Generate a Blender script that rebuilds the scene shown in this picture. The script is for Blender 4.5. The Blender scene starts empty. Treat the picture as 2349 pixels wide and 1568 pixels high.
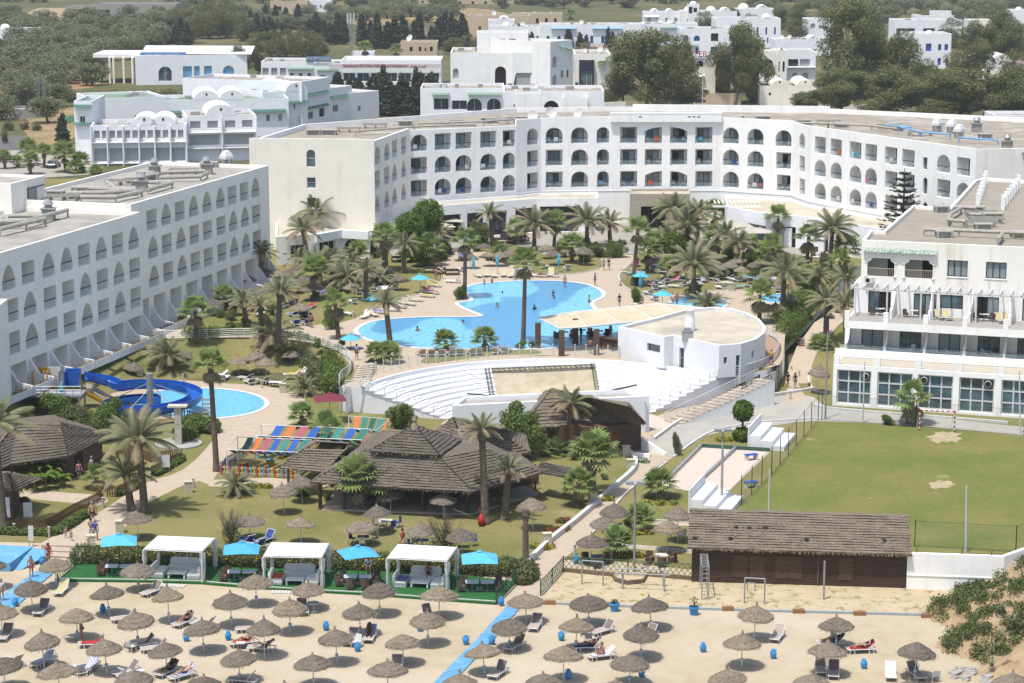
import bpy,math,random
import numpy as np
from mathutils import Vector,Matrix
from mathutils.geometry import tessellate_polygon
R=math.radians;sin=math.sin;cos=math.cos;PI=math.pi
rnd=random.Random(7)
scene=bpy.context.scene;COL=scene.collection
H=49.0;TH=R(11.25);FP=5000.0;ZU=2.5
ct,st=cos(TH),sin(TH)
def ray(x,y):
 u=(x-1174.5)/FP;v=(784-y)/FP
 return Vector((u,ct+v*st,-st+v*ct))
def P(x,y,z=0.0):
 d=ray(x,y);t=(z-H)/d.z
 return Vector((d.x*t,d.y*t,z))
def S(y,z=0.0):return(y+210.6)*ct/(H-z)
def D3(x,y,s):
 d=ray(x,y);t=FP/s
 return Vector((d.x*t,d.y*t,H+d.z*t))
def A(x,y,Y):
 d=ray(x,y);t=Y/d.y
 return Vector((d.x*t,Y,H+d.z*t))
OFF={'a':0,'b':391.5,'c':783,'d':1176.3}
def q(c,x,y):return(587.25*int(c[1])+x/4,OFF[c[0]]+y/4)
def Q(c,x,y,z=0.0):return P(*q(c,x,y),z)
KA=.74
def kk(c):return tuple(x*KA for x in c)if c else c
MATS={}
def nodes(name):
 m=bpy.data.materials.new(name);m.use_nodes=True
 return m,m.node_tree.nodes,m.node_tree.links,m.node_tree.nodes['Principled BSDF']
def noise_tex(N,L,sc,detail=4,rough=.6,stretch=None,obj=False):
 g=N.new('ShaderNodeTexCoord' if obj else 'ShaderNodeNewGeometry')
 mp=N.new('ShaderNodeMapping');L.new(g.outputs['Object' if obj else 'Position'],mp.inputs[0])
 if stretch:mp.inputs['Scale'].default_value=stretch
 n=N.new('ShaderNodeTexNoise');n.inputs['Scale'].default_value=sc;n.inputs['Detail'].default_value=detail;n.inputs['Roughness'].default_value=rough
 L.new(mp.outputs[0],n.inputs['Vector']);return n
def ramp(N,L,src,stops):
 r=N.new('ShaderNodeValToRGB');e=r.color_ramp.elements
 while len(e)<len(stops):e.new(.5)
 for k,(p,c)in enumerate(stops):e[k].position=p;e[k].color=(*c,1)if len(c)==3 else c
 L.new(src,r.inputs[0]);return r
def mixc(N,L,f,a,b,mode='MIX'):
 m=N.new('ShaderNodeMix');m.data_type='RGBA';m.blend_type=mode
 for s,i in((f,0),(a,6),(b,7)):
  if isinstance(s,(int,float)):m.inputs[i].default_value=s
  elif isinstance(s,tuple):m.inputs[i].default_value=(*s,1)
  else:L.new(s,m.inputs[i])
 return m.outputs[2]
def M(name,col,rough=.8,col2=None,sc=1.5,lo=.35,hi=.65,bump=0,bsc=None,metal=0,stretch=None,col3=None,sc3=.15,lo3=.5,hi3=.65,spec=.3,obj=False,emit=0):
 if name in MATS:return MATS[name]
 m,N,L,b=nodes(name)
 if col2 is None:col2=tuple(c*.88 for c in col)
 col,col2,col3=kk(col),kk(col2),kk(col3)
 n=noise_tex(N,L,sc,stretch=stretch,obj=obj)
 c=ramp(N,L,n.outputs[0],[(lo,col2),(hi,col)]).outputs[0]
 if col3:
  n3=noise_tex(N,L,sc3,6,.65,obj=obj);f=ramp(N,L,n3.outputs[0],[(lo3,(0,0,0)),(hi3,(1,1,1))]).outputs[0]
  c=mixc(N,L,f,c,col3)
 L.new(c,b.inputs['Base Color']);b.inputs['Roughness'].default_value=rough;b.inputs['Metallic'].default_value=metal
 b.inputs['Specular IOR Level'].default_value=spec
 if bump:
  nb=noise_tex(N,L,bsc or sc*4,5,.7,stretch=stretch,obj=obj);bm=N.new('ShaderNodeBump');bm.inputs['Strength'].default_value=bump;bm.inputs['Distance'].default_value=.1
  L.new(nb.outputs[0],bm.inputs['Height']);L.new(bm.outputs[0],b.inputs['Normal'])
 if emit:b.inputs['Emission Strength'].default_value=emit;b.inputs['Emission Color'].default_value=(*col,1)
 MATS[name]=m;return m
def LEAF(name,c1,c2,sc=.8,tr=.25,c3=None):
 if name in MATS:return MATS[name]
 m,N,L,b=nodes(name)
 c1,c2,c3=kk(c1),kk(c2),kk(c3)
 n=noise_tex(N,L,sc,5,.7)
 st_=[(.3,c2),(.7,c1)]if not c3 else[(.28,c2),(.55,c1),(.75,c3)]
 c=ramp(N,L,n.outputs[0],st_).outputs[0]
 n2=noise_tex(N,L,9,2);f=ramp(N,L,n2.outputs[0],[(.3,(.8,.8,.8)),(.7,(1.18,1.18,1.15))]).outputs[0]
 c=mixc(N,L,1.0,c,f,'MULTIPLY')
 L.new(c,b.inputs['Base Color']);b.inputs['Roughness'].default_value=.6;b.inputs['Specular IOR Level'].default_value=.25
 t=N.new('ShaderNodeBsdfTranslucent');L.new(c,t.inputs[0]);mx=N.new('ShaderNodeMixShader');mx.inputs[0].default_value=tr
 L.new(b.outputs[0],mx.inputs[1]);L.new(t.outputs[0],mx.inputs[2]);L.new(mx.outputs[0],N['Material Output'].inputs[0])
 MATS[name]=m;return m
def GLASSM(name,col,rough=.08,spec=.8):
 if name in MATS:return MATS[name]
 m,N,L,b=nodes(name)
 n=noise_tex(N,L,.6,2,.5);c=ramp(N,L,n.outputs[0],[(.4,tuple(k*.45 for k in col)),(.62,col)]).outputs[0]
 L.new(c,b.inputs['Base Color']);b.inputs['Roughness'].default_value=rough;b.inputs['Specular IOR Level'].default_value=spec
 MATS[name]=m;return m
def CLEAR(name,col,alpha):
 if name in MATS:return MATS[name]
 m,N,L,b=nodes(name);b.inputs['Base Color'].default_value=(*col,1);b.inputs['Alpha'].default_value=alpha;b.inputs['Roughness'].default_value=.1
 MATS[name]=m;return m
def plaster(name,col,stain,k=.5):
 if name in MATS:return MATS[name]
 m,N,L,b=nodes(name)
 n=noise_tex(N,L,.35,6,.65);s=noise_tex(N,L,1.1,5,.6,stretch=(1,1,.09))
 c=ramp(N,L,n.outputs[0],[(.35,tuple(x*.93 for x in col)),(.6,col)]).outputs[0]
 f=ramp(N,L,s.outputs[0],[(.55,(0,0,0)),(.8,(k,k,k))]).outputs[0]
 c=mixc(N,L,f,c,stain);L.new(c,b.inputs['Base Color']);b.inputs['Roughness'].default_value=.85;b.inputs['Specular IOR Level'].default_value=.15
 nb=noise_tex(N,L,2.2,4,.6);bm=N.new('ShaderNodeBump');bm.inputs['Strength'].default_value=.12;bm.inputs['Distance'].default_value=.08
 L.new(nb.outputs[0],bm.inputs['Height']);L.new(bm.outputs[0],b.inputs['Normal'])
 MATS[name]=m;return m
WHITE=plaster('white_plaster',(.85,.845,.82),(.55,.50,.42),.45)
CREAM=plaster('cream_plaster',(.80,.765,.68),(.62,.53,.40),.5)
WARM=plaster('warm_white_plaster',(.84,.815,.75),(.5,.42,.3),.6)
OCHRE=plaster('ochre_plaster',(.52,.42,.30),(.35,.28,.2),.6)
BRIGHT=plaster('bright_white_paint',(.68,.685,.70),(.54,.52,.49),.45)
BLUEW=plaster('cool_white_paint',(.81,.815,.83),(.6,.62,.66),.3)
SHADEIN=M('balcony_back_wall',(1,.98,.93),.9,(.93,.90,.84),.5)
ROOFF=M('flat_roof_felt',(.40,.355,.29),.95,(.31,.27,.22),.5,bump=.2,col3=(.48,.45,.40),sc3=.25)
ROOFG=M('grey_roof_felt',(.45,.43,.39),.95,(.36,.34,.30),.4,bump=.15,col3=(.30,.28,.25),sc3=.3)
ROOFC=M('pale_roof_screed',(.62,.56,.45),.95,(.52,.46,.36),.35,bump=.15,col3=(.42,.38,.31),sc3=.2)
GREENROOF=M('green_felt',(.24,.33,.23),.9,(.19,.27,.19),.6)
TILE=M('green_glazed_tile',(.08,.22,.17),.4,(.05,.14,.11),6)
DGLASS=GLASSM('dark_window_glass',(.035,.06,.075))
TGLASS=GLASSM('teal_window_glass',(.10,.16,.18))
CURT=M('pale_curtain_behind_glass',(.36,.42,.44),.5,(.24,.29,.31),3,stretch=(6,6,.2),spec=.6)
DARKIN=M('dark_interior',(.018,.017,.017),.9)
FRAME=M('dark_door_frame',(.03,.045,.055),.4)
CLRG=CLEAR('clear_railing_glass',(.45,.6,.65),.12)
RAILD=M('dark_handrail',(.04,.05,.055),.4)
WHITEM=M('white_painted_metal',(.78,.78,.78),.45)
GREYM=M('galvanised_metal',(.42,.43,.44),.45,metal=.3)
PIPE=M('cream_duct',(.50,.48,.42),.5,(.40,.38,.33),2)
BLUEP=M('blue_door_paint',(.03,.13,.45),.5)
LBLUEP=M('pale_blue_paint',(.25,.52,.80),.6,(.20,.44,.72),2)
CONC=M('concrete',(.45,.44,.41),.9,(.36,.35,.32),1.2,bump=.2)
def objs():return COL.objects
def link(name,me,parent=None,mats=(),loc=None):
 o=bpy.data.objects.new(name,me);COL.objects.link(o)
 if me is not None:
  for m in mats:
   if m is not None:me.materials.append(m)
 if parent is not None:o.parent=parent
 if loc is not None:o.location=loc
 return o
def tag(o,label=None,cat=None,group=None,kind=None):
 if label:o['label']=label
 if cat:o['category']=cat
 if group:o['group']=group
 if kind:o['kind']=kind
 return o
def thing(name,label,cat,loc=(0,0,0),rz=0,group=None,scale=None):
 o=link(name,None,loc=loc);o.rotation_euler=(0,0,rz)
 if scale:o.scale=(scale,)*3
 return tag(o,label,cat,group)
def dup(root,loc=None,rz=None,label=None,group=None,scale=None,swap=None,rot=None):
 r=root.copy();COL.objects.link(r)
 if loc is not None:r.location=loc
 if rz is not None:r.rotation_euler=(0,0,rz)
 if rot is not None:r.rotation_euler=rot
 if scale is not None:r.scale=(scale,)*3 if isinstance(scale,(int,float))else scale
 if label:r['label']=label
 if group:r['group']=group
 for ch in list(root.children):
  c=ch.copy();COL.objects.link(c);c.parent=r
  if swap and ch.name.split('.')[0]in swap:setmat(c,swap[ch.name.split('.')[0]])
  for g in list(ch.children):
   d=g.copy();COL.objects.link(d);d.parent=c
 return r
def setmat(o,m,i=0):
 if not m:return
 o.material_slots[i].link='OBJECT';o.material_slots[i].material=m
class MB:
 def __init__(s,*mats):s.v=[];s.f=[];s.mi=[];s.mats=list(mats);s.k=0;s.smooth=False
 def m(s,mat):
  if mat not in s.mats:s.mats.append(mat)
  s.k=s.mats.index(mat);return s
 def add(s,vs,fs):
  n=len(s.v);s.v+=[tuple(a)for a in vs]
  for f in fs:s.f.append(tuple(n+i for i in f));s.mi.append(s.k)
  return s
 def poly(s,pts):return s.add(pts,[tuple(range(len(pts)))])
 def box(s,lo,hi,T=None):
  x0,y0,z0=lo;x1,y1,z1=hi
  v=[Vector(p)for p in((x0,y0,z0),(x1,y0,z0),(x1,y1,z0),(x0,y1,z0),(x0,y0,z1),(x1,y0,z1),(x1,y1,z1),(x0,y1,z1))]
  if T is not None:v=[T@p for p in v]
  return s.add(v,[(0,3,2,1),(4,5,6,7),(0,1,5,4),(1,2,6,5),(2,3,7,6),(3,0,4,7)])
 def cbox(s,c,d,rz=0,T=None):
  t=Matrix.Translation(c)@Matrix.Rotation(rz,4,'Z')
  if T is not None:t=T@t
  return s.box((-d[0]/2,-d[1]/2,-d[2]/2),(d[0]/2,d[1]/2,d[2]/2),t)
 def prism(s,pts,z0,z1,bottom=False):
  n=len(pts);v=[(p[0],p[1],z0)for p in pts]+[(p[0],p[1],z1)for p in pts]
  f=[(i,(i+1)%n,n+(i+1)%n,n+i)for i in range(n)]+[tuple(range(n,2*n))]
  if bottom:f.append(tuple(range(n-1,-1,-1)))
  return s.add(v,f)
 def tube(s,pts,r,n=6,cap=True):
  pts=[Vector(p)for p in pts];rs=r if isinstance(r,(list,tuple))else[r]*len(pts)
  v=[];f=[];N=len(pts)
  for i,p in enumerate(pts):
   d=(pts[min(i+1,N-1)]-pts[max(i-1,0)]);d=d.normalized()if d.length>1e-9 else Vector((0,0,1))
   a=d.cross(Vector((0,0,1))if abs(d.z)<.9 else Vector((1,0,0))).normalized();b=d.cross(a)
   v+=[p+(a*cos(2*PI*k/n)+b*sin(2*PI*k/n))*rs[i]for k in range(n)]
  for i in range(N-1):
   for k in range(n):f.append((i*n+k,i*n+(k+1)%n,(i+1)*n+(k+1)%n,(i+1)*n+k))
  if cap:f.append(tuple(range(n-1,-1,-1)));f.append(tuple((N-1)*n+k for k in range(n)))
  return s.add(v,f)
 def lathe(s,prof,n=20,c=(0,0,0),a0=0,a1=2*PI,T=None,jit=None):
  v=[];f=[];full=abs(a1-a0-2*PI)<1e-6;m=n if full else n+1
  for i,(r,z)in enumerate(prof):
   for k in range(m):
    a=a0+(a1-a0)*k/n;rr,zz=(r,z)if not jit else jit(i,k,r,z)
    p=Vector((c[0]+rr*cos(a),c[1]+rr*sin(a),c[2]+zz));v.append(T@p if T is not None else p)
  for i in range(len(prof)-1):
   for k in range(n):f.append((i*m+k,i*m+(k+1)%m,(i+1)*m+(k+1)%m,(i+1)*m+k))
  return s.add(v,f)
 def build(s,name,parent=None,smooth=False,loc=None):
  me=bpy.data.meshes.new(name);me.from_pydata(s.v,[],s.f)
  if len(s.mats)>1:me.polygons.foreach_set('material_index',s.mi)
  if smooth or s.smooth:me.polygons.foreach_set('use_smooth',[True]*len(s.f))
  me.update();return link(name,me,parent,s.mats,loc)
def npmesh(name,V,k,mats,parent=None,mi=None,smooth=False,loc=None):
 """V: (n*k,3) array, each k vertices one face"""
 V=np.asarray(V,dtype=np.float32).reshape(-1,3);n=len(V)//k
 me=bpy.data.meshes.new(name);me.vertices.add(len(V));me.vertices.foreach_set('co',V.ravel())
 me.loops.add(n*k);me.loops.foreach_set('vertex_index',np.arange(n*k,dtype=np.int32))
 me.polygons.add(n);me.polygons.foreach_set('loop_start',np.arange(0,n*k,k,dtype=np.int32))
 if mi is not None:me.polygons.foreach_set('material_index',np.asarray(mi,dtype=np.int32))
 me.update();return link(name,me,parent,mats,loc)
class Wall:
 """a vertical wall plane, p0 left and p1 right seen from outside"""
 def __init__(s,p0,p1,z0,z1):
  s.a=Vector((p0[0],p0[1],0));b=Vector((p1[0],p1[1],0));s.L=(b-s.a).length;s.e=(b-s.a)/s.L
  s.inn=Vector((-s.e.y,s.e.x,0));s.z0=z0;s.z1=z1
 def w(s,u,z,d=0):return s.a+s.e*u+s.inn*d+Vector((0,0,z))
 def T(s):return Matrix(((s.e.x,s.inn.x,0,s.a.x),(s.e.y,s.inn.y,0,s.a.y),(0,0,1,0),(0,0,0,1)))
def hole_pts(h):
 """h=(kind,u0,u1,z0,z1): r rectangle, a round arch, p pointed arch, s shallow arch"""
 k,u0,u1,z0,z1=h[:5];w=(u1-u0)/2;c=(u0+u1)/2
 if k=='r':return[(u0,z0),(u1,z0),(u1,z1),(u0,z1)]
 rise={'a':w*.95,'p':w*1.3,'s':w*.35,'l':w*.5,'o':w*.5}[k];zs=z1-rise;pts=[(u0,z0),(u1,z0)]
 if k=='l':pts+=[(u1,z1)]+[(u1-2*w*t,z1-rise*t*t)for t in(.25,.5,.75,1)];return pts
 if k=='o':pts+=[(u1-2*w*t,z1-rise*(1-t)**2)for t in(0,.25,.5,.75,1)];return pts
 for i in range(9):
  t=PI*i/8
  if k=='p':
   x=cos(t);pts.append((c+w*x,zs+rise*(1-abs(x)**2.1)))
  else:pts.append((c+w*cos(t),zs+rise*sin(t)))
 return pts
def wallmesh(mb,W,holes,depth,mat,rmat=None):
 outer=[(0,W.z0),(W.L,W.z0),(W.L,W.z1),(0,W.z1)]
 mb.m(mat);loops=[outer]+[hole_pts(h)for h in holes]
 if not holes:mb.poly([W.w(*p)for p in outer]);return
 flat=[p for l in loops for p in l]
 tr=tessellate_polygon([[Vector((p[0],p[1],0))for p in l]for l in loops])
 vs=[W.w(*p)for p in flat];fs=[]
 for t in tr:
  a,b,c=[flat[i]for i in t]
  ar=(b[0]-a[0])*(c[1]-a[1])-(c[0]-a[0])*(b[1]-a[1])
  fs.append(tuple(t)if ar>0 else(t[0],t[2],t[1]))
 mb.add(vs,fs)
 mb.m(rmat or mat)
 for l in loops[1:]:
  n=len(l)
  for i in range(n):
   a,b=l[i],l[(i+1)%n]
   mb.poly([W.w(*a),W.w(*a,depth),W.w(*b,depth),W.w(*b)])
def inset(fp,d):
 n=len(fp);out=[]
 for i in range(n):
  p0,p1,p2=[Vector((fp[(i+k)%n][0],fp[(i+k)%n][1]))for k in(-1,0,1)]
  e1=(p1-p0).normalized();e2=(p2-p1).normalized();n1=Vector((-e1.y,e1.x));n2=Vector((-e2.y,e2.x))
  m=(n1+n2);m=m/max(m.dot(n1),.3)if m.length>1e-6 else n1
  out.append((p1.x+m.x*d,p1.y+m.y*d))
 return out
def shell(fp,z0,z1,holes={},parent=None,mat=None,roof=None,ph=.5,pt=.25,depth=.25,rmat=None,name='wall',mats={}):
 mat=mat or WHITE;mb=MB(mat);n=len(fp);Ws=[]
 for i in range(n):
  W=Wall(fp[i],fp[(i+1)%n],z0,z1);Ws.append(W)
  hs=holes.get(i,[]);dd=depth
  wallmesh(mb,W,hs,dd,mats.get(i,mat),rmat)
 ins=inset(fp,pt);mb.m(mat)
 for i in range(n):
  j=(i+1)%n
  mb.poly([(*fp[i][:2],z1),(*fp[j][:2],z1),(*ins[j],z1),(*ins[i],z1)])
  mb.poly([(*ins[i],z1),(*ins[j],z1),(*ins[j],z1-ph),(*ins[i],z1-ph)])
 o=mb.build(name,parent)
 r=MB(roof or ROOFF);r.poly([(*p,z1-ph+.002)for p in ins]);r.build('roof',parent)
 return Ws
def pane(W,h,depth,parent,mat=None,fr=None,nu=2,nv=1,t=.05,name='window',sill=None,back=None):
 """glazing filling hole h at depth; mullion bars"""
 mb=MB(mat or DGLASS);pts=hole_pts(h);mb.poly([W.w(*p,depth-.01)for p in pts])
 if fr:
  mb.m(fr);k,u0,u1,z0,z1=h[:5];T=W.T()
  for i in range(nu+1):
   u=u0+(u1-u0)*i/nu;zz=z1 if h[0]=='r' else z1-(u1-u0)*.3
   if h[0]!='r' and 0<i<nu:zz=z1-.05
   u=min(max(u,u0+t/2),u1-t/2);mb.box((u-t/2,depth-.07,z0),(u+t/2,depth-.02,zz),T)
  for j in range(nv+1):
   z=z0+(z1-z0)*j/nv;z=min(max(z,z0+t/2),z1-t/2)
   if h[0]!='r' and j==nv:continue
   mb.box((u0,depth-.072,z-t/2),(u1,depth-.022,z+t/2),T)
 if sill:mb.m(sill);mb.box((h[1]-.08,-.06,h[3]-.09),(h[2]+.08,.1,h[3]-.003),W.T())
 return mb.build(name,parent)
LM=[];AUTO=[]
def mark(name,p):LM.append((name,Vector((p[0],p[1],0))))
def auto(o,desc):AUTO.append((o,desc));return o
ORD=['','second ','third ','fourth ','fifth ','sixth ','seventh ','eighth ','ninth ','tenth ','eleventh ','twelfth ','thirteenth ','fourteenth ','fifteenth ','sixteenth ','seventeenth ','eighteenth ','nineteenth ','twentieth ']
def finish_labels():
 by={}
 for o,d in AUTO:
  p=Vector((o.location.x,o.location.y,0));l=min(LM,key=lambda m:(m[1]-p).length)
  by.setdefault((d,l[0]),[]).append(((l[1]-p).length,o))
 for(d,l),v in by.items():
  v.sort(key=lambda t:t[0])
  for i,(_,o)in enumerate(v):
   if len(v)==1:o['label']=f"{d} near {l}"
   else:o['label']=f"{d}, {ORD[min(i,19)]}closest to {l}"
def grassmat(name,g1,g2,dry,bare=None,sc=.12,lo=.37,hi=.58,blo=.60,bhi=.66):
 m,N,L,b=nodes(name)
 g1,g2,dry,bare=kk(g1),kk(g2),kk(dry),kk(bare)
 n=noise_tex(N,L,sc,6,.62);f=noise_tex(N,L,2.5,6,.75,stretch=(1,.55,1));
 c=ramp(N,L,n.outputs[0],[(lo,g1),(hi,dry)]).outputs[0]
 c2=ramp(N,L,f.outputs[0],[(.38,g2),(.66,dry)]).outputs[0]
 c=mixc(N,L,.45,c,c2)
 fine=noise_tex(N,L,14,4,.8);ff=ramp(N,L,fine.outputs[0],[(.3,(.66,.66,.66)),(.7,(1.25,1.25,1.25))]).outputs[0]
 c=mixc(N,L,1.0,c,ff,'MULTIPLY')
 if bare:
  n3=noise_tex(N,L,.09,7,.7);fb=ramp(N,L,n3.outputs[0],[(blo,(0,0,0)),(bhi,(1,1,1))]).outputs[0];c=mixc(N,L,fb,c,bare)
 L.new(c,b.inputs['Base Color']);b.inputs['Roughness'].default_value=.95;b.inputs['Specular IOR Level'].default_value=.05
 bm=N.new('ShaderNodeBump');bm.inputs['Strength'].default_value=.5;bm.inputs['Distance'].default_value=.06
 L.new(fine.outputs[0],bm.inputs['Height']);L.new(bm.outputs[0],b.inputs['Normal']);MATS[name]=m;return m
LAWN=grassmat('garden_lawn',(.155,.18,.05),(.20,.205,.07),(.31,.265,.12),(.40,.32,.19),blo=.62,bhi=.72)
PITCH=grassmat('pitch_grass',(.12,.18,.035),(.155,.19,.05),(.27,.24,.09),(.40,.32,.19),sc=.16,lo=.36,hi=.66,blo=.70,bhi=.78)
SAND=M('beach_sand',(.53,.445,.31),.98,(.46,.38,.25),.7,.34,.62,bump=.6,bsc=3.5,col3=(.575,.495,.375),sc3=.07,lo3=.4,hi3=.6,spec=.05)
SOIL=M('dry_scrub_soil',(.27,.205,.12),.98,(.17,.15,.075),.05,.3,.7,bump=.3,bsc=1,col3=(.12,.125,.06),sc3=.02,lo3=.36,hi3=.52,spec=.05)
PAVE=M('beige_paving',(.60,.50,.38),.9,(.52,.43,.325),1.2,.3,.7,bump=.15,bsc=9,col3=(.55,.46,.35),sc3=.12,spec=.1)
def tilejoints(m,sc,k=.75):
 N=m.node_tree.nodes;L=m.node_tree.links;b=N['Principled BSDF'];src=b.inputs['Base Color'].links[0].from_socket
 g=N.new('ShaderNodeNewGeometry');br=N.new('ShaderNodeTexBrick');br.inputs['Scale'].default_value=sc;br.inputs['Mortar Size'].default_value=.03
 br.inputs['Color1'].default_value=(1,1,1,1);br.inputs['Color2'].default_value=(.93,.93,.93,1);br.inputs['Mortar'].default_value=(k,k,k,1)
 L.new(g.outputs['Position'],br.inputs['Vector']);c=mixc(N,L,1.0,src,br.outputs[0],'MULTIPLY');L.new(c,b.inputs['Base Color'])
tilejoints(PAVE,1.2,.85)
TERR=M('grey_terrace_paving',(.44,.41,.37),.9,(.38,.355,.32),.6,bump=.1);tilejoints(TERR,1.0,.85)
ROADM=M('pale_concrete_road',(.50,.48,.43),.9,(.44,.42,.38),.5,bump=.15,col3=(.40,.385,.35),sc3=.2);tilejoints(ROADM,2.5,.9)
ASPH=M('asphalt',(.16,.155,.15),.95,(.12,.118,.115),.4)
COURT=M('petanque_gravel',(.66,.57,.49),.98,(.60,.51,.43),3,bump=.2,bsc=12)
KERB=M('white_kerb_paint',(.74,.74,.72),.8,(.6,.59,.56),2)
CARPET=M('artificial_green_carpet',(.025,.15,.035),.95,(.018,.11,.025),2,bump=.3,bsc=14)
TURQ=M('pool_rim_tiles',(.76,.76,.75),.5,(.66,.67,.68),3)
def watermat(name,c1,c2,c3):
 m,N,L,b=nodes(name)
 c1,c2,c3=kk(c1),kk(c2),kk(c3)
 big=noise_tex(N,L,.11,2,.4,stretch=(1,.45,1));rip=noise_tex(N,L,2.3,4,.7,stretch=(1,.6,1))
 c=ramp(N,L,rip.outputs[0],[(.38,c2),(.6,c1)]).outputs[0]
 f=ramp(N,L,big.outputs[0],[(.545,(0,0,0)),(.57,(.75,.75,.75))]).outputs[0];c=mixc(N,L,f,c,c3)
 L.new(c,b.inputs['Base Color']);b.inputs['Roughness'].default_value=.22;b.inputs['Specular IOR Level'].default_value=.3
 bm=N.new('ShaderNodeBump');bm.inputs['Strength'].default_value=.25;bm.inputs['Distance'].default_value=.1
 r2=noise_tex(N,L,2.6,3,.6);L.new(r2.outputs[0],bm.inputs['Height']);L.new(bm.outputs[0],b.inputs['Normal']);MATS[name]=m;return m
WATER=watermat('pool_water',(.26,.66,.86),(.13,.50,.80),(.06,.28,.56))
WATER2=watermat('slide_pool_water',(.22,.62,.86),(.14,.52,.80),(.15,.53,.80))
def sheet(name,pts,z,mat,zb=None,kind='structure'):
 w=[P(*p,z)for p in pts];mb=MB(mat)
 ar=sum(w[i].x*w[(i+1)%len(w)].y-w[(i+1)%len(w)].x*w[i].y for i in range(len(w)))
 if ar<0:w=w[::-1]
 if zb is None:
  tr=tessellate_polygon([[Vector((p.x,p.y,0))for p in w]]);fs=[]
  for t in tr:
   a,b,c=[w[i]for i in t];fs.append(tuple(t)if(b-a).cross(c-a).z>0 else(t[0],t[2],t[1]))
  mb.add(w,fs)
 else:
  n=len(w);tr=tessellate_polygon([[Vector((p.x,p.y,0))for p in w]]);fs=[]
  for t in tr:
   a,b,c=[w[i]for i in t];fs.append(tuple(t)if(b-a).cross(c-a).z>0 else(t[0],t[2],t[1]))
  mb.add(w,fs);
  for i in range(n):
   a,b=w[i],w[(i+1)%n];mb.poly([(a.x,a.y,zb),(b.x,b.y,zb),b,a])
 o=mb.build(name);o['kind']=kind;return o
def smooth(pts,n=6,closed=True):
 out=[];N=len(pts)
 for i in range(N if closed else N-1):
  g=lambda k:Vector(pts[(i+k)%N])if closed else Vector(pts[min(max(i+k,0),N-1)])
  p0,p1,p2,p3=g(-1),g(0),g(1),g(2)
  for j in range(n):
   t=j/n;out.append(tuple(.5*((2*p1)+(p2-p0)*t+(2*p0-5*p1+4*p2-p3)*t*t+(3*p1-p0-3*p2+p3)*t**3)))
 if not closed:out.append(tuple(pts[-1]))
 return out
def ground():
 xs=[-2600,-1500,-900,-600,-400]+list(range(-300,301,50))+[400,600,900,1500,2600];ys=[60,140,200,260,340,400,460,520,600,700,820,960,1100,1300,1600,2000,2600,3400,4600]
 v=[];f=[]
 for j,y in enumerate(ys):
  for x in xs:
   z=0
   if y>1150:z=(y-1150)*.035*(1+.35*sin(x*.002+1)+.2*sin(x*.0051+y*.002))
   if y>2500:z+=(y-2500)*.05
   v.append((x,y,z))
 n=len(xs)
 for j in range(len(ys)-1):
  for i in range(n-1):f.append((j*n+i,j*n+i+1,(j+1)*n+i+1,(j+1)*n+i))
 mb=MB(SOIL);mb.add(v,f);o=mb.build('ground');o['kind']='structure'
ground()
sheet('beach',[(-900,1232),(200,1240),(1290,1285),(1590,1290),(3300,1330),(3600,1900),(1200,1900),(-1400,1900)],.006,SAND)
sheet('garden_lawn',[(-500,965),(300,880),(760,870),(1300,900),(1760,905),(1870,780),(1960,700),(2100,720),(2700,900),(3300,1000),(3400,1290),(2095,1268),(1590,1308),(1430,1290),(1290,1280),(1205,1306),(620,1268),(200,1252),(70,1245),(-500,1235)],.014,LAWN)
UP=[(-700,905),(0,905),(100,856),(335,778),(560,773),(690,785),(760,800),(803,832),(800,862),(792,895),(850,868),(960,842),(1240,819),(1480,838),(1660,862),(1760,850),(1800,810),(1800,760),(1905,655),(1990,600),(2500,600),(3200,700)]
Z0=P(1600,470,ZU).y+14
def upper():
 w=[P(*p,ZU)for p in UP];w+=[Vector((170,Z0+20,ZU)),Vector((-150,Z0+20,ZU))]
 mb=MB(LAWN,WHITE);tr=tessellate_polygon([[Vector((p.x,p.y,0))for p in w]]);fs=[]
 for t in tr:
  a,b,c=[w[i]for i in t];fs.append(tuple(t)if(b-a).cross(c-a).z>0 else(t[0],t[2],t[1]))
 mb.add(w,fs);mb.m(WHITE);n=len(w)
 for i in range(n):
  a,b=w[i],w[(i+1)%n];mb.poly([(a.x,a.y,0),(b.x,b.y,0),b,a])
 o=mb.build('raised_terrace');o['kind']='structure'
 top=[P(*p,ZU+.003)for p in UP[:10]];bot=[P(*p,.016)for p in[(-700,1010),(0,1010),(150,930),(330,885),(520,858),(640,856),(725,866),(765,885),(778,905),(783,925)]]
 mb=MB(LAWN);K=6
 for i in range(len(top)-1):
  for k in range(K):
   a,b=[top[i].lerp(bot[i],t/K)for t in(k,k+1)];c,d=[top[i+1].lerp(bot[i+1],t/K)for t in(k,k+1)]
   mb.poly([a,b,d,c])
 o=mb.build('garden_slope');o['kind']='structure'
upper()
sheet('pool_deck',smooth([(335,776),(345,757),(560,757),(700,748),(790,738),(850,716),(985,662),(1012,640),(1000,610),(965,580),(1010,560),(1100,575),(1200,600),(1260,628),(1330,622),(1378,608),(1382,590),(1450,585),(1455,600),(1420,635),(1440,665),(1500,682),(1640,668),(1720,668),(1790,700),(1798,800),(1755,846),(1480,832),(1240,815),(960,840),(880,856),(830,860),(802,836),(770,802),(690,782),(560,775)],3),ZU+.012,PAVE)
sheet('hotel_terrace',[(780,570),(850,545),(905,590),(990,592),(1090,560),(1180,562),(1250,585),(1380,587),(1450,583),(1640,575),(1800,580),(1920,600),(1990,560),(1860,520),(1640,490),(1360,482),(1000,490),(860,500)],ZU+.022,TERR)
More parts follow.
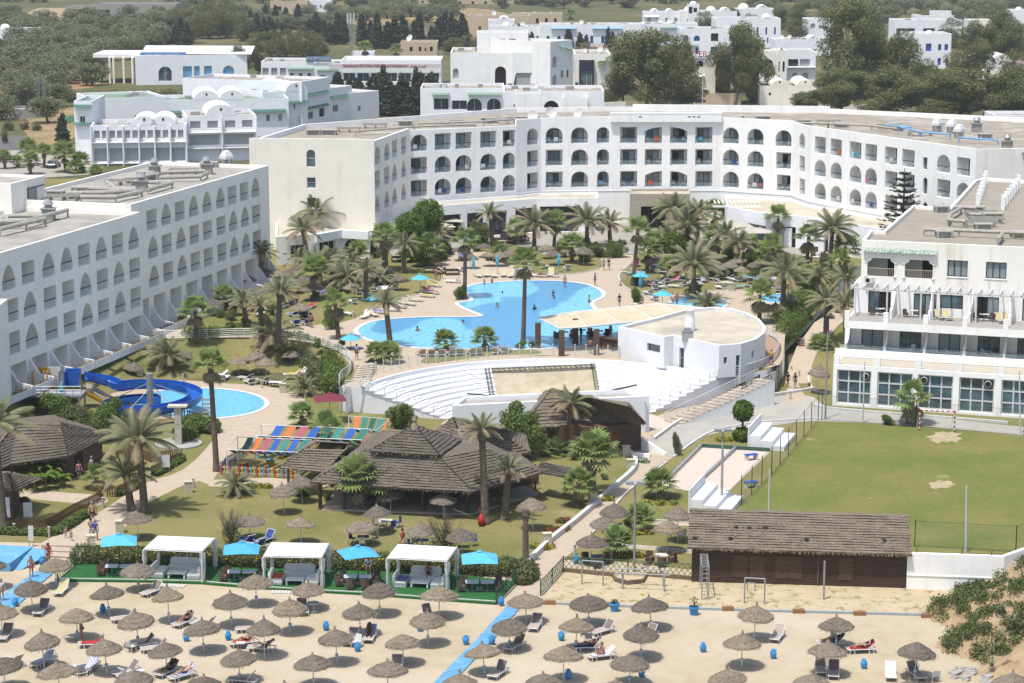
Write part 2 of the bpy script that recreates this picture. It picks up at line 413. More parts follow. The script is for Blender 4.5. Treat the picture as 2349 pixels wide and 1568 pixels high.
sheet('poolside_lawn',smooth([(1180,610),(1240,592),(1330,600),(1380,607),(1368,618),(1310,628),(1240,630),(1190,622)],4),ZU+.03,LAWN)
sheet('rim_lawn',smooth([(1040,803),(1110,800),(1220,802),(1235,812),(1130,816),(975,834),(985,815)],4),ZU+.03,LAWN)
def pool(name,pts,z,mat,rim=.55):
 w=smooth(pts,6);sheet(name,w,z,mat)
 o=[P(*p,z)for p in w];ar=sum(o[i].x*o[(i+1)%len(o)].y-o[(i+1)%len(o)].x*o[i].y for i in range(len(o)))
 if ar<0:o=o[::-1]
 mb=MB(TURQ);fp=[(p.x,p.y)for p in o];out=inset(fp,-rim);inn=inset(fp,.02);n=len(fp)
 for i in range(n):
  j=(i+1)%n;zt=z+.03;mb.poly([(*out[i],zt),(*out[j],zt),(*inn[j],zt),(*inn[i],zt)]);mb.poly([(*out[i],z-.05),(*out[j],z-.05),(*out[j],zt),(*out[i],zt)])
 r=mb.build(name+'_rim');r['kind']='structure'
MAINPOOL=[(1108,725),(1090,716),(1066,706),(1053,696),(1085,690),(1078,676),(1066,664),(1100,652),(1180,646),(1260,645),(1315,649),(1352,656),(1378,670),(1377,682),(1357,692),(1354,702),(1372,716),(1400,728),(1440,742),(1440,765),(1380,785),(1300,796),(1170,801),(1050,800),(955,797),(880,787),(838,775),(822,762),(830,750),(860,738),(920,731),(1000,728),(1070,728)]
pool('main_pool',MAINPOOL,ZU+.05,WATER)
pool('paddling_pool',[(1604+62*cos(a),696+15*sin(a))for a in[k*PI/6 for k in range(12)]],ZU+.05,WATER2,.4)
pool('small_pool',[(1785+42*cos(a),685+10*sin(a))for a in[k*PI/6 for k in range(12)]],ZU+.05,WATER2,.4)
sheet('slide_pool_deck',smooth([(250,885),(330,868),(420,872),(520,880),(600,885),(690,905),(700,930),(715,950),(650,980),(560,1030),(508,1075),(480,1110),(440,1106),(335,1158),(290,1205),(230,1256),(100,1262),(88,1250),(200,1190),(240,1168),(330,1110),(420,1078),(488,1010),(482,985),(400,960),(300,960)],3),.026,PAVE)
sheet('garden_path',[(50,1124),(235,1136),(250,1150),(225,1160),(45,1143)],.024,PAVE)
sheet('pavilion_path',[(470,1102),(620,1096),(760,1110),(740,1122),(480,1116)],.024,PAVE)
sheet('main_path',smooth([(1205,1308),(1262,1250),(1325,1200),(1405,1130),(1452,1080),(1448,1045),(1390,1025),(1330,1035),(1400,1005),(1455,1000),(1500,1003),(1545,1045),(1520,1062),(1445,1120),(1345,1240),(1285,1290),(1232,1370),(1240,1392),(1170,1392),(1180,1345)],2),.026,PAVE)
sheet('stage_forecourt',[(1360,1000),(1470,1010),(1580,965),(1680,925),(1660,905),(1490,960),(1420,975)],.021,PAVE)
sheet('service_road',smooth([(1485,1010),(1560,965),(1640,938),(1740,918),(1815,905),(1868,912),(1900,935),(2000,945),(2180,962),(2349,980),(2700,1010),(2700,1035),(2349,1000),(2100,978),(1877,966),(1790,975),(1700,985),(1620,1000),(1545,1048),(1520,1040)],2),.03,ROADM)
sheet('side_path_lower',[(1800,930),(1850,915),(1830,880),(1852,830),(1820,835),(1808,870)],.032,PAVE)
def sloped(name,L_,R_,mat):
 mb=MB(mat)
 for i in range(len(L_)-1):
  mb.poly([P(*L_[i]),P(*R_[i]),P(*R_[i+1]),P(*L_[i+1])])
 o=mb.build(name);o['kind']='structure'
sloped('side_path',[(1800,880,.035),(1810,840,.6),(1828,795,1.4),(1868,740,2.54),(1925,705,2.54),(1960,640,2.54)],[(1862,880,.035),(1862,840,.6),(1880,795,1.4),(1925,745,2.54),(1975,705,2.54),(1990,640,2.54)],PAVE)
sloped('side_lawn',[(1862,900,.02),(1862,840,.58),(1880,795,1.38),(1925,745,2.5)],[(1915,900,.02),(1920,840,.58),(1940,795,1.38),(1960,745,2.5)],LAWN)
sheet('football_pitch',[(1877,966),(2100,981),(2349,1003),(2800,1040),(3000,1320),(2349,1268),(2095,1252),(1690,1180)],.024,PITCH)
def blob(cx,cy,rx,ry,seed,n=22):
 r_=random.Random(seed);return smooth([(cx+rx*r_.uniform(.7,1.25)*cos(2*PI*k/n),cy+ry*r_.uniform(.7,1.25)*sin(2*PI*k/n))for k in range(n)],2)
BARE=M('worn_bare_earth',(.50,.40,.26),.98,(.38,.32,.19),1.2,.4,.6,bump=.3)
sheet('worn_goal_patch',blob(2168,1003,38,14,1),.03,BARE);sheet('worn_centre_patch',blob(2158,1112,29,9,2),.03,BARE)
PATCH=M('dry_turf_patch',(.32,.285,.13),.98,(.22,.24,.07),1.5,.35,.65,bump=.3)
for k,(x,y,a,b)in enumerate(((1600,1240,16,4),(390,900,12,3),(940,1440,8,2))):
 c_=(587.25*3+x/4,783+y/4);sheet('dry_turf_patch',blob(*c_,a,b,k+5,16),.027+.0005*k,PATCH)
sheet('petanque_court',[(1609,1027),(1766,1037),(1655,1142),(1512,1113)],.03,COURT)
sheet('shed_yard_path',[(1500,1196),(1600,1200),(1600,1208),(1495,1204)],.026,PAVE)
sheet('terrace_path',[(1330,1250),(1420,1247),(1600,1262),(1600,1272),(1420,1256),(1340,1258)],.026,PAVE)
sheet('exercise_yard',[(1246,1388),(1285,1310),(1590,1332),(2080,1350),(2260,1345),(2235,1416),(1700,1400)],.012,M('yard_sand',(.58,.47,.32),.98,(.49,.40,.25),.6,.3,.6,bump=.3,bsc=4,col3=(.28,.27,.11),sc3=1.3,lo3=.55,hi3=.62,spec=.05))
sheet('access_road',smooth([(-60,318),(15,315),(60,312),(68,318),(40,330),(58,345),(110,380),(60,400),(-60,410)],3),.03,ASPH)
sheet('car_park',[(-60,350),(40,345),(215,372),(215,400),(-60,420)],.035,M('pale_car_park',(.42,.39,.34),.9,(.36,.33,.29),.3))
sheet('tennis_court',[(150,268),(182,262),(215,262),(215,278),(140,282)],.03,M('green_court',(.05,.16,.08),.9))
sheet('street_behind',[(1380,255),(1640,262),(1800,256),(1990,262),(1990,240),(1640,238),(1380,243)],.03,M('dusty_street',(.40,.35,.27),.95,(.34,.29,.22),.2))
def field(name,pts,c):
 sheet(name,smooth(pts,3),.02,c)
DRY=M('dry_grass_field',(.36,.27,.15),.98,(.25,.20,.10),.12,.35,.65,bump=.4,bsc=1,col3=(.42,.30,.19),sc3=.05,spec=.05)
REDS=M('red_bare_soil',(.42,.24,.13),.98,(.30,.20,.11),.1,spec=.05)
field('quarry_slope',[(55,36),(90,18),(120,15),(190,25),(215,40),(200,48),(150,40),(90,38)],M('tan_spoil',(.42,.32,.20),.98,(.34,.26,.16),.2,bump=.6,bsc=.5))
field('dry_field',[(735,40),(800,45),(860,25),(990,20),(1120,22),(1200,50),(1130,62),(1090,66),(960,50),(840,60)],DRY)
field('orchard_soil',[(0,185),(60,175),(130,172),(200,185),(230,195),(180,205),(60,212),(0,215)],REDS)
field('bare_lot',[(50,255),(150,245),(210,262),(200,300),(110,335),(65,315)],DRY)
field('far_hill_field',[(480,8),(700,4),(900,3),(960,14),(760,20),(600,18)],DRY)
def kerb(pts,z,w=.28,h=.28,name='white_kerb',lab=None,mat=None,sm=True):
 pts=smooth(pts,4,False)if sm else pts;w3=[P(*p,z)for p in pts];mb=MB(mat or KERB);n=len(w3);L_=[];R_=[]
 for i in range(n):
  d=(w3[min(i+1,n-1)]-w3[max(i-1,0)]).normalized();s=Vector((-d.y,d.x,0))*w/2;L_.append(w3[i]+s);R_.append(w3[i]-s)
 up=Vector((0,0,h))
 for i in range(n-1):
  mb.poly([R_[i]+up,R_[i+1]+up,L_[i+1]+up,L_[i]+up]);mb.poly([R_[i],R_[i+1],R_[i+1]+up,R_[i]+up]);mb.poly([L_[i+1],L_[i],L_[i]+up,L_[i+1]+up])
 mb.poly([R_[0],R_[0]+up,L_[0]+up,L_[0]]);mb.poly([R_[-1],L_[-1],L_[-1]+up,R_[-1]+up])
 o=mb.build(name);o['kind']='structure';return o
kerb([(1205,1302),(1262,1246),(1325,1196),(1400,1130),(1455,1080),(1452,1050),(1425,1032)],0,.35,.45)
kerb([(1500,1010),(1560,968),(1620,942),(1740,915),(1815,903),(1868,895)],0,.3,.3)
kerb([(1545,1050),(1620,998),(1700,976),(1790,966),(1878,962)],0,.2,.15)
kerb([(1870,930),(1880,936),(1950,944),(2180,962),(2312,973)],0,.3,.25)
kerb([(1340,1248),(1385,1195),(1440,1130),(1530,1062)],0,.15,.15)
kerb([(1428,1253),(1590,1266)],0,.12,.12);kerb([(1497,1195),(1600,1200)],0,.12,.12)
kerb([(1375,618),(1320,629),(1240,632),(1190,626)],ZU,.15,.12);kerb([(1455,600),(1420,632),(1440,664),(1500,681),(1640,668),(1720,668)],ZU,.15,.12)
kerb([(1862,885),(1872,900),(1948,905)],0,.2,.15);kerb([(1855,880),(1862,845),(1930,840)],.3,.2,.15)
kerb([(960,640),(1005,648),(985,664),(850,718)],ZU,.12,.1)
def uat(W,x,z):
 uc=(x-1174.5)/FP;a,e=W.a,W.e
 return(uc*(a.y*ct+(H-z)*st)-a.x)/(e.x-uc*e.y*ct)
def XY(x,s,z=8):
 dep=FP/s;return((x-1174.5)/FP*dep,(dep-(H-z)*st)/ct)
def shell2(fp,z0,z1s,zr,holes,parent,mat,roof,mats={},pt=.3,depth=1.5,rmat=None,name='wall'):
 mb=MB(mat);n=len(fp);Ws=[]
 for i in range(n):
  W=Wall(fp[i],fp[(i+1)%n],z0,z1s[i]);Ws.append(W);wallmesh(mb,W,holes.get(i,[]),depth,mats.get(i,mat),rmat)
 ins=inset(fp,pt);mb.m(mat)
 for i in range(n):
  j=(i+1)%n;z=z1s[i]
  mb.poly([(*fp[i],z),(*fp[j],z),(*ins[j],z),(*ins[i],z)]);mb.poly([(*ins[i],z),(*ins[j],z),(*ins[j],zr),(*ins[i],zr)])
  mb.poly([(*fp[i],z),(*ins[i],z),(*ins[i],zr),(*fp[i],zr)]);mb.poly([(*fp[j],zr),(*ins[j],zr),(*ins[j],z),(*fp[j],z)])
 o=mb.build(name,parent);r=MB(roof);r.poly([(*p,zr)for p in ins]);r.build('roof',parent);return Ws
def balcony(W,h,depth,parent,r_,door=True,side=0,rail='glass',wallm=None):
 k,u0,u1,z0,z1=h[:5];w=u1-u0
 mb=MB(wallm or SHADEIN);mb.poly([W.w(u0-.02,z0,depth-.003),W.w(u1+.02,z0,depth-.003),W.w(u1+.02,z1+.02,depth-.003),W.w(u0-.02,z1+.02,depth-.003)])
 b=mb.build('balcony',parent);T=W.T()
 if door:
  dw=min(w*.66,1.8);c=(u0+u1)/2+side*(w-dw)/2*.8+r_.uniform(-.1,.1);mb=MB(CURT,FRAME,TGLASS,DARKIN);a0,a1=c-dw/2,c+dw/2;zt=z0+2.02
  opn=r_.random();half=[TGLASS if r_.random()<.6 else CURT,CURT if r_.random()<.45 else TGLASS]
  if opn<.25:half[r_.randint(0,1)]=DARKIN
  for i in(0,1):
   mb.m(half[i]);mb.box((a0+i*dw/2+.03,depth-.045,z0+.03),(a0+(i+1)*dw/2-.03,depth-.015,zt-.04),T)
  mb.m(FRAME)
  for u in(a0,a0+dw/2,a1):mb.box((u-.045,depth-.085,z0),(u+.045,depth-.02,zt),T)
  mb.box((a0-.05,depth-.09,zt-.05),(a1+.05,depth-.018,zt+.04),T)
  mb.build('glass_door',b)
 mb=MB(CLRG,RAILD)
 if rail=='glass':
  mb.box((u0+.03,.14,z0+.05),(u1-.03,.155,z0+.82),T);mb.m(RAILD);mb.box((u0,.1,z0+.82),(u1,.18,z0+.91),T)
 mb.build('railing',b);return b
rb=random.Random(11)
hotel=thing('resort_hotel','long white hotel curving behind the main pool with rows of arched and square balconies','hotel')
HP=[XY(575,16.64),XY(860,16.75),XY(940,15.85),XY(1184,15.5),XY(1240,15.35),XY(1399,15.3),XY(1652,15.3),XY(1815,15.55),XY(1858,15.9),XY(2232,17.55),XY(2520,17.4),XY(2560,15.3),XY(1900,14.35),XY(1450,14.2),XY(1184,14.3),XY(700,15.45)]
HZ=[18.1,17.9,17.6,18.4,18.5,19.1,18.4,18.2,18.3,18.3,18.0,17.7,18.1,17.7,17.7,17.7]
FL=[14.55,11.25,7.95]
def T0(i,x):return 587.25*i+x/4
segs={1:[(T0(1,1114),'arp'),(T0(1,1201),'arp'),(T0(1,1272),'rpp'),(T0(1,1355),'rpp')],2:[(T0(1,1496),'arr'),(T0(1,1715),'raa'),(T0(1,1906),'raa'),(T0(1,2131),'raa'),(T0(1,2322),'raa')],3:[(T0(2,190),'arr')],4:[(T0(2,387),'arr'),(T0(2,620),'aaa'),(T0(2,835),'aaa')],5:[(T0(2,1070),'rrr'),(T0(2,1297),'lrl'),(T0(2,1530),'oro'),(T0(2,1760),'rrr')],6:[(T0(2,2008),'aaa'),(T0(2,2234),'aaa'),(T0(3,143),'arr')],7:[(T0(3,312),'arr')],8:[(T0(3,479),'raa'),(T0(3,625),'raa'),(T0(3,802),'raa'),(T0(3,945),'raa'),(T0(3,1128),'rrr'),(T0(3,1286),'rrr'),(T0(3,1610),'ara'),(T0(3,1792),'rar')]}
holes={};bal=[]
for i,l in segs.items():
 W=Wall(HP[i],HP[i+1],ZU,HZ[i]);holes[i]=[]
 for x,ks in l:
  for f,k in enumerate(ks):
   z=FL[f];u=uat(W,x,z+1.2);hw=1.28 if i not in(3,7)else 1.1
   hw=min(hw,u-.15,W.L-u-.15)
   h=(k,u-hw,u+hw,z,z+2.42);holes[i].append(h);bal.append((i,h))
W8=Wall(HP[8],HP[9],ZU,18.3)
win8=[]
for f,z in enumerate(FL):
 u=uat(W8,T0(3,1441),z+1);h=('r' if f==0 else 'a',u-.45,u+.45,z+.1,z+(1.7 if f==0 else 2.3));holes[8].append(h);win8.append(h)
WE=Wall(HP[0],HP[1],ZU,18.1);us=uat(WE,T0(1,507),12)
endw=[('a',us-.62,us+.62,14.2,16.6),('r',us-.62,us+.62,11.3,12.8),('r',us-.62,us+.62,8.6,10.0)]
holes[0]=endw
Ws=shell2(HP,ZU,HZ,17.0,holes,hotel,WHITE,ROOFF,mats={0:CREAM,1:WARM,9:WARM},depth=1.5)
for i,h in bal:balcony(Ws[i],h,1.5,hotel,rb,side=(.9 if i in(8,7)else-.2 if i==2 else .1),door=(i!=1))
for h in win8:pane(Ws[8],h,.35,hotel,TGLASS,FRAME,1,1,.06)
for h in endw:pane(Ws[0],h,.3,hotel,TGLASS,WHITEM,1,2,.07)
mb=MB(WHITE);W=Ws[5];mb.box((0,-.55,17.75),(W.L,-.003,18.95),W.T());mb.box((0,-.58,18.95),(W.L,.32,19.12),W.T());mb.build('frieze',hotel)
for u,n in((4.2,1),(11.5,3),(19.5,1)):
 for k in range(n):mb=MB(FRAME);mb.box((u+k*.7,-.57,18.45),(u+k*.7+.4,-.552,18.6),W.T());mb.build('frieze_vent',hotel)
mb=MB(WHITE);pts=HP
for i in(3,4,5,6,7,8):mb.box((0,-.06,7.35),(Ws[i].L,-.003,7.5),Ws[i].T())
mb.build('string_course',hotel)
for i in(2,4,5,6,8):
 for h in holes[i]:
  if h[3]<14:mb=MB(WHITE);mb.box(((h[1]+h[2])/2-.03,-.35,h[4]+.35),((h[1]+h[2])/2+.03,-.003,h[4]+.43),Ws[i].T());mb.build('rain_spout',hotel)
def ducts(parent,paths,z,r=.28,mat=None):
 for p in paths:
  w=[P(x,y,z)for x,y in p];mb=MB(mat or PIPE);mb.tube(w,r,8)
  for a in w:mb.box((a.x-.08,a.y-.08,z-.9),(a.x+.08,a.y+.08,z-.1))
  mb.build('duct',parent,smooth=False)
def plant(parent,spots,z,seed=3):
 r_=random.Random(seed)
 for x,y,k in spots:
  p=P(x,y,z)
  if k=='u':
   mb=MB(CONC,DARKIN);w=r_.uniform(1.6,2.6);d=r_.uniform(1.1,1.6)
   for sx in(-1,1):
    for sy in(-1,1):mb.cbox((p.x+sx*w*.4,p.y+sy*d*.4,z+.3),(.25,.25,.6))
   mb.cbox((p.x,p.y,z+.3),(w*.75,d*.7,.5));mb.m(PIPE);mb.cbox((p.x,p.y,z+.66),(w,d,.12));mb.build('roof_curb',parent)
  elif k=='c':
   mb=MB(CONC,GREYM);mb.cbox((p.x,p.y,z+.6),(1.3,1.1,1.2));mb.cbox((p.x,p.y,z+1.26),(1.6,1.4,.12));mb.m(GREYM);mb.lathe([(.42,1.32),(.42,1.7),(.62,1.72),(.35,2.15),(0,2.2)],8,(p.x,p.y,z));mb.build('chimney',parent)
  elif k=='v':
   mb=MB(CONC,WHITEM);mb.cbox((p.x,p.y,z+.5),(1.2,1.2,1));mb.m(WHITEM);mb.lathe([(.95,.95),(.9,1.3),(.5,1.9),(0,2.1)],4,(p.x,p.y,z));mb.build('skylight',parent)
  elif k=='g':
   mb=MB(PIPE)
   for i in range(6):mb.box((p.x-1.8,p.y-.9+i*.32,z+.5+.05*(i%2)),(p.x+1.9,p.y-.8+i*.32,z+.6+.05*(i%2)))
   for i in(-1.5,0,1.5):mb.box((p.x+i,p.y-1.1,z),(p.x+i+.12,p.y+1.1,z+.48))
   mb.build('pipe_rack',parent)
zr=17.0
ducts(hotel,[[(815,302),(950,291),(1090,286)],[(960,284),(1110,279),(1180,274)],[(1160,270),(1260,268)],[(1900,284),(2000,289),(2060,296)],[(1780,281),(1900,284)],[(2290,340),(2349,352)]],zr+.7,.16)
ducts(hotel,[[(2065,292),(2110,303),(2180,309)],[(2030,287),(2090,293)],[(2200,316),(2290,322)]],zr+.7,.13,LBLUEP)
plant(hotel,[(720,309,'u'),(755,309,'u'),(860,294,'g'),(930,288,'u'),(1020,288,'u'),(1035,287,'g'),(1120,281,'u'),(1140,283,'g'),(1750,277,'u'),(1845,286,'u'),(1900,286,'g'),(1930,292,'u'),(2040,296,'g'),(2060,300,'u'),(2110,312,'g'),(2150,303,'v'),(2183,306,'v'),(2200,318,'v'),(2240,303,'c'),(2260,318,'u'),(2310,345,'c'),(800,303,'g')],zr,5)
pod=thing('lobby_podium','single storey white lobby front with wide dark windows below the curved hotel balconies','podium')
PP=[XY(1009,16.15),XY(1174,15.85),XY(1232,15.75),XY(1372,15.72),XY(1372,15.4),XY(1236,15.45),XY(1184,15.6),XY(1004,15.9)]
ph={}
Wp=[Wall(PP[i],PP[i+1],ZU,7.5)for i in range(3)]
ph[0]=[('r',uat(Wp[0],T0(1,a),4),uat(Wp[0],T0(1,b),4),ZU+.05,6.1)for a,b in((1720,1882),(1938,2092),(2150,2305))]
ph[1]=[('r',.6,Wp[1].L-.5,ZU+.05,6.2)]
ph[2]=[('r',uat(Wp[2],T0(2,255),4),uat(Wp[2],T0(2,610),4),ZU+.05,6.3)]
Wp=shell(PP,ZU,7.5,ph,pod,WHITE,ROOFC,ph=.35,depth=.5)
for i in range(3):
 for h in ph[i]:pane(Wp[i],h,.5,pod,GLASSM('lobby_glass',(.05,.055,.06),.1),FRAME,3 if i<2 else 6,1,.1)
ent=thing('entrance_porch','beige stone entrance porch with a tall dark doorway under the middle of the hotel','porch')
EPX=[XY(1445,15.6),XY(1583,15.6),XY(1583,15.33),XY(1445,15.33)]
WQ=Wall(EPX[0],EPX[1],ZU,7.7);eh={0:[('r',uat(WQ,1470,4),uat(WQ,1526,4),ZU+.02,5.9)]}
WQ=shell(EPX,ZU,7.75,eh,ent,M('beige_stone_cladding',(.52,.46,.36),.85,(.46,.405,.32),1,stretch=(.3,.3,5)),ROOFC,ph=.3,depth=.6)
pane(WQ[0],eh[0][0],.6,ent,DARKIN,FRAME,3,1,.12,name='doorway')
rp=thing('function_hall','low white hall with pale flat roof projecting from the curving hotel near the pine','hall')
RPX=[XY(1668,16.0),XY(1762,16.4),XY(1852,16.55),XY(2022,17.2),XY(2120,16.95),XY(1860,15.95),XY(1815,15.6),XY(1660,15.4)]
Wr=[Wall(RPX[i],RPX[i+1],ZU,7.0)for i in range(3)]
rh={0:[('r',uat(Wr[0],1716,4),uat(Wr[0],1756,4),ZU+.05,5.2)],1:[('r',uat(Wr[1],1799,4),uat(Wr[1],1825,4),ZU+.02,5.4),('r',.5,3.6,ZU+.05,5.2)],2:[('r',uat(Wr[2],1890,4),uat(Wr[2],1900,4),ZU+.02,5)]}
Wr=shell(RPX,ZU,7.0,rh,rp,BLUEW,ROOFC,ph=.35,depth=.35)
for i in rh:
 for h in rh[i]:pane(Wr[i],h,.35,rp,DARKIN if h[2]-h[1]<2 else TGLASS,FRAME,2,1,.06,name='glazed_door')
mb=MB(WHITE)
for k in range(12):
 mb.cbox((*XY(1640+k*9,15.85),7.2),(.14,2.2,.25))
mb.cbox((*XY(1690,16.0),7.0),(7,.2,.25));pg=mb.build('pergola');tag(pg,'white slatted pergola above the terrace right of the beige entrance porch','pergola')
rest=thing('poolside_restaurant','low white restaurant with faceted walls, arched doorway and window between two hotel wings','restaurant')
RX=[XY(632,17.35),XY(722,17.2),XY(782,16.95),XY(847,17.05),XY(878,16.6),XY(1009,16.15),XY(1004,15.75),XY(940,15.8),XY(862,16.7),XY(632,16.62)]
Wt=[Wall(RX[i],RX[i+1],ZU,6.3)for i in range(5)]
th={0:[('r',uat(Wt[0],667,4),uat(Wt[0],705,4),3.3,5.0)],1:[('r',uat(Wt[1],733,4),uat(Wt[1],770,4),ZU+.1,5.0)],2:[('a',uat(Wt[2],788,4),uat(Wt[2],832,4),ZU+.02,5.1)],3:[('a',.5,2.6,ZU+.02,5.0)]}
Wt=shell(RX,ZU,6.3,th,rest,BLUEW,ROOFC,ph=.35,depth=.4,mats={0:WHITE})
for i in th:
 for h in th[i]:pane(Wt[i],h,.4,rest,DARKIN,WHITEM,3,2,.1)
mb=MB(BLUEW);
for i in(1,2,3):mb.box((0,-.35,5.15),(Wt[i].L,-.003,6.28),Wt[i].T())
mb.build('fascia',rest)
mb=MB(CONC);
for x,y in((815,494),(835,498)):p=P(x,y+12,6.0);mb.cbox((p.x,p.y,6.5),(3.2,1.6,.15));mb.cbox((p.x,p.y,6.2),(2.4,1.2,.5))
mb.build('roof_hatch',rest)
mark('the restaurant arch',P(840,600,ZU));mark('the beige entrance porch',P(1510,540,ZU));mark('the tall stair window wall',P(720,600,ZU))
lw=thing('side_hotel_wing','long white hotel wing in shade with pointed arch balconies and duct covered roof','hotel')
LA=P(-140,968,ZU);LB=P(640,645,ZU);LD=(LB-LA).normalized();LN=Vector((LD.y,-LD.x,0))
WL0=Wall(LA,LB,ZU,16.4);ub=uat(WL0,327,8)
Pm=WL0.w(ub,0);
FPn=[(LA.x,LA.y),(Pm.x,Pm.y)];b1=Pm-LN*15.5;b0=LA-LN*15.5;near=[(LA.x,LA.y),(Pm.x,Pm.y),(b1.x,b1.y),(b0.x,b0.y)]
Pf0=Pm-LN*1.1;Pf1=LB-LN*1.1;g1=LB-LN*17;g0=Pm-LN*17;far=[(Pf0.x,Pf0.y),(Pf1.x,Pf1.y),(g1.x,g1.y),(g0.x,g0.y)]
SH=plaster('shaded_wing_plaster',(.87,.835,.77),(.6,.52,.41),.5)
def wing(fp,z1,fls,cols,dep=1.3,off=0):
 W=Wall(fp[0],fp[1],ZU,z1);hs=[]
 for f,z in enumerate(fls):
  for x,k in cols[f]:
   u=uat(W,x/4,z+1.1)
   if 1.2<u<W.L-1.2:hs.append((k,u-1.3,u+1.3,z,z+(2.5 if k=='p' else 2.25)))
 n=int(W.L/4.0);gd=[('r',(i+.5)*W.L/n-1.5,(i+.5)*W.L/n+1.6,ZU+.05,fls[-1]-1.0)for i in range(n)]
 Wq=shell(fp,ZU,z1,{0:hs+gd},lw,SH,ROOFG,ph=.45,depth=dep)
 for h in hs:balcony(Wq[0],h,dep,lw,rb,door=False)
 for h in gd:
  b=balcony(Wq[0],h,dep,lw,rb,door=True,side=-.6,rail='none')if False else None
  mb=MB(SHADEIN);W=Wq[0];mb.poly([W.w(h[1],h[3],dep-.003),W.w(h[2],h[3],dep-.003),W.w(h[2],h[4],dep-.003),W.w(h[1],h[4],dep-.003)]);b=mb.build('patio',lw)
  mb=MB(TGLASS,FRAME);mb.box((h[1]+.3,dep-.06,h[3]),(h[1]+1.9,dep-.02,h[3]+2.1),W.T());mb.m(WHITEM)
  for u in(h[1]+.3,h[1]+1.1,h[1]+1.9):mb.box((u-.05,dep-.1,h[3]),(u+.05,dep-.03,h[3]+2.15),W.T())
  mb.build('glass_door',b)
 for i in range(n+1):
  u=min(max(i*W.L/n,.2),W.L-.2);T=W.T();mb=MB(BRIGHT)
  v=[Vector((u-.11,0,ZU)),Vector((u-.11,-2.7,ZU)),Vector((u-.11,-2.7,ZU+.9)),Vector((u-.11,-1.2,ZU+1.1)),Vector((u-.11,-.003,ZU+2.7))]
  v=v+[p+Vector((.22,0,0))for p in v];v=[T@p for p in v]
  mb.add(v,[(0,1,2,3,4),(9,8,7,6,5)]+[((a+1)%5,a,a+5,(a+1)%5+5)for a in range(5)]);mb.build('divider_fin',lw)
  if i<n:
   mb=MB(BRIGHT,SOIL,LEAF('planter_flowers',(.10,.13,.03),(.35,.03,.03),6,.2));u1=u+W.L/n-.22
   mb.box((u+.12,-2.75,ZU),(u1-.0,-2.35,ZU+.75),T);mb.m(SOIL);mb.box((u+.16,-2.7,ZU+.752),(u1-.05,-2.4,ZU+.77),T)
   mb.m(mb.mats[2])
   for j in range(40):
    a=rb.uniform(u+.2,u1-.1);p=T@Vector((a,-2.55+rb.uniform(-.15,.15),ZU+.8+rb.uniform(0,.2)));s=.12
    mb.poly([p+Vector((rb.uniform(-s,s),rb.uniform(-s,s),rb.uniform(-s,s)*.8))for _ in range(3)])
   mb.build('planter',lw)
 return Wq
near_c=[[(-560,'p'),(-330,'r'),(-110,'p'),(80,'p'),(260,'r'),(445,'p'),(612,'p'),(772,'r'),(930,'p'),(1080,'r'),(1227,'p')],[(-530,'r'),(-300,'p'),(-70,'r'),(110,'r'),(277,'p'),(460,'r'),(628,'r'),(787,'p'),(942,'r'),(1092,'p'),(1238,'r')],[(-500,'r'),(-270,'p'),(-50,'r'),(125,'r'),(295,'p'),(475,'r'),(642,'r'),(803,'p'),(953,'r'),(1105,'p'),(1248,'r')]]
far_c=[[(1393,'r'),(1525,'p'),(1650,'r'),(1777,'p'),(1899,'p'),(2023,'p'),(2132,'r'),(2241,'r'),(2345,'p'),(2445,'r')],[(1405,'p'),(1532,'r'),(1662,'p'),(1785,'r'),(1905,'r'),(2030,'r'),(2141,'p'),(2249,'p'),(2352,'r'),(2452,'r')],[(1415,'p'),(1545,'r'),(1673,'p'),(1795,'r'),(1913,'r'),(2038,'r'),(2150,'p'),(2258,'p'),(2360,'r'),(2460,'p')]]
wing(near,16.4,[12.55,9.3,6.05],near_c);wing(far,17.2,[13.7,10.45,7.2],far_c)
zr=15.95
ph_=thing('rooftop_lift_house','white box shaped lift house with a grey panel door on the side hotel wing roof','rooftop room')
c0=P(28,470+22,zr);Wd=Wall((c0.x,c0.y),(c0.x+LD.x*7.5,c0.y+LD.y*7.5),zr,zr+3.4)
fp=[Wd.w(0,0),Wd.w(7.5,0),Wd.w(7.5,0,6),Wd.w(0,0,6)];shell([(p.x,p.y)for p in fp],zr,zr+3.4,{},ph_,SH,ROOFG,ph=.3)
mb=MB(GREYM,FRAME);mb.box((3.6,-.06,zr),(5.6,-.01,zr+2.3),Wd.T());mb.m(FRAME);mb.box((3.5,-.1,zr),(3.6,-.01,zr+2.4),Wd.T());mb.box((3.5,-.1,zr+2.35),(7.3,-.01,zr+2.45),Wd.T());mb.box((2.9,-.04,zr+.3),(3.3,-.01,zr+.7),Wd.T());mb.build('door',ph_)
ducts(lw,[[(-20,510),(60,508),(105,495),(155,482)],[(0,526),(60,512),(104,502)],[(20,496),(100,495)]],zr+.8,.24)
ducts(lw,[[(165,431),(230,433),(312,437)],[(150,444),(240,442),(312,437)],[(185,452),(265,453),(325,440)],[(245,418),(275,440)],[(340,435),(395,420),(330,418)]],16.75+.6,.26)
ducts(lw,[[(365,408),(460,405),(475,398)],[(370,396),(470,393)],[(325,406),(360,400)]],16.75+.6,.24)
plant(lw,[(112,505,'c'),(20,520,'u'),(-10,515,'u')],zr,2)
plant(lw,[(325,440,'c'),(128,452,'u'),(175,455,'u'),(190,443,'u'),(230,440,'u'),(355,404,'c'),(335,407,'u'),(350,412,'u'),(475,400,'c'),(275,425,'g'),(145,460,'g'),(310,420,'u'),(480,384,'u'),(520,382,'v'),(420,400,'g')],16.75,9)
mark('the lift house on the wing',c0)
sb=thing('stair_block','white stair block with landings projecting beside the shaded wing at the picture edge','stair block')
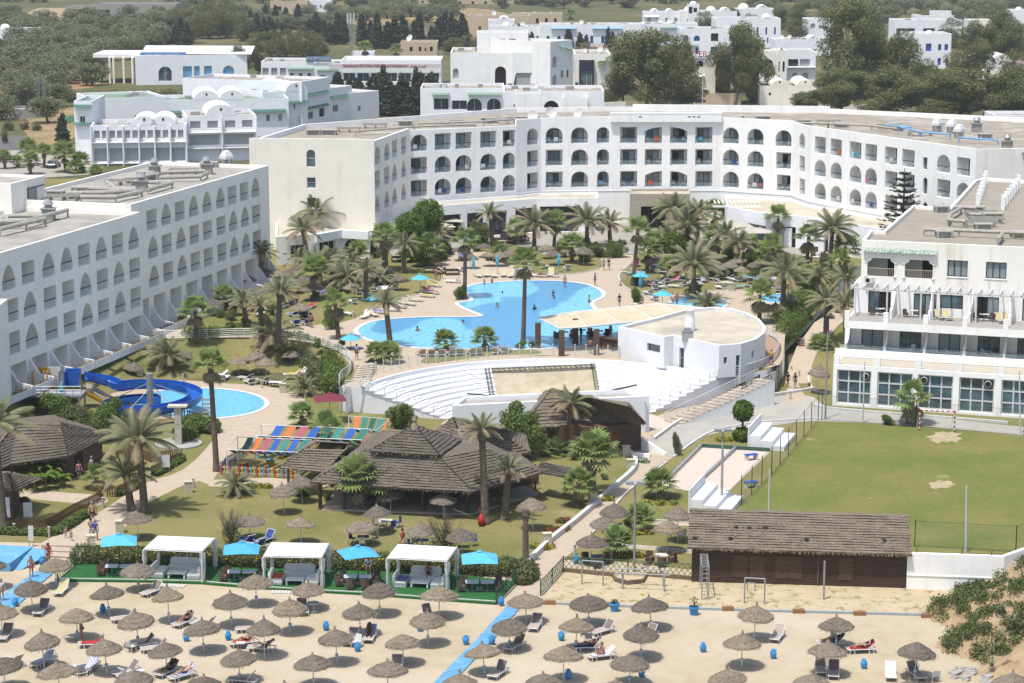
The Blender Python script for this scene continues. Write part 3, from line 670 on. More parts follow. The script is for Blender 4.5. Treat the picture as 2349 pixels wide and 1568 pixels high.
k=P(-60,935,ZU);fp=[(k.x-3,k.y-3),(k.x+3.2,k.y-3),(k.x+3.2,k.y+2),(k.x-3,k.y+2)]
Wz=Wall(fp[0],fp[1],ZU,13.5);hs=[('r',2.6,4.7,z,z+1.7)for z in(3.2,6.2,9.2)];Wz=shell(fp,ZU,12.6,{0:hs},sb,SH,ROOFG,ph=.4,depth=1)
for h in hs:pane(Wz[0],h,1,sb,SHADEIN,RAILD,6,1,.05)
rw=thing('terraced_hotel_wing','white terraced hotel wing with large gridded windows and pergola balconies beside the football pitch','hotel')
GA=P(1909,931,0);GB=P(2440,967,0);GD=(GB-GA).normalized();GN=Vector((-GD.y,GD.x,0))
def line(x0,z,back):
 a=GA+GN*back;W=Wall((a.x-GD.x*60,a.y-GD.y*60),(a.x+GD.x*60,a.y+GD.y*60),0,1);return W.w(uat(W,x0,z),0)
def rect(x0,z,back,depth):
 a=line(x0,z,back);L_=48;p=[a,a+GD*L_,a+GD*L_+GN*depth,a+GN*depth];return[(v.x,v.y)for v in p]
r1=rect(1909,0,0,30);W1=Wall(r1[0],r1[1],0,4.2)
h1=[]
for a,b in((630,945),(1000,1322),(1372,1695),(1750,2075),(2138,2470),(2520,2850)):
 h1.append(('r',uat(W1,T0(3,a),2),uat(W1,T0(3,b),2),.25,3.75))
W1=shell(r1,0,4.25,{0:h1},rw,WHITE,M('cream_tiles',(.60,.53,.42),.9,(.54,.47,.37),2),ph=.02,depth=.3)[0]
BG=GLASSM('blue_pool_hall_glass',(.075,.14,.17),.06)
for h in h1:pane(W1,h,.3,rw,BG,WHITEM,3,3,.14)
for k in range(9):
 u=.3+k*4.05;mb=MB(WHITE);mb.box((u-.28,.02,4.25),(u+.28,.4,5.25),W1.T());mb.build('terrace_pier',rw)
mb=MB(WHITEM)
for j in range(5):mb.box((.3,.18,4.4+j*.2),(34,.215,4.43+j*.2),W1.T())
mb.build('terrace_railing',rw)
for x in(895,1430,2018):
 u=uat(W1,T0(3,x),3.1);mb=MB(WHITEM);mb.lathe([(.30,0),(.34,.05),(.34,.12),(.30,.14)],14,T=W1.T()@Matrix.Translation((u,.1,3.2))@Matrix.Rotation(PI/2,4,'X'));mb.m(DARKIN);mb.lathe([(.0,.1),(.27,.1)],14,T=W1.T()@Matrix.Translation((u,.08,3.2))@Matrix.Rotation(PI/2,4,'X'));mb.build('round_fan',rw)
ZF1=4.75;ZF2=8.0;ZF3=11.1;ZT=15.55
r2=rect(1937,ZF1,6.6,26);W2=Wall(r2[0],r2[1],4.25,7.5)
def rooms(W,z,zt,xs,w=2.2,h=2.25,dark=()):
 hs=[]
 for i,x in enumerate(xs):
  u=uat(W,x,z+1);hs.append(('r',u-w/2,u+w/2,z+(.9 if i in dark else .05),z+h))
 return hs
bx=[T0(3,955),T0(3,1305),T0(3,1664),T0(3,2025),T0(3,2390),T0(3,2750)]
h2=rooms(W2,ZF1,7.5,bx)
W2=shell(r2,4.25,7.6,{0:h2},rw,WHITE,SHADEIN,ph=.02,depth=.12)[0]
def door2(W,h,dep,seed):
 r_=random.Random(seed);mb=MB(CURT,FRAME,DGLASS,DARKIN);T=W.T();k,a,b,z0,z1=h
 opts=[CURT,TGLASS,DARKIN,CURT,TGLASS]
 for i in(0,1):mb.m(r_.choice(opts));mb.box((a+i*(b-a)/2,dep-.04,z0),(a+(i+1)*(b-a)/2,dep-.01,z1),T)
 mb.m(FRAME)
 for u in(a+.04,(a+b)/2,b-.04):mb.box((u-.045,dep-.09,z0),(u+.045,dep-.045,z1),T)
 for z in(z0+.04,z1-.04):mb.box((a,dep-.095,z-.04),(b,dep-.05,z+.04),T)
 mb.build('glass_door',rw)
for i,h in enumerate(h2):door2(W2,h,.12,i)
def fins(W,z,n,u0,du,front,zt,curved=True):
 for i in range(n):
  u=u0+i*du;mb=MB(WHITE);T=W.T();prof=[(0,z),(front,z),(front,z+.9)]+[(front*(1-t),z+.9+(zt-z-.9)*t**2.2)for t in(.25,.5,.7,.85,.95)]+[(0,zt)]
  m=len(prof);v=[T@Vector((u-.12,-a,b))for a,b in prof]+[T@Vector((u+.12,-a,b))for a,b in prof]
  mb.add(v,[tuple(range(m)),tuple(range(2*m-1,m-1,-1))]+[((a+1)%m,a,a+m,(a+1)%m+m)for a in range(m)]);mb.build('balcony_fin',rw)
du=4.05
mb=MB(WHITE);mb.box((-.5,-2.9,4.26),(34,-2.65,ZF1+.35),W2.T());mb.m(M('pale_balcony_floor',(.45,.42,.38),.9));mb.box((-.4,-2.65,4.26),(34,-.01,ZF1),W2.T());mb.build('lower_balcony_floor',rw)
mb=MB(CLRG,RAILD);mb.box((0,-2.8,ZF1+.36),(34,-2.78,ZF1+.85),W2.T());mb.m(RAILD);mb.box((0,-2.82,ZF1+.86),(34,-2.76,ZF1+.92),W2.T());mb.build('lower_balcony_rail',rw)
ua=[uat(W2,T0(3,x),6)for x in(750,1105,1465,1825,2190,2560,2930)]
for i,u in enumerate(ua):fins(W2,ZF1,1,max(u,.0),0,2.7,7.45)
r3=rect(1949,ZF2,6.4,25);W3=Wall(r3[0],r3[1],7.6,ZF3)
h3=rooms(W3,ZF2,ZF3,[T0(3,1022),T0(3,1440),T0(3,1682),T0(3,2010),T0(3,2440)],2.3,2.3,dark=(2,))
r3w=rect(1958,ZF2,9.0,22.5);W3w=Wall(r3w[0],r3w[1],ZF2,ZF3)
h3=rooms(W3w,ZF2,ZF3,[T0(3,1022),T0(3,1440),T0(3,1682),T0(3,2010),T0(3,2440)],2.3,2.3,dark=(2,))
mb=MB(WHITE);mb.box((0,-3.0,7.35),(34,3,ZF2-.01),W3.T());mb.m(M('wood_grey_deck',(.40,.37,.33),.9,(.33,.30,.27),2));mb.poly([W3.w(.1,ZF2,-2.9),W3.w(34,ZF2,-2.9),W3.w(34,ZF2,3),W3.w(.1,ZF2,3)])
mb.m(WHITE);mb.box((0,-3.05,7.36),(34,-3.003,ZF2+.12),W3.T())
for u in[0.2]+[uat(W3,T0(3,x),8)for x in(1118,1480,1835,2205,2560)]:mb.box((u-.25,-3.07,ZF2-.6),(u+.25,-2.7,ZF2+1.1),W3.T())
mb.build('upper_deck',rw)
mb=MB(WHITEM)
for j in range(5):mb.box((.2,-2.92,ZF2+.2+j*.19),(34,-2.89,ZF2+.23+j*.19),W3.T())
mb.build('upper_railing',rw)
W3w=shell(r3w,ZF2,ZF3,{0:h3},rw,WHITE,SHADEIN,ph=.02,depth=.12)[0]
for i,h in enumerate(h3):door2(W3w,h,.12,i+20)
for u in[uat(W3w,T0(3,x),9)for x in(1160,1510,1870,2240)]:fins(W3w,ZF2,1,u,0,2.6,10.8)
mb=MB(WHITEM)
for k in range(19):mb.box((.2+k*1.05,-2.6,ZF3-.12),(.34+k*1.05,.02,ZF3+.06),W3w.T())
mb.box((0,-2.35,ZF3-.3),(34,-2.2,ZF3-.13),W3w.T())
for u in[uat(W3w,T0(3,x),8.8)-0 for x in(830,1118,1425,1532,1928,2250)]:mb.box((u-.08,-2.36,ZF2+.002),(u+.08,-2.19,ZF3-.3),W3w.T())
mb.build('balcony_pergola',rw)
top=[P(1978,543,ZT),P(2500,561,ZT)];e=(GD)
tf=rect(1976,ZF3+2,9.0,4);A0=Vector((*tf[0],0))
rp_=[P(1996,528,ZT),P(2027,529,ZT),P(2094,471,ZT),P(2177,478,ZT),P(2234,415,ZT)]
fpT=[tf[0],tf[1]]+[((A0+GD*48+GN*46).x,(A0+GD*48+GN*46).y),((rp_[4]+GD*2).x,(rp_[4]+GD*2).y+4)]+[(p.x,p.y)for p in rp_[::-1]]
W4=Wall(fpT[0],fpT[1],ZF3,ZT)
lg=[('r',uat(W4,T0(3,905),13),uat(W4,T0(3,1168),13),ZF3+.75,ZF3+2.65),('r',uat(W4,T0(3,1250),13),uat(W4,T0(3,1522),13),ZF3+.75,ZF3+2.65)]
wn=[('r',uat(W4,T0(3,a),13),uat(W4,T0(3,b),13),ZF3+1.1,ZF3+2.8)for a,b in((1646,1831),(1999,2188),(2370,2560))]
n4=len(fpT);mbw=MB(WARM);
lg=[('a',a,b,c,d)if False else(k,a,b,c,d)for k,a,b,c,d in lg]
Wt4=shell2(fpT,ZF3,[ZT]*n4,ZT-.4,{0:lg+wn},rw,WARM,M('brown_roof_felt',(.38,.335,.27),.95,(.32,.28,.23),.4,bump=.15),depth=.25)
W4=Wt4[0]
for h in wn:pane(W4,h,.25,rw,CURT,FRAME,3,1,.09,sill=WHITE)
for i,h in enumerate(lg):
 mb=MB(SHADEIN,DARKIN,WHITE);k,a,b,z0,z1=h;T=W4.T()
 mb.box((a-.1,.26,z0-.7),(b+.1,3,z0-.69),T);mb.box((a-.1,2.9,z0-.7),(b+.1,3,z1),T);mb.box((a-.1,.3,z1+.003),(b+.1,3,z1+.05),T);mb.box((a-.15,.26,z0-.7),(a-.1,3,z1),T);mb.box((b+.1,.26,z0-.7),(b+.15,3,z1),T)
 mb.m(DARKIN);mb.box((a+(b-a)*(.5 if i else .6),2.85,z0-.65),(a+(b-a)*.92,2.89,z1-.3),T)
 l=mb.build('loggia',rw);mb=MB(WHITE)
 for s in(a-.0,b-.0):
  mb.lathe([(.17,0),(.17,.1),(.1,.15),(.1,1.35),(.18,1.45),(.2,1.6)],10,T=T@Matrix.Translation((s,.02,z0)))
 for s,c in((a,1),(b,-1)):
  pts=[(s,z1),(s,z1-.45)]+[(s+c*.55*math.sin(t),z1-.45*math.cos(t))for t in(0.2,.7,1.1,1.5)];mb.poly([W4.w(p[0],p[1],.01)for p in(pts if c<0 else pts[::-1])])
 mb.build('arcade_column',l);mb=MB(M('cream_rail',(.6,.5,.38),.6))
 for k2 in range(int((b-a)/.17)):mb.box((a+.1+k2*.17,.08,z0),(a+.14+k2*.17,.12,z0+.8),T)
 mb.box((a,.06,z0+.8),(b,.14,z0+.86),T);mb.build('balustrade',l)
mb=MB(WHITE,TILE);T=W4.T();a,b=lg[0][1]-.35,lg[1][2]+.3
for k in range(int((b-a)/.32)):mb.m(WHITE);mb.box((a+k*.32,-.22,ZF3+3.0),(a+k*.32+.16,-.003,ZF3+3.25),T)
mb.box((a,-.3,ZF3+3.25),(b,-.003,ZF3+3.33),T);mb.m(M('weathered_green_tiles',(.55,.60,.52),.6,(.12,.24,.17),7,.48,.55));mb.add([T@Vector(v)for v in((a,-.42,ZF3+3.34),(b,-.42,ZF3+3.34),(b,-.003,ZF3+3.7),(a,-.003,ZF3+3.7))],[(0,1,2,3)]);mb.build('tiled_cornice',rw)
mb=MB(WHITEM,DARKIN);u=uat(W4,T0(3,930),11.5);mb.box((u-.45,-.4,ZF3+.05),(u+.45,-.02,ZF3+.65),T);mb.m(DARKIN);mb.lathe([(0,.02),(.22,.02)],12,T=T@Matrix.Translation((u-.12,-.39,ZF3+.35))@Matrix.Rotation(PI/2,4,'X'));mb.build('air_conditioner',rw)
ducts(rw,[[(2120,527),(2200,529),(2349,535),(2420,538)],[(2205,477),(2180,492),(2175,505),(2215,509)],[(2190,475),(2240,478)],[(2300,536),(2290,550)]],ZT+.3,.2)
plant(rw,[(2165,545,'u'),(2255,528,'u'),(2240,505,'u'),(2275,503,'u'),(2235,488,'u'),(2250,498,'g'),(2262,512,'g'),(2245,520,'g'),(2340,545,'u'),(2160,487,'u')],ZT-.4,4)
mb=MB(WHITE)
for k in range(7):
 p=P(2242+k*3,478-k*9,ZT-.4);q_=P(2300+k*6,482-k*8,ZT-.4)
 mb.box((p.x-.2,p.y-.2,ZT-.4),(p.x+.2,p.y+.2,ZT+1.3));mb.box((q_.x-.2,q_.y-.2,ZT-.4),(q_.x+.2,q_.y+.2,ZT+1.3))
 if k<6:
  for A_,B_ in((p,P(2242+(k+1)*3,478-(k+1)*9,ZT-.4)),(q_,P(2300+(k+1)*6,482-(k+1)*8,ZT-.4))):
   for t in range(8):
    c=A_.lerp(B_,(t+.5)/8);mb.box((c.x-.04,c.y-.04,ZT-.4),(c.x+.04,c.y+.04,ZT+.6))
   mb.tube([A_+Vector((0,0,1.1)),B_+Vector((0,0,1.1))],.06,4)
mb.build('roof_stair_railing',rw)
mark('the terraced hotel wing',P(1960,900,0))
def thatchmat(name,c1,c2,c3=None):
 m,N,L,b=nodes(name)
 c1,c2=kk(c1),kk(c2);n=noise_tex(N,L,.9,5,.7);f=noise_tex(N,L,7,5,.8,stretch=(1,1,.35))
 c=ramp(N,L,n.outputs[0],[(.3,c2),(.7,c1)]).outputs[0];ff=ramp(N,L,f.outputs[0],[(.3,(.45,.45,.45)),(.7,(1.45,1.42,1.38))]).outputs[0]
 c=mixc(N,L,1.0,c,ff,'MULTIPLY');oi=N.new('ShaderNodeObjectInfo');rr=ramp(N,L,oi.outputs['Random'],[(0,(.62,.62,.64)),(.5,(.92,.9,.87)),(1,(1.15,1.08,.96))]);c=mixc(N,L,1.0,c,rr.outputs[0],'MULTIPLY');L.new(c,b.inputs['Base Color']);b.inputs['Roughness'].default_value=1;b.inputs['Specular IOR Level'].default_value=.05
 bm=N.new('ShaderNodeBump');bm.inputs['Strength'].default_value=.9;bm.inputs['Distance'].default_value=.12;L.new(f.outputs[0],bm.inputs['Height']);L.new(bm.outputs[0],b.inputs['Normal'])
 MATS[name]=m;return m
TH1=thatchmat('grey_thatch',(.285,.255,.22),(.20,.178,.155));TH2=thatchmat('straw_thatch',(.34,.305,.255),(.23,.20,.165))
def thatch_face(mb,e0,e1,r0,r1,n=12,step=.14,seed=1,m=None):
 """layered thatch from eave e0-e1 up to ridge r0-r1: each course overhangs the one below"""
 r_=random.Random(seed);e0,e1,r0,r1=[Vector(p)for p in(e0,e1,r0,r1)]
 nrm=(e1-e0).cross(r0-e0).normalized();nrm=nrm if nrm.z>0 else-nrm
 L_=max((e1-e0).length,(r1-r0).length);m=m or max(4,int(L_/.45))
 dn=((e0+e1)/2-(r0+r1)/2).normalized()
 for i in range(n):
  t0=i/n;t1=(i+1)/n+.02;A_=e0.lerp(r0,t0);B_=e1.lerp(r1,t0);C_=e0.lerp(r0,min(t1,1));D_=e1.lerp(r1,min(t1,1))
  v=[];f=[]
  for k in range(m+1):
   s=k/m;lo=A_.lerp(B_,s)+nrm*(step+r_.uniform(-.02,.02)+.025*sin(k*.45+i*1.1+seed))+dn*(r_.uniform(-.01,.05));up=C_.lerp(D_,s)+nrm*.015;un=A_.lerp(B_,s)-nrm*.05+dn*r_.uniform(-.02,.06)
   md=A_.lerp(B_,s).lerp(C_.lerp(D_,s),.35)+nrm*(step*.95+r_.uniform(-.03,.03))
   v+=[un,lo,md,up]
  for k in range(m):
   a=k*4;
   for j in range(3):f.append((a+j,a+4+j,a+5+j,a+1+j))
  mb.add(v,f)
WOODD=M('dark_timber_boards',(.14,.09,.062),.8,(.085,.052,.036),2,bump=.5,stretch=(.4,.4,9))
WOODR=M('reddish_timber',(.22,.085,.035),.7,(.14,.05,.022),2,stretch=(.4,.4,6))
POST=M('brown_post',(.14,.09,.06),.8,(.09,.06,.04),3)
STRAW=M('dry_straw',(.36,.31,.22),1,(.24,.20,.14),8)
def fringe(mb,pts,n,r_,l=.35):
 for i in range(len(pts)-1):
  a,b=Vector(pts[i]),Vector(pts[i+1]);k=max(1,int((b-a).length*n))
  for _ in range(k):
   t=r_.random();p=a.lerp(b,t)+Vector((r_.uniform(-.05,.05),r_.uniform(-.05,.05),0));d=Vector((r_.uniform(-.12,.12),r_.uniform(-.12,.12),-r_.uniform(.4,1)*l));s=(b-a).normalized()*.04
   mb.poly([p-s,p+s,p+d])
def hiproof(root,eave,ridge,z0,z1,n=10,seed=1,mat=None,name='roof',fr=True):
 """eave: pixel corners on level z0 (counter clockwise), ridge: for every edge the index pair into ridge points"""
 E=[P(x,y,z0)for x,y in eave[0]];Rg=[P(x,y,z1)for x,y in ridge]
 mb=MB(mat or TH1,STRAW);r_=random.Random(seed);k=len(E)
 for i,(a,b)in enumerate(eave[1]):thatch_face(mb,E[i],E[(i+1)%k],Rg[a],Rg[b],n,seed=seed+i)
 mb.m(STRAW)
 if fr:fringe(mb,[p+Vector((0,0,.05))for p in E]+[E[0]],14,r_)
 return mb.build(name,root),E,Rg
pv=thing('thatched_pavilion','large open sided pavilion under a two tiered grey thatched roof, plants in its corner','pavilion')
o,E,Rg=hiproof(pv,([(712,1108),(1084,1130),(1243,1086),(1180,1035),(860,1000)],[(0,1),(1,2),(2,3),(3,4),(4,0)]),[(846,1032),(1003,1047),(1110,1030),(1060,998),(880,990)],2.5,4.9,13,3)
mb=MB(TH1);mb.poly([p for p in Rg])
mb.build('roof_deck',pv)
o,E2,R2=hiproof(pv,([(848,1036),(1008,1047),(1058,1010),(905,1000)],[(0,0),(0,0),(0,0),(0,0)]),[(951,978)],5.0,6.9,10,9,name='upper_roof')
mb=MB(STRAW);c=R2[0];mb.lathe([(.55,-.5),(.3,0),(.16,.35),(.22,.5),(.05,.9)],10,c);mb.build('roof_tuft',o)
mb=MB(WOODR)
for i in range(4):
 a,b=E2[i].lerp(c,.2),E2[(i+1)%4].lerp(c,.2);mb.tube([(a.x,a.y,4.9),(b.x,b.y,4.9)],.12,5);mb.tube([(a.x,a.y,4.4),(a.x,a.y,5.3)],.12,6)
mb.build('clerestory_frame',pv)
for x,y in((735,1167),(970,1176),(1072,1180),(790,1172)):
 p=P(x,y,0);mb=MB(POST);mb.tube([(p.x,p.y,0),(p.x,p.y,2.75)],.17,8);mb.build('post',pv)
mb=MB(PAVE,DARKIN);fp=[P(738,1172,0),P(1080,1183,0),P(1235,1135,0),P(1180,1105,0),P(790,1095,0)];mb.prism([(p.x,p.y)for p in fp],0,.12);mb.build('floor',pv)
mb=MB(DARKIN,WOODD);
for a,b in((P(760,1120,0),P(800,1090,0)),(P(800,1090,0),P(1160,1100,0)),(P(1120,1132,0),P(1236,1112,0))):
 W=Wall(a,b,.12,2.6);mb.m(WOODD);mb.box((0,0,.12),(W.L,.15,1.1 if b.x>2 else 2.7),W.T())
mb.build('partition',pv)
mb=MB(DARKIN,WOODR,POST);r_=random.Random(4)
for k in range(9):
 p=P(r_.uniform(800,1060),r_.uniform(1125,1165),.12);mb.m(POST);mb.cbox((p.x,p.y,.85),(1,1,.06));mb.tube([(p.x,p.y,.12),(p.x,p.y,.85)],.06,5)
tag(mb.build('dining_tables'),'dark dining tables standing in the shade under the big two tiered thatched pavilion','tables',kind='stuff')
mark('the big thatched pavilion',P(900,1150,0))
an=thing('thatched_annex','smaller thatched canopy joined to the left corner of the big pavilion','canopy')
hiproof(an,([(643,1074),(745,1084),(850,1035),(722,1012)],[(0,1),(1,2),(2,3),(3,0)]),[(700,1030),(795,1032),(800,1018),(725,1014)],2.3,3.9,9,23)
for x,y in((662,1118),(737,1122)):p=P(x,y,0);mb=MB(POST);mb.tube([(p.x,p.y,0),(p.x,p.y,2.5)],.13,6);mb.build('post',an)
bk=thing('rear_thatched_hall','ridged thatched hall rising behind the big pavilion below the stage building','hall')
hiproof(bk,([(972,1020),(1080,1062),(1215,1040),(1205,1000),(1010,978)],[(0,0),(0,1),(1,2),(2,2),(2,0)]),[(1040,957),(1105,972),(1150,985)],2.5,5.6,12,31)
mb=MB(WOODD);fp=[P(1000,1022,2.3),P(1085,1050,2.3),P(1195,1035,2.3),P(1190,1010,2.3)];mb.prism([(p.x,p.y)for p in fp],0,2.7);mb.build('wall',bk)
hb=thing('thatched_timber_house','dark timber house with thatched hip roof and reddish double door beside the stage building','house')
hiproof(hb,([(1195,985),(1262,981),(1400,975),(1480,973),(1440,925),(1240,905)],[(0,0),(0,0),(0,1),(1,1),(1,0),(0,0)]),[(1268,893),(1440,933)],2.6,5.4,11,41)
fp=[P(1262,1042,0),P(1380,1052,0),P(1470,1033,0)];W1_=Wall(fp[0],fp[1],0,2.8);W2_=Wall(fp[1],fp[2],0,2.8);bk2=[P(1440,1003,0),P(1240,1010,0)]
mb=MB(WOODD);mb.prism([(p.x,p.y)for p in fp+bk2],0,2.8);mb.build('wall',hb)
mb=MB(WOODR,POST);u=uat(W2_,1394,1);
for k in range(2):mb.m(WOODR);mb.box((uat(W2_,1385,1)+k*1.0,-.06,.1),(uat(W2_,1385,1)+k*1.0+.94,-.004,2.05),W2_.T());
mb.box((uat(W1_,1345,1),-.05,.8),(uat(W1_,1378,1),-.004,1.9),W1_.T());mb.build('door',hb)
mark('the reddish timber door',P(1430,1045,0))
lp=thing('thatched_shelter','narrow low thatched shelter strip leaning beside the big pavilion above two palms','shelter')
mb=MB(TH1,STRAW);a=[P(1225,1083,2.2),P(1300,1096,2.2),P(1330,1078,2.6),P(1245,1060,2.6)];thatch_face(mb,a[0],a[1],a[3],a[2],6,seed=3);mb.build('roof',lp)
for x,y in((1228,1125),(1296,1135)):p=P(x,y,0);mb=MB(POST);mb.tube([(p.x,p.y,0),(p.x,p.y,2.3)],.1,6);mb.build('post',lp)
lh=thing('thatched_lodge','thatched timber lodge with open doorway standing behind banana plants','lodge')
hiproof(lh,([(-60,1100),(20,1068),(155,1048),(250,998),(120,955),(-60,975)],[(0,0),(0,1),(1,1),(1,1),(1,0),(0,0)]),[(42,968),(138,972)],2.3,4.9,13,51)
fp=[(-60,1120),(60,1112),(158,1103),(236,1062),(150,1030),(-60,1040)];w_=[P(x,y,0)for x,y in fp];mb=MB(WOODD);mb.prism([(p.x,p.y)for p in w_],0,2.5);mb.build('wall',lh)
W_=Wall(w_[2],w_[3],0,2.5);mb=MB(DARKIN,WOODR);mb.box((1.2,-.05,.05),(2.6,-.01,2.1),W_.T());mb.m(WOODR);mb.box((2.6,-.08,.05),(3.3,-.01,2.1),W_.T());mb.build('doorway',lh)
mark('the banana plant lodge',P(150,1110,0))
hl=thing('thatched_hut','small thatched hut with a poster beside its door near the left palm','hut')
hiproof(hl,([(-70,1120),(30,1128),(95,1100),(10,1085)],[(0,0),(0,0),(0,0),(0,0)]),[(20,1086)],2.4,3.6,8,61)
mb=MB(WOODD,WHITEM);fp=[P(-60,1190,0),P(30,1193,0),P(45,1165,0),P(-50,1160,0)];mb.prism([(p.x,p.y)for p in fp],0,2.5);mb.build('wall',hl)
W_=Wall(fp[0],fp[1],0,2.4);mb=MB(WHITEM,LBLUEP);mb.box((W_.L-1.0,-.05,.2),(W_.L-.2,-.01,1.9),W_.T());mb.build('poster',hl)
sh=thing('thatched_beach_shed','long dark slatted timber shed with sagging thatched roof full of small holes','shed')
SA,SB=P(1586,1335,0),P(2078,1350,0);SW=Wall(SA,SB,0,2.75);sd=8.0
fp=[SW.w(0,0),SW.w(SW.L,0),SW.w(SW.L,0,sd),SW.w(0,0,sd)]
mb=MB(WOODD,POST);mb.prism([(p.x,p.y)for p in fp],0,2.7)
for k in range(17):mb.box((.0,-.045,.12+k*.155),(SW.L,-.004,.2+k*.155),SW.T())
mb.add([SW.w(0,2.7,0),SW.w(0,2.7,sd),SW.w(0,4.1,sd/2)],[(0,1,2)]);mb.add([SW.w(SW.L,2.7,0),SW.w(SW.L,2.7,sd),SW.w(SW.L,4.1,sd/2)],[(0,1,2)])
mb.m(POST);mb.box((SW.L*.585,-.12,0),(SW.L*.595,-.005,2.7),SW.T());mb.build('wall',sh)
mb=MB(WOODD,POST)
for u0 in(uat(SW,1680,1),uat(SW,1720,1),uat(SW,1777,1),uat(SW,1805,1),uat(SW,1922,1)):mb.m(WOODD);mb.box((u0,-.075,.5),(u0+1.1,-.046,2.2),SW.T())
mb.build('door',sh)
mb=MB(TH1,STRAW,DARKIN);o_=.55
thatch_face(mb,SW.w(-.3,2.75,-o_),SW.w(SW.L+.3,2.68,-o_),SW.w(-.3,4.45,sd/2),SW.w(SW.L+.3,4.4,sd/2),15,.12,5)
thatch_face(mb,SW.w(SW.L+.3,2.7,sd+o_),SW.w(-.3,2.7,sd+o_),SW.w(SW.L+.3,4.4,sd/2),SW.w(-.3,4.45,sd/2),10,.12,6)
mb.m(STRAW);fringe(mb,[SW.w(-.3,2.8,-o_),SW.w(SW.L+.3,2.75,-o_)],26,random.Random(3),.3);ro=mb.build('roof',sh)
r_=random.Random(8)
for x,y in((1690,1211),(1719,1212),(1594,1242),(1756,1211),(1851,1238),(2031,1233),(1675,1240)):
 u=uat(SW,x,3.6);t=min(max((1262-y)/100,.05),.9);mb=MB(DARKIN,STRAW)
 def rp2(u,t,h=.16):return SW.w(u,2.75+1.7*t,-o_+(sd/2+o_)*t)+Vector((0,0,h))
 pts=[rp2(u+.2*cos(a)*r_.uniform(.5,1.4),t+.03*sin(a)*r_.uniform(.6,1.4),.2)for a in[k*PI/4 for k in range(8)]];mb.poly(pts)
 mb.m(STRAW)
 for k in range(26):
  a=r_.uniform(0,2*PI);p=rp2(u+cos(a)*.45,t+.07*sin(a),.22);mb.poly([p,p+Vector((.05,0,0)),p+Vector((r_.uniform(-.35,.35),r_.uniform(-.3,.3),r_.uniform(-.1,.12)))])
 mb.build('thatch_hole',ro)
mark('the dark beach shed',P(1830,1345,0))
bw=thing('boundary_wall','white rendered boundary wall with rusty hooks between the beach shed and the dune','wall')
WA,WB,WC=P(2079,1352,0),P(2300,1360,0),P(2420,1335,0);mb=MB(WHITE)
for a,b,h0,h1_ in((WA,WB,2.75,2.75),(WB,WC,2.75,3.4)):
 W=Wall(a,b,0,2.75);T=W.T();v=[T@Vector(p)for p in((0,0,0),(W.L,0,0),(W.L,0,h1_),(0,0,h0),(0,.3,0),(W.L,.3,0),(W.L,.3,h1_),(0,.3,h0))];mb.add(v,[(0,1,2,3),(5,4,7,6),(3,2,6,7),(1,5,6,2),(4,0,3,7)])
W=Wall(WA,WB,0,2.7);mb.box((0,-.05,1.05),(W.L,-.003,1.12),W.T());mb.build('wall',bw)
for x in(2103,2207,2275):
 u=uat(W,x,2.8);mb=MB(M('rusty_iron',(.20,.08,.04),.9));mb.tube([W.w(u,2.75,.15),W.w(u,3.0,.15),W.w(u+.05,3.2,.05)],.035,5);mb.build('hook',bw)
C0=Vector((4.3,P(1240,819,ZU).y-22.3,0));aR,aL=R(36),R(160)
am=thing('amphitheatre','white open air amphitheatre with curved stepped seats descending towards the stage','amphitheatre')
mb=MB(BRIGHT,PAVE);n=56;prof=[];z=ZU+.05;r=21.2
mb.m(PAVE);mb.lathe([(20.4,ZU+.05),(22.6,ZU+.05)],n,C0,aR,aL);mb.m(BRIGHT);mb.lathe([(22.6,ZU+.05),(22.6,0)],n,C0,aR-.04,aL+.02)
mb.lathe([(20.15,ZU+.05),(20.15,ZU+.22),(20.4,ZU+.22),(20.4,ZU+.05)],n,C0,aR,aL)
pr=[(20.15,ZU+.05)];zz=ZU+.05;rr=20.15
for k in range(9):zz-=.275;pr.append((rr,zz));rr-=.98;pr.append((rr,zz))
pr.append((rr,0));mb.lathe(pr[::-1],n,C0,aR,aL)
for a in(aR,aL):
 d=Vector((cos(a),sin(a),0));pts=[C0+d*r_ for r_,_ in[]];poly=[C0+d*p[0]+Vector((0,0,p[1]))for p in pr]+[C0+d*22.6+Vector((0,0,0))]+[C0+d*22.6+Vector((0,0,ZU+.05))]
 poly=[C0+d*22.6+Vector((0,0,0)),C0+d*22.6+Vector((0,0,ZU+.05)),C0+d*20.15+Vector((0,0,ZU+.05))]+[C0+d*p[0]+Vector((0,0,p[1]))for p in pr[1:]]
 mb.poly(poly)
mb.build('seating',am)
for a in(R(118),R(72),R(150),R(46)):
 mb=MB(BRIGHT);rr=20.1;zz=ZU+.05
 for k in range(9):
  T=Matrix.Translation(C0)@Matrix.Rotation(a,4,'Z');mb.box((rr-.5,-.8,zz-.55),(rr-.02,.8,zz-.135),T);rr-=.98;zz-=.275
 mb.build('aisle_steps',am)
mb=MB(COURT);mb.lathe([(0,.04),(11.3,.04)],24,C0,0,PI);mb.build('orchestra_floor',am)
for a in(aL+.012,aR-.012):
 mb=MB(WHITEM);d=Vector((cos(a),sin(a),0));p0=C0+d*20.4+Vector((0,0,ZU+.05));p1=C0+d*11.4+Vector((0,0,.05))
 for h in(.3,.5,.7,.95):mb.tube([p0+Vector((0,0,h)),p1+Vector((0,0,h))],.03,4)
 for t in range(8):p=p0.lerp(p1,t/7);mb.tube([p,p+Vector((0,0,.97))],.04,5)
 mb.build('handrail',am)
mb=MB(CLRG,WHITEM);ks=[R(a)for a in range(66,151,3)]
rimg=thing('glass_balustrade','curved clear glass balustrade with white posts along the top of the white seats','balustrade')
pts=[C0+Vector((cos(a),sin(a),0))*22.4+Vector((0,0,ZU+.05))for a in ks]
mb=MB(CLRG)
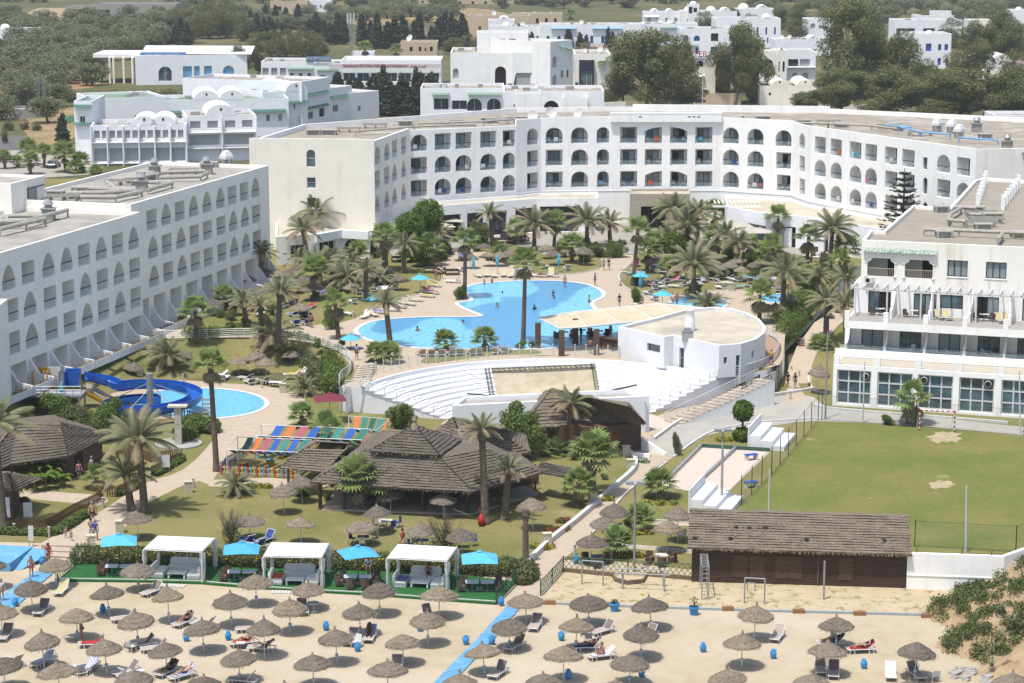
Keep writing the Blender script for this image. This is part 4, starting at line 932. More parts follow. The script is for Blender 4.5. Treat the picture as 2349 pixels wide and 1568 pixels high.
for a,b in zip(pts,pts[1:]):mb.poly([a+Vector((0,0,.1)),b+Vector((0,0,.1)),b+Vector((0,0,1.15)),a+Vector((0,0,1.15))])
mb.build('glass_panel',rimg)
for p in pts:mb=MB(WHITEM);mb.tube([p,p+Vector((0,0,1.25))],.05,6);mb.cbox((p.x,p.y,p.z+1.27),(.16,.16,.05));mb.build('post',rimg)
sg=thing('stage_building','white stage building with flat screed roof and parapet in front of the white seats','building')
fp=[P(1037,931,3.5),P(1490,909,3.5),P(1439,893,3.5),P(1062,911,3.5)];shell([(p.x,p.y)for p in fp],0,3.5,{},sg,BLUEW,CONC,ph=.3,pt=.35)
mb=MB(WHITEM);p=P(1482,992,0)+Vector((0,-.1,0));mb.tube([p+Vector((0,0,.1)),p+Vector((0,0,2.9)),p+Vector((-.2,0,3.05))],.07,6);mb.build('drainpipe',sg)
aw=thing('stage_awning','weathered tan canvas awning stretched on black lattice trusses above the stage','awning')
TAN=M('tan_canvas',(.66,.58,.42),.95,(.56,.48,.33),1.2,bump=.3,bsc=2)
ya=P(1250,901,3.5).y+.8;p0,p1=A(1140,910,ya),A(1373,902,ya);p2,p3=A(1362,838,ya+1.5),A(1127,848,ya+1.5)
mb=MB(TAN);nx,ny=14,7;v=[];r_=random.Random(3)
for j in range(ny+1):
 for i in range(nx+1):
  a=p0.lerp(p1,i/nx);b=p3.lerp(p2,i/nx);p=a.lerp(b,j/ny);p.z-=.25*sin(PI*i/nx)*sin(PI*j/ny)+r_.uniform(-.04,.04);v.append(p)
mb.add(v,[(j*(nx+1)+i,j*(nx+1)+i+1,(j+1)*(nx+1)+i+1,(j+1)*(nx+1)+i)for j in range(ny)for i in range(nx)]);mb.build('canvas',aw)
BLK=M('black_steel',(.03,.03,.032),.5)
def truss(parent,a,b,w=.35,n=10,r=.035):
 mb=MB(BLK);a=Vector(a);b=Vector(b);d=(b-a).normalized();s=d.cross(Vector((0,0,1))if abs(d.z)<.9 else Vector((1,0,0))).normalized()*w;t=d.cross(s).normalized()*w
 c=[Vector((0,0,0)),s,s+t,t]
 for k in c:mb.tube([a+k,b+k],r,4)
 for i in range(n):
  for j in range(4):mb.tube([a.lerp(b,i/n)+c[j],a.lerp(b,(i+1)/n)+c[(j+1)%4]],r*.6,3)
 mb.build('truss',parent)
truss(aw,(p3.x-.2,p3.y,p3.z+.2),(p0.x-.2,p0.y,p0.z-.2));truss(aw,(p2.x+.1,p2.y,p2.z+.2),(p1.x+.1,p1.y,p1.z-.1));truss(aw,(p3.x,p3.y,p3.z+.1),(p2.x,p2.y,p2.z+.1),.25,20)
mb=MB(BLK);q0=P(1460,893,3.5);mb.tube([p1,(q0.x,q0.y,3.9)],.09,5);q1=P(1072,908,3.6);mb.tube([p0,(q1.x,q1.y,3.8)],.07,5);mb.build('beam',aw)
mark('the stage awning',P(1240,940,0))
br=thing('poolside_bar','white rounded pool bar building with parapet roof, door and small windows','bar building')
ZB=5.85
rf=[(1418,750),(1480,764),(1524,773),(1545,770),(1650,793),(1700,789),(1735,778),(1754,764),(1757,750),(1742,732),(1715,718),(1680,708),(1640,704),(1575,709),(1500,730),(1447,742)]
fp=[P(x,y,ZB)for x,y in rf];fp=[(p.x,p.y)for p in fp];Wb=[Wall(fp[i],fp[i+1],ZU,ZB)for i in range(8)]
bh={1:[('r',uat(Wb[1],1484,4),uat(Wb[1],1514,4),4.0,4.85)],3:[('r',uat(Wb[3],1541,4.1)-.0,uat(Wb[3],1541,4.1)+.65,ZU+.05,4.7)],4:[('r',uat(Wb[4],1660,4),uat(Wb[4],1668,4),3.9,4.6),('r',uat(Wb[4],1688,3.5),uat(Wb[4],1697,3.5),ZU+.02,4.7)],5:[('r',uat(Wb[5],1724,4),uat(Wb[5],1729,4),4,4.7)]}
bh[3]=[('r',.9,1.6,ZU+.05,4.75)]
Wb=shell(fp,ZU,ZB,bh,br,BRIGHT,ROOFC,ph=.35,depth=.25,pt=.35)
for i in bh:
 for h in bh[i]:pane(Wb[i],h,.25,br,DGLASS,GREYM,1,2 if h[3]<3 else 1,.07)
mb=MB(WHITE,GREYM,CONC);c=P(1582,758,ZB-.3);mb.lathe([(.55,0),(.62,.3),(.5,1.2),(.42,2.0),(.5,2.1),(.5,2.3),(.2,2.6),(0,2.7)],14,c);mb.build('domed_vent',br,smooth=True)
mb=MB(CONC,GREYM);c=P(1577,782,ZB-.3);mb.cbox((c.x,c.y,c.z+.5),(1.1,.9,1));mb.m(GREYM);mb.cbox((c.x,c.y,c.z+1.05),(1.2,1,.1));mb.cbox((c.x,c.y,c.z+1.2),(.7,.6,.25));mb.build('extractor',br)
mb=MB(CONC);fpx=[P(*p,2.55)for p in((1480,838),(1524,845),(1560,842),(1664,862),(1660,870),(1520,860))];
pgo=thing('canvas_shade_roof','long tan canvas shade roof on timber posts between the main pool and round bar','shade roof')
ZC=5.4;tp=[P(1234,730,ZC),P(1317,716,ZC),P(1378,710,ZC),P(1444,703,ZC),P(1508,697,ZC),P(1680,714,ZC)];bt=[P(1284,754,ZC-.25),P(1345,750,ZC-.25),P(1422,742,ZC-.25),P(1505,735,ZC-.1),P(1575,726,ZC),P(1660,722,ZC)]
for i in range(5):
 mb=MB(TAN);N_=5;v=[]
 for a in range(N_+1):
  for b in range(N_+1):
   p=tp[i].lerp(tp[i+1],a/N_).lerp(bt[i].lerp(bt[i+1],a/N_),b/N_);p.z-=.18*sin(PI*a/N_)*sin(PI*b/N_);v.append(p)
 mb.add(v,[(a*(N_+1)+b,(a+1)*(N_+1)+b,(a+1)*(N_+1)+b+1,a*(N_+1)+b+1)for a in range(N_)for b in range(N_)]);mb.build('canvas_panel',pgo)
mb=MB(WHITEM);mb.tube(tp,.1,5);mb.tube(bt,.1,5)
for a,b in zip(tp,bt):mb.tube([a,b],.08,5)
mb.build('frame',pgo)
for x,y in((1234,800),(1288,818),(1368,815),(1452,812),(1320,790)):
 p=P(x,y,ZU);mb=MB(POST);mb.cbox((p.x,p.y,ZU+1.4),(.62,.5,2.8));mb.build('post',pgo)
mark('the canvas shade roof',P(1340,800,ZU));mark('the round bar',P(1600,850,ZU))
bc=thing('bar_counter','dark timber bar counter with stools in the shade under the canvas roof','bar counter')
mb=MB(WOODD,POST);a,b=P(1375,800,ZU),P(1470,812,ZU);W=Wall(a,b,0,1);mb.box((0,0,ZU),(W.L,.6,ZU+1.15),W.T());mb.m(POST);mb.box((-.1,-.15,ZU+1.15),(W.L+.1,.75,ZU+1.22),W.T());mb.build('counter',bc)
for k in range(4):
 mb=MB(DARKIN);p=W.w(.6+k*1.4,ZU,-.6);mb.tube([p,p+Vector((0,0,.75))],.05,5);mb.lathe([(0,.8),(.2,.8),(.2,.72)],10,p);mb.build('stool',bc)
bt_=thing('bar_terrace','raised terrace around the round bar with white railing and striped arched shops below','terrace')
pts=[(1664,866),(1700,862),(1740,850),(1765,838),(1782,820),(1788,800),(1780,782),(1760,770)]
w_=[P(x,y,ZU)for x,y in smooth(pts,3,False)]
mb=MB(M('reddish_tiles',(.45,.30,.22),.9,(.38,.25,.18),2),WHITE);inn=[P(x,y,ZU)for x,y in smooth([(1650,850),(1690,845),(1725,835),(1745,820),(1752,800),(1745,780),(1740,770),(1730,762)],3,False)]
for i in range(len(w_)-1):mb.m(mb.mats[0]);mb.poly([w_[i]+Vector((0,0,.03)),w_[i+1]+Vector((0,0,.03)),inn[i+1]+Vector((0,0,.03)),inn[i]+Vector((0,0,.03))])
mb.build('floor',bt_)
mb=MB(WHITEM)
for h in(.25,.5,.75,1.0):mb.tube([p+Vector((0,0,h))for p in w_],.035,4)
for p in w_[::1]:mb.tube([p,p+Vector((0,0,1.02))],.045,5)
mb.build('railing',bt_)
STR=M('cream_stone_stripes',(.62,.58,.48),.85);BLKS=M('black_stone_stripes',(.03,.03,.035),.7)
wl=[P(x,y,0)for x,y in((1700,938),(1745,925),(1778,902),(1792,870))]
for i in range(3):
 W=Wall(wl[i],wl[i+1],0,ZU-.02);c=W.L/2;w2=min(1.05,W.L*.3);mb=MB(STR,BLKS,DARKIN);wallmesh(mb,W,[('a',c-w2,c+w2,.02,1.9)],.5,STR)
 for k in range(9):
  if k%2==0:
   t0,t1=PI*(k-.0)/9,PI*(k+1)/9;mb.m(BLKS);mb.poly([W.w(c+cos(t)*r_*w2/1.05,.9+sin(t)*r_,-.02)for t,r_ in((t0,1.1),(t0,1.65),(t1,1.65),(t1,1.1))][::-1])
 for s in(-1,1):mb.m(BLKS);mb.poly([W.w(c+s*w2*1.28+a,b,-.018)for a,b in((-.12,.25),(.12,.25),(.12,.8),(-.12,.8))]);
 for z in(.0,2.3):mb.m(BLKS);mb.box((0,-.03,z),(W.L,-.004,z+.1),W.T())
 for s in(0,W.L-.14):mb.m(BLKS);mb.box((s,-.035,0),(s+.14,-.004,ZU-.02),W.T())
 mb.m(DARKIN);mb.poly([W.w(a,b,1.2)for a,b in((c-w2-.3,0),(c+w2+.3,0),(c+w2+.3,2.2),(c-w2-.3,2.2))]);mb.build('arched_shopfront',bt_)
stt=thing('outdoor_staircase','beige outdoor staircase in two flights with white railings beside the white seats','staircase')
S0,S1=P(1525,968,0),P(1738,868,ZU);S0b,S1b=P(1565,975,0),P(1770,885,ZU)
mb=MB(PAVE,WHITE);ns=17
def sp(t,s):
 a=S0.lerp(S1,t);b=S0b.lerp(Vector((S1.x+(S0b.x-S0.x),S1.y+(S0b.y-S0.y),ZU)),t);return a.lerp(b,s)
zs=0;t=0
for k in range(ns):
 t0=k/ns;t1=(k+1)/ns
 z=(k+1)/ns*ZU if True else 0
 a,b,c,d=sp(t0,0),sp(t0,1),sp(t1,1),sp(t1,0);z0_=k/ns*ZU
 for p in(a,b,c,d):p.z=z
 mb.m(PAVE);mb.poly([a,b,c,d]);mb.poly([Vector((a.x,a.y,z0_)),Vector((b.x,b.y,z0_)),b,a]);mb.m(WHITE);mb.poly([Vector((b.x,b.y,0)),Vector((c.x,c.y,0)),c,b]);mb.poly([Vector((d.x,d.y,0)),Vector((a.x,a.y,0)),a,d])
mb.build('steps',stt)
for s in(0,1):
 mb=MB(WHITEM)
 for h in(.3,.5,.7,.95):mb.tube([sp(0,s).xyz*Vector((1,1,0))if False else Vector((sp(0,s).x,sp(0,s).y,h)),Vector((sp(1,s).x,sp(1,s).y,ZU+h))],.03,4)
 for k in range(9):p=sp(k/8,s);z=k/8*ZU;mb.tube([(p.x,p.y,z),(p.x,p.y,z+.97)],.04,5)
 mb.build('handrail',stt)
def railing(name,label,pts,z,h=1.0,nb=5,mat=None,step=1.6,sm=True,cat='railing'):
 root=thing(name,label,cat);pts=smooth(pts,4,False)if sm else pts;w=[P(*p,z)for p in pts];mb=MB(mat or WHITEM)
 for k in range(nb):mb.tube([p+Vector((0,0,h*(k+1)/nb))for p in w],.028 if k<nb-1 else .04,4)
 mb.build('rails',root);mb=MB(mat or WHITEM);acc=0
 mb.tube([w[0],w[0]+Vector((0,0,h))],.04,5)
 for a,b in zip(w,w[1:]):
  l=(b-a).length;acc+=l
  if acc>=step:mb.tube([b,b+Vector((0,0,h))],.04,5);acc=0
 mb.build('posts',root);return root
railing('path_railing','long white tubular railing curving down from the shaded wing towards the amphitheatre',[(330,779),(440,779),(560,775),(640,782),(700,788),(760,803),(795,822),(806,840),(800,860),(782,874),(778,890)],ZU)
railing('terrace_railing','short white railing at the head of the steps left of the white seats',[(792,897),(840,892),(850,875)],ZU,sm=False)
ls=thing('side_steps','short beige flight of steps climbing to the pool deck left of the glass balustrade','steps')
mb=MB(PAVE)
for k in range(7):
 a=P(815+k*2,873-k*5,ZU+.05+k*.08);b=P(855+k*1.5,868-k*5,ZU+.05+k*.08);T=Wall(a,b,0,1);mb.box((0,0,ZU),(T.L,.9,ZU+.1+k*.09),T.T())
mb.build('steps',ls)
wr=thing('ramp_wall','low white wall wedge beside the timber house at the end of the pale road','wall')
mb=MB(WHITE);a,b=P(1468,1030,0),P(1582-28,1046,0);W=Wall(P(1393,1029,0)if False else P(1468,1032,0),P(1525,1047,0),0,1);T=W.T();v=[T@Vector(p)for p in((0,0,0),(W.L,0,0),(W.L,0,.25),(0,0,1.2),(0,.3,0),(W.L,.3,0),(W.L,.3,.25),(0,.3,1.2))];mb.add(v,[(0,1,2,3),(5,4,7,6),(3,2,6,7),(1,5,6,2),(4,0,3,7)])
W=Wall(P(1400,1042,0),P(1490,1060-8,0),0,1);T=W.T();mb.box((0,0,0),(W.L,.3,.35),T);mb.build('wall',wr)
def bleacher(x,y,label,w=5.5,rz=0):
 t=thing('bleacher',label,'bleacher',P(x,y,0),rz,'white stepped bleachers beside the pitch');mb=MB(BRIGHT)
 for k in range(3):mb.box((.12+k*1.1,0,0),(1.21+k*1.1,w,1.3-k*.42))
 mb.box((0,-.05,0),(.118,w+.05,2.1));mb.build('seat_steps',t)
 return t
bl=bleacher(1579,1180,'white concrete bleacher with three steps and back wall, just behind the thatched shed');bl.rotation_euler.z=R(-18)
bl2=bleacher(1715,1030,'white concrete bleacher with three steps and back wall, beside the pale service road');bl2.rotation_euler.z=R(-18)
for b_ in(bl,bl2):b_.location=b_.location
ce=thing('court_timber_edging','grey timber boards edging and dividing the pale petanque courts','edging')
mb=MB(GREYM,M('green_edge',(.06,.14,.09),.8));
for a,b,m_ in(((1524,1112),(1609,1027),0),((1584,1128),(1687,1033),0),((1609,1027),(1766,1037),1)):
 A_,B_=P(*a),P(*b);mb.m(mb.mats[m_]);W=Wall(A_,B_,0,1);mb.box((0,-.1,0),(W.L,.1,.35),W.T())
mb.build('edging',ce)
BEA='straw beach umbrellas in rows on the sand';GAR='straw umbrellas around the hotel gardens'
def umb_mesh(seed,rad=1.22,tiers=2,tuft='short',sag=.0):
 r_=random.Random(seed);root=link('straw_umbrella',None,loc=(0,-500,0));zt=2.45
 n=34;ja=[r_.uniform(-.05,.05)for _ in range(n)];ph=r_.uniform(0,6)
 prof=[(rad,1.66),(rad*.98,1.79),(rad*.66,2.03),(rad*.60,2.06),(rad*.58,2.11),(rad*.3,2.3),(.1,zt),(0,zt+.02)]if tiers==2 else[(rad,1.64),(rad*.97,1.80),(rad*.75,1.99),(rad*.73,2.05),(rad*.45,2.2),(rad*.42,2.26),(rad*.2,2.39),(.1,zt),(0,zt+.02)]
 def jit(i,k,r,z):
  if i<2:return r*(1+ja[k%n]*.8),z+ja[(k*7)%n]*.8+sag*cos(k/n*2*PI+ph)
  return r*(1+ja[(k+i)%n]*.25),z+ja[(k*3+i)%n]*.35+sag*.6*cos(k/n*2*PI+ph)*(r/rad)
 mb=MB(TH2,STRAW);mb.lathe(prof,n,jit=jit);mb.lathe([(rad*.98,1.68),(.05,2.25)],n);mb.m(STRAW)
 for _ in range(230):
  a=r_.uniform(0,2*PI);t=r_.choice([0,0,0,1]);rr=rad*(1.0 if t==0 else .66);z=(1.74 if t==0 else 2.08)+sag*cos(a+ph)*rr/rad
  p=Vector((rr*cos(a),rr*sin(a),z));s=Vector((-sin(a),cos(a),0))*.022;l=r_.uniform(.06,.2);d=Vector((cos(a)*l,sin(a)*l,-l*r_.uniform(.4,1.6)));d+=s*r_.uniform(-3,3);mb.poly([p-s,p+s,p+d])
 if tuft!='none':
  mb.lathe([(.13,0),(.07,.12),(.05,.2 if tuft=='short' else .3)],8,(0,0,zt))
  for _ in range(26 if tuft=='short' else 50):
   a=r_.uniform(0,2*PI);p=Vector((0,0,zt+.12));s=Vector((-sin(a),cos(a),0))*.02;mb.poly([p-s,p+s,p+Vector((cos(a)*r_.uniform(.03,.2),sin(a)*r_.uniform(.03,.2),r_.uniform(-.05,.3)))])
 can=mb.build('canopy',root)
 mb=MB(WHITEM);mb.tube([(0,0,-.1),(0,0,2.2)],.035,8);mb.build('pole',root)
 return root
UM=[umb_mesh(1,1.22,2),umb_mesh(2,1.26,3),umb_mesh(3,1.18,2,'tall',.06),umb_mesh(4,1.24,3,'none',.04),umb_mesh(5,1.2,2,'short',.12)]
mbc=MB(WHITEM,DARKIN,LBLUEP);mbc.lathe([(.055,.5),(.1,.5),(.115,.68),(.1,.68),(.09,.6)],10);mbc.m(DARKIN);mbc.lathe([(0,.66),(.1,.66)],10);cupm=mbc.build('ash_cup');
mbc=MB(LBLUEP,WHITEM);mbc.lathe([(.055,.5),(.11,.5),(.12,.72),(.1,.72)],10);mbc.m(WHITEM);mbc.lathe([(.115,.58),(.118,.62)],10);cupb=mbc.build('ash_cup')
for c in(cupm,cupb):c.hide_render=True
UD=[' ',' ']
def umbrella(x,y,ax,ay,kind,seed,group,desc,z=0,cup=None,scale=1.0,tiltx=True):
 p=P(x,y,z);s=S(y,z);r_=random.Random(seed);u=dup(UM[kind],p,r_.uniform(0,6.28),group=group)
 u.name='straw_umbrella';h=(y-ay)/s/.985;sc=min(max(h/2.55,.8),1.2);u.scale=(scale,scale,sc)
 tl=(ax-x)/s/2.4;tl=max(-.2,min(.2,tl));
 u.rotation_euler=(0,0,0);m=Matrix.Translation(p)@Matrix.Rotation(tl,4,'Y')@Matrix.Rotation(r_.uniform(-.07,.07),4,'X')@Matrix.Rotation(r_.uniform(0,6.28),4,'Z')@Matrix.Diagonal((scale*r_.uniform(.92,1.07),scale*r_.uniform(.92,1.07),sc,1));u.matrix_basis=m
 u['category']='umbrella'
 if cup:c=cup.copy();COL.objects.link(c);c.parent=u;c.hide_render=False
 auto(u,desc);return u
B_=[('d0',x)for x in[(517,680,515,405),(1272,715,1275,450),(300,905,295,605),(1003,945,985,650),(1553,1010,1540,670),(2125,1045,2120,715),(22,1130,20,820),(712,1170,706,865),(1270,1220,1255,890),(1872,1285,1858,970),(405,1440,395,1075),(987,1480,955,1140),(1540,1480,1510,1170),(2202,1560,2190,1240),(50,1620,35,1310),(560,1690,520,1365),(1245,1750,1235,1430),(1880,1800,1880,1480),(-80,700,-80,395)]]
B_+=[('d1',x)for x in[(5,850,0,545),(485,890,482,625),(1137,945,1128,620),(1680,970,1685,665),(313,1105,316,775),(960,1130,948,815),(1578,1215,1577,885),(78,1335,77,955),(748,1390,729,1045),(1353,1400,1345,1105),(530,1600,522,1290),(1210,1660,1210,1350),(2100,1490,2070,1190),(1870,1790,1870,1460),(265,1850,265,1540)]]
B_+=[('d2',x)for x in[(132,1010,120,725),(-20,1260,-30,955),(706,1035,695,740),(1278,1075,1253,765),(2218,1170,2238,835),(585,1265,595,945),(1185,1340,1178,1010),(2107,1425,2110,1095),(472,1550,470,1210),(1078,1580,1080,1300),(285,1780,285,1460),(955,1850,955,1515),(1985,1740,1965,1420)]]
B_+=[('d3',x)for x in[(627,1240,620,940),(535,1500,545,1170),(1343,1530,1360,1170),(1290,1850,1290,1530),(390,1790,400,1465),(2240,1790,2240,1460)]]
DES=['straw beach umbrella with a pointed crown','straw beach umbrella with three ragged tiers','straw beach umbrella with a tall loose tuft','straw beach umbrella with a flat worn crown','straw beach umbrella with a lopsided brim']
for i,(c,(x,y,ax,ay))in enumerate(B_):
 a=q(c,x,y);b=q(c,ax,ay);k=[0,1,2,3,4,0,1][(i*5+3)%7];cup=[cupm,cupb,None,cupm][(i*3)%4]
 umbrella(a[0],a[1],b[0],b[1],k,i,BEA,DES[k],0,cup)
L_=[('d0',(1272,245,1260,-20)),('d1',(413,283,410,30)),('d1',(973,300,968,75)),('d1',(1125,195,1108,-80)),('d1',(1518,345,1512,80)),('d1',(1893,400,1880,135)),('d0',(2296,240,2290,20)),('c1',(430,1480,405,1220)),('c1',(262,1580,245,1300)),('c1',(1237,1570,1225,1385)),('c1',(1728,1620,1718,1375)),('d2',(192,160,175,-150)),('d2',(727,470,730,185)),('d2',(848,290,843,15)),('d2',(1425,365,1432,60)),('d2',(1523,275,1520,-80)),('d2',(935,200,935,-100))]
for i,(c,(x,y,ax,ay))in enumerate(L_):
 a=q(c,x,y);b=q(c,ax,ay);umbrella(a[0],a[1],b[0],b[1],[0,2,1,0,4,3][i%6],100+i,GAR,'straw umbrella shading the beachside lawn',0,None,.95)
G_=[('c0',(1210,360,1245,190),0),('c0',(1672,265,1660,80),0),('c1',(98,370,90,140),0),('c1',(325,250,322,100),0),('c1',(20,290,-20,80),0),('c0',(2190,310,2190,140),0),('c3',(440,480,465,185),0)]
for i,(c,(x,y,ax,ay),z)in enumerate(G_):
 a=q(c,x,y);b=q(c,ax,ay);umbrella(a[0],a[1],b[0],b[1],i%5,150+i,GAR,'straw umbrella on the sloping garden lawn',.0 if c!='c1' else .2,None,.95)
K_=[('b1',v)for v in[(385,1010,385,905),(285,1050,285,935),(70,1030,60,930),(445,1110,440,1000),(480,1200,480,1100),(985,1030,980,920),(1070,960,1070,855),(835,960,845,850),(1090,1060,1090,955),(960,1110,960,1020),(870,1180,875,1080),(410,1380,415,1210),(340,1130,330,1040),(1180,1020,1190,920),(1310,1100,1310,1000),(750,990,760,890),(540,1180,545,1080),(1870,830,1880,735),(1965,900,1975,780),(2140,880,2140,740),(2230,880,2240,770),(2090,800,2095,710),(2320,860,2330,770),(0,1200,0,1060),(40,1300,40,1190),(200,1060,210,960)]]
K_+=[('b2',v)for v in[(315,810,312,680),(658,870,660,695),(390,870,390,755),(1290,870,1290,745),(1350,900,1355,770),(1260,930,1265,810),(1525,1010,1530,885),(2075,930,2070,820),(2000,970,1995,850),(2100,1020,2110,895),(1880,1000,1870,890),(2240,970,2240,865),(1860,890,1865,800)]]
K_+=[('b0',v)for v in[(2180,1330,2190,1230),(2300,1290,2320,1170),(2260,1100,2280,1000),(1960,1330,1960,1230)]]
K_+=[('b3',v)for v in[(265,1210,265,1060),(180,1310,180,1120),(70,1390,65,1210),(2,1400,-5,1220)]]
for i,(c,(x,y,ax,ay))in enumerate(K_):
 a=q(c,x,y);b=q(c,ax,ay);umbrella(a[0],a[1],b[0],b[1],(i*3)%5,200+i,GAR,'straw umbrella in the pool garden',ZU,None,.92)
JB=M('blue_glazed_jar',(.07,.36,.72),.35,(.05,.28,.62),3)
mb=MB(JB,DARKIN);mb.lathe([(.0,0),(.16,0),(.2,.06),(.27,.32),(.28,.45),(.22,.62),(.15,.7),(.17,.8),(.13,.8),(.12,.72)],18);mb.m(DARKIN);mb.lathe([(0,.74),(.13,.74)],12)
jar0=thing('blue_jar','x','jar',group='blue jars standing on the beach');b0=mb.build('body',jar0,smooth=True)
for s in(-1,1):
 mb=MB(JB);mb.tube([(s*.16,0,.74),(s*.3,0,.72),(s*.33,0,.6),(s*.25,0,.5)],.03,5);mb.build('handle',jar0)
jar0.location=(0,-500,0)
first=[True]
def place(root,p,rz,desc,group=None,scale=None,swap=None,name=None):
 o=dup(root,p,rz,group=group,scale=scale,swap=swap);auto(o,desc);return o
for c,x,y in[('d0',385,480),('d0',142,862),('d0',944,922),('d0',1710,1182),('d0',2095,1172),('d1',643,1082),('d1',932,1275),('d1',1503,1090),('d1',1926,1213),('d1',2250,856),('d1',2165,1212),('d2',453,1176),('d2',1753,1280),('d2',517,1527),('d2',1188,1507),('d3',48,1340),('d3',879,1432),('d2',588,470)]:
 place(jar0,Q(c,x,y),rnd.uniform(0,3),scale=.82,desc='sky blue clay jar on the sand' if(c,x)!=('d2',588)else 'sky blue clay jar on the grass')
LF=LEAF('pot_leaves',(.09,.13,.03),(.05,.08,.02),5,.2);LR=LEAF('red_pot_leaves',(.14,.05,.04),(.08,.07,.03),5,.2)
for x,y,m_,lab in((940,905,LF,'blue bucket planter with a low green plant behind the umbrellas'),(1668,938,LR,'blue bucket planter with a tall reddish plant on the sand')):
 t=thing('planter_bucket',lab,'planter',Q('d2',x,y));mb=MB(JB,SOIL);mb.lathe([(0,0),(.26,0),(.34,.5),(.38,.5),(.38,.6),(.33,.6),(.32,.52),(0,.52)],16);mb.build('bucket',t)
 mb=MB(m_);r_=random.Random(x)
 for _ in range(160):
  a=r_.uniform(0,6.28);rr=r_.uniform(0,.33);z=.55+r_.uniform(0,.35 if m_ is LF else .9)*(1-rr);p=Vector((rr*cos(a),rr*sin(a),z));mb.poly([p+Vector((r_.uniform(-.07,.07),r_.uniform(-.07,.07),r_.uniform(-.08,.08)))for _ in range(3)])
 mb.build('foliage',t)
TAUPE=M('taupe_lounger_fabric',(.27,.22,.20),.9,(.21,.17,.155),3);LCREAM=M('pale_pink_lounger_fabric',(.52,.44,.38),.9,(.45,.38,.33),3);YEL=M('cream_yellow_fabric',(.62,.55,.32),.9,(.55,.48,.28),3)
def stripes(name,c1,c2,f=22,ax='x'):
 m,N,L,b=nodes(name);g=N.new('ShaderNodeTexCoord');w=N.new('ShaderNodeTexWave');w.bands_direction='X' if ax=='x' else 'Y';w.inputs['Scale'].default_value=f
 L.new(g.outputs['Object'],w.inputs['Vector']);r=ramp(N,L,w.outputs['Fac'],[(.49,c1),(.51,c2)]);L.new(r.outputs[0],b.inputs['Base Color']);b.inputs['Roughness'].default_value=.9;return m
BST=stripes('blue_white_stripe',(.05,.08,.35),(.75,.75,.75),3.2);BLUF=M('royal_blue_fabric',(.04,.08,.32),.9,(.03,.06,.26));WTOW=M('white_towel',(.76,.75,.74),.95,(.68,.67,.66),3,bump=.3);ORT=M('orange_towel',(.68,.16,.05),.95,(.6,.13,.04),3);REDT=M('red_towel',(.50,.04,.04),.95,(.42,.03,.03),3)
PUR=M('purple_towel',(.22,.18,.50),.95);PNK=M('pink_towel',(.65,.15,.28),.95);YTW=M('yellow_towel',(.72,.60,.10),.95);CYT=M('turquoise_towel',(.1,.42,.55),.95)
def lounger_proto(back):
 root=thing('sun_lounger','x','sun lounger',(0,-500,0),group='sun loungers')
 L1=1.28;bl=.72;ca,sa=cos(back),sin(back)
 mb=MB(LCREAM);v=[(-.31,-.95,.32),(.31,-.95,.32),(.31,L1-.95,.31),(-.31,L1-.95,.31)];v+=[(a,b,c-.03)for a,b,c in v];mb.add(v,[(0,1,2,3),(7,6,5,4),(0,4,5,1),(1,5,6,2),(2,6,7,3),(3,7,4,0)]);mb.build('seat',root)
 y0=L1-.95;mb=MB(TAUPE);v=[(-.31,y0,.31),(.31,y0,.31),(.31,y0+bl*ca,.31+bl*sa),(-.31,y0+bl*ca,.31+bl*sa)];v+=[(a,b+.02,c-.035)for a,b,c in v];mb.add(v,[(0,1,2,3),(7,6,5,4),(0,4,5,1),(1,5,6,2),(2,6,7,3),(3,7,4,0)]);mb.build('backrest',root)
 mb=MB(WHITEM)
 for s in(-.335,.335):
  mb.tube([(s,-.98,.31),(s,-.2,.33),(s,y0,.31),(s,.95,.31)],.035,5);mb.tube([(s,y0,.31),(s,y0+bl*ca,.31+bl*sa)],.028,5)
 for y_ in(-.98,.95):mb.tube([(-.335,y_,.31),(.335,y_,.31)],.03,5)
 mb.tube([(-.335,y0+bl*ca,.31+bl*sa),(.335,y0+bl*ca,.31+bl*sa)],.028,5);mb.build('frame',root)
 for s in(-.34,.34):
  for y_ in(-.7,.62):mb=MB(WHITEM);mb.tube([(s,y_-.12,.3),(s,y_-.16,0)],.032,5);mb.tube([(s,y_+.12,.3),(s,y_+.2,0)],.032,5);mb.build('leg',root)
 return root
LG=[lounger_proto(R(50)),lounger_proto(R(38)),lounger_proto(R(8))]
def towel(parent,mat,back,whole=True):
 mb=MB(mat);y0=.33;ca,sa=cos(back),sin(back);r_=random.Random(5)
 pts=[(y0+.7*ca,.36+.7*sa),(y0+.35*ca,.36+.35*sa),(y0,.36),(-.3,.37)]+([(-.75,.37)]if whole else[])
 v=[];n=len(pts)
 for i,(a,b)in enumerate(pts):
  for k in range(4):v.append((-.3+.2*k,a,b+r_.uniform(-.01,.02)))
 mb.add(v,[(i*4+k,(i+1)*4+k,(i+1)*4+k+1,i*4+k+1)for i in range(n-1)for k in range(3)]);return mb
BK=[R(50),R(38),R(8)]
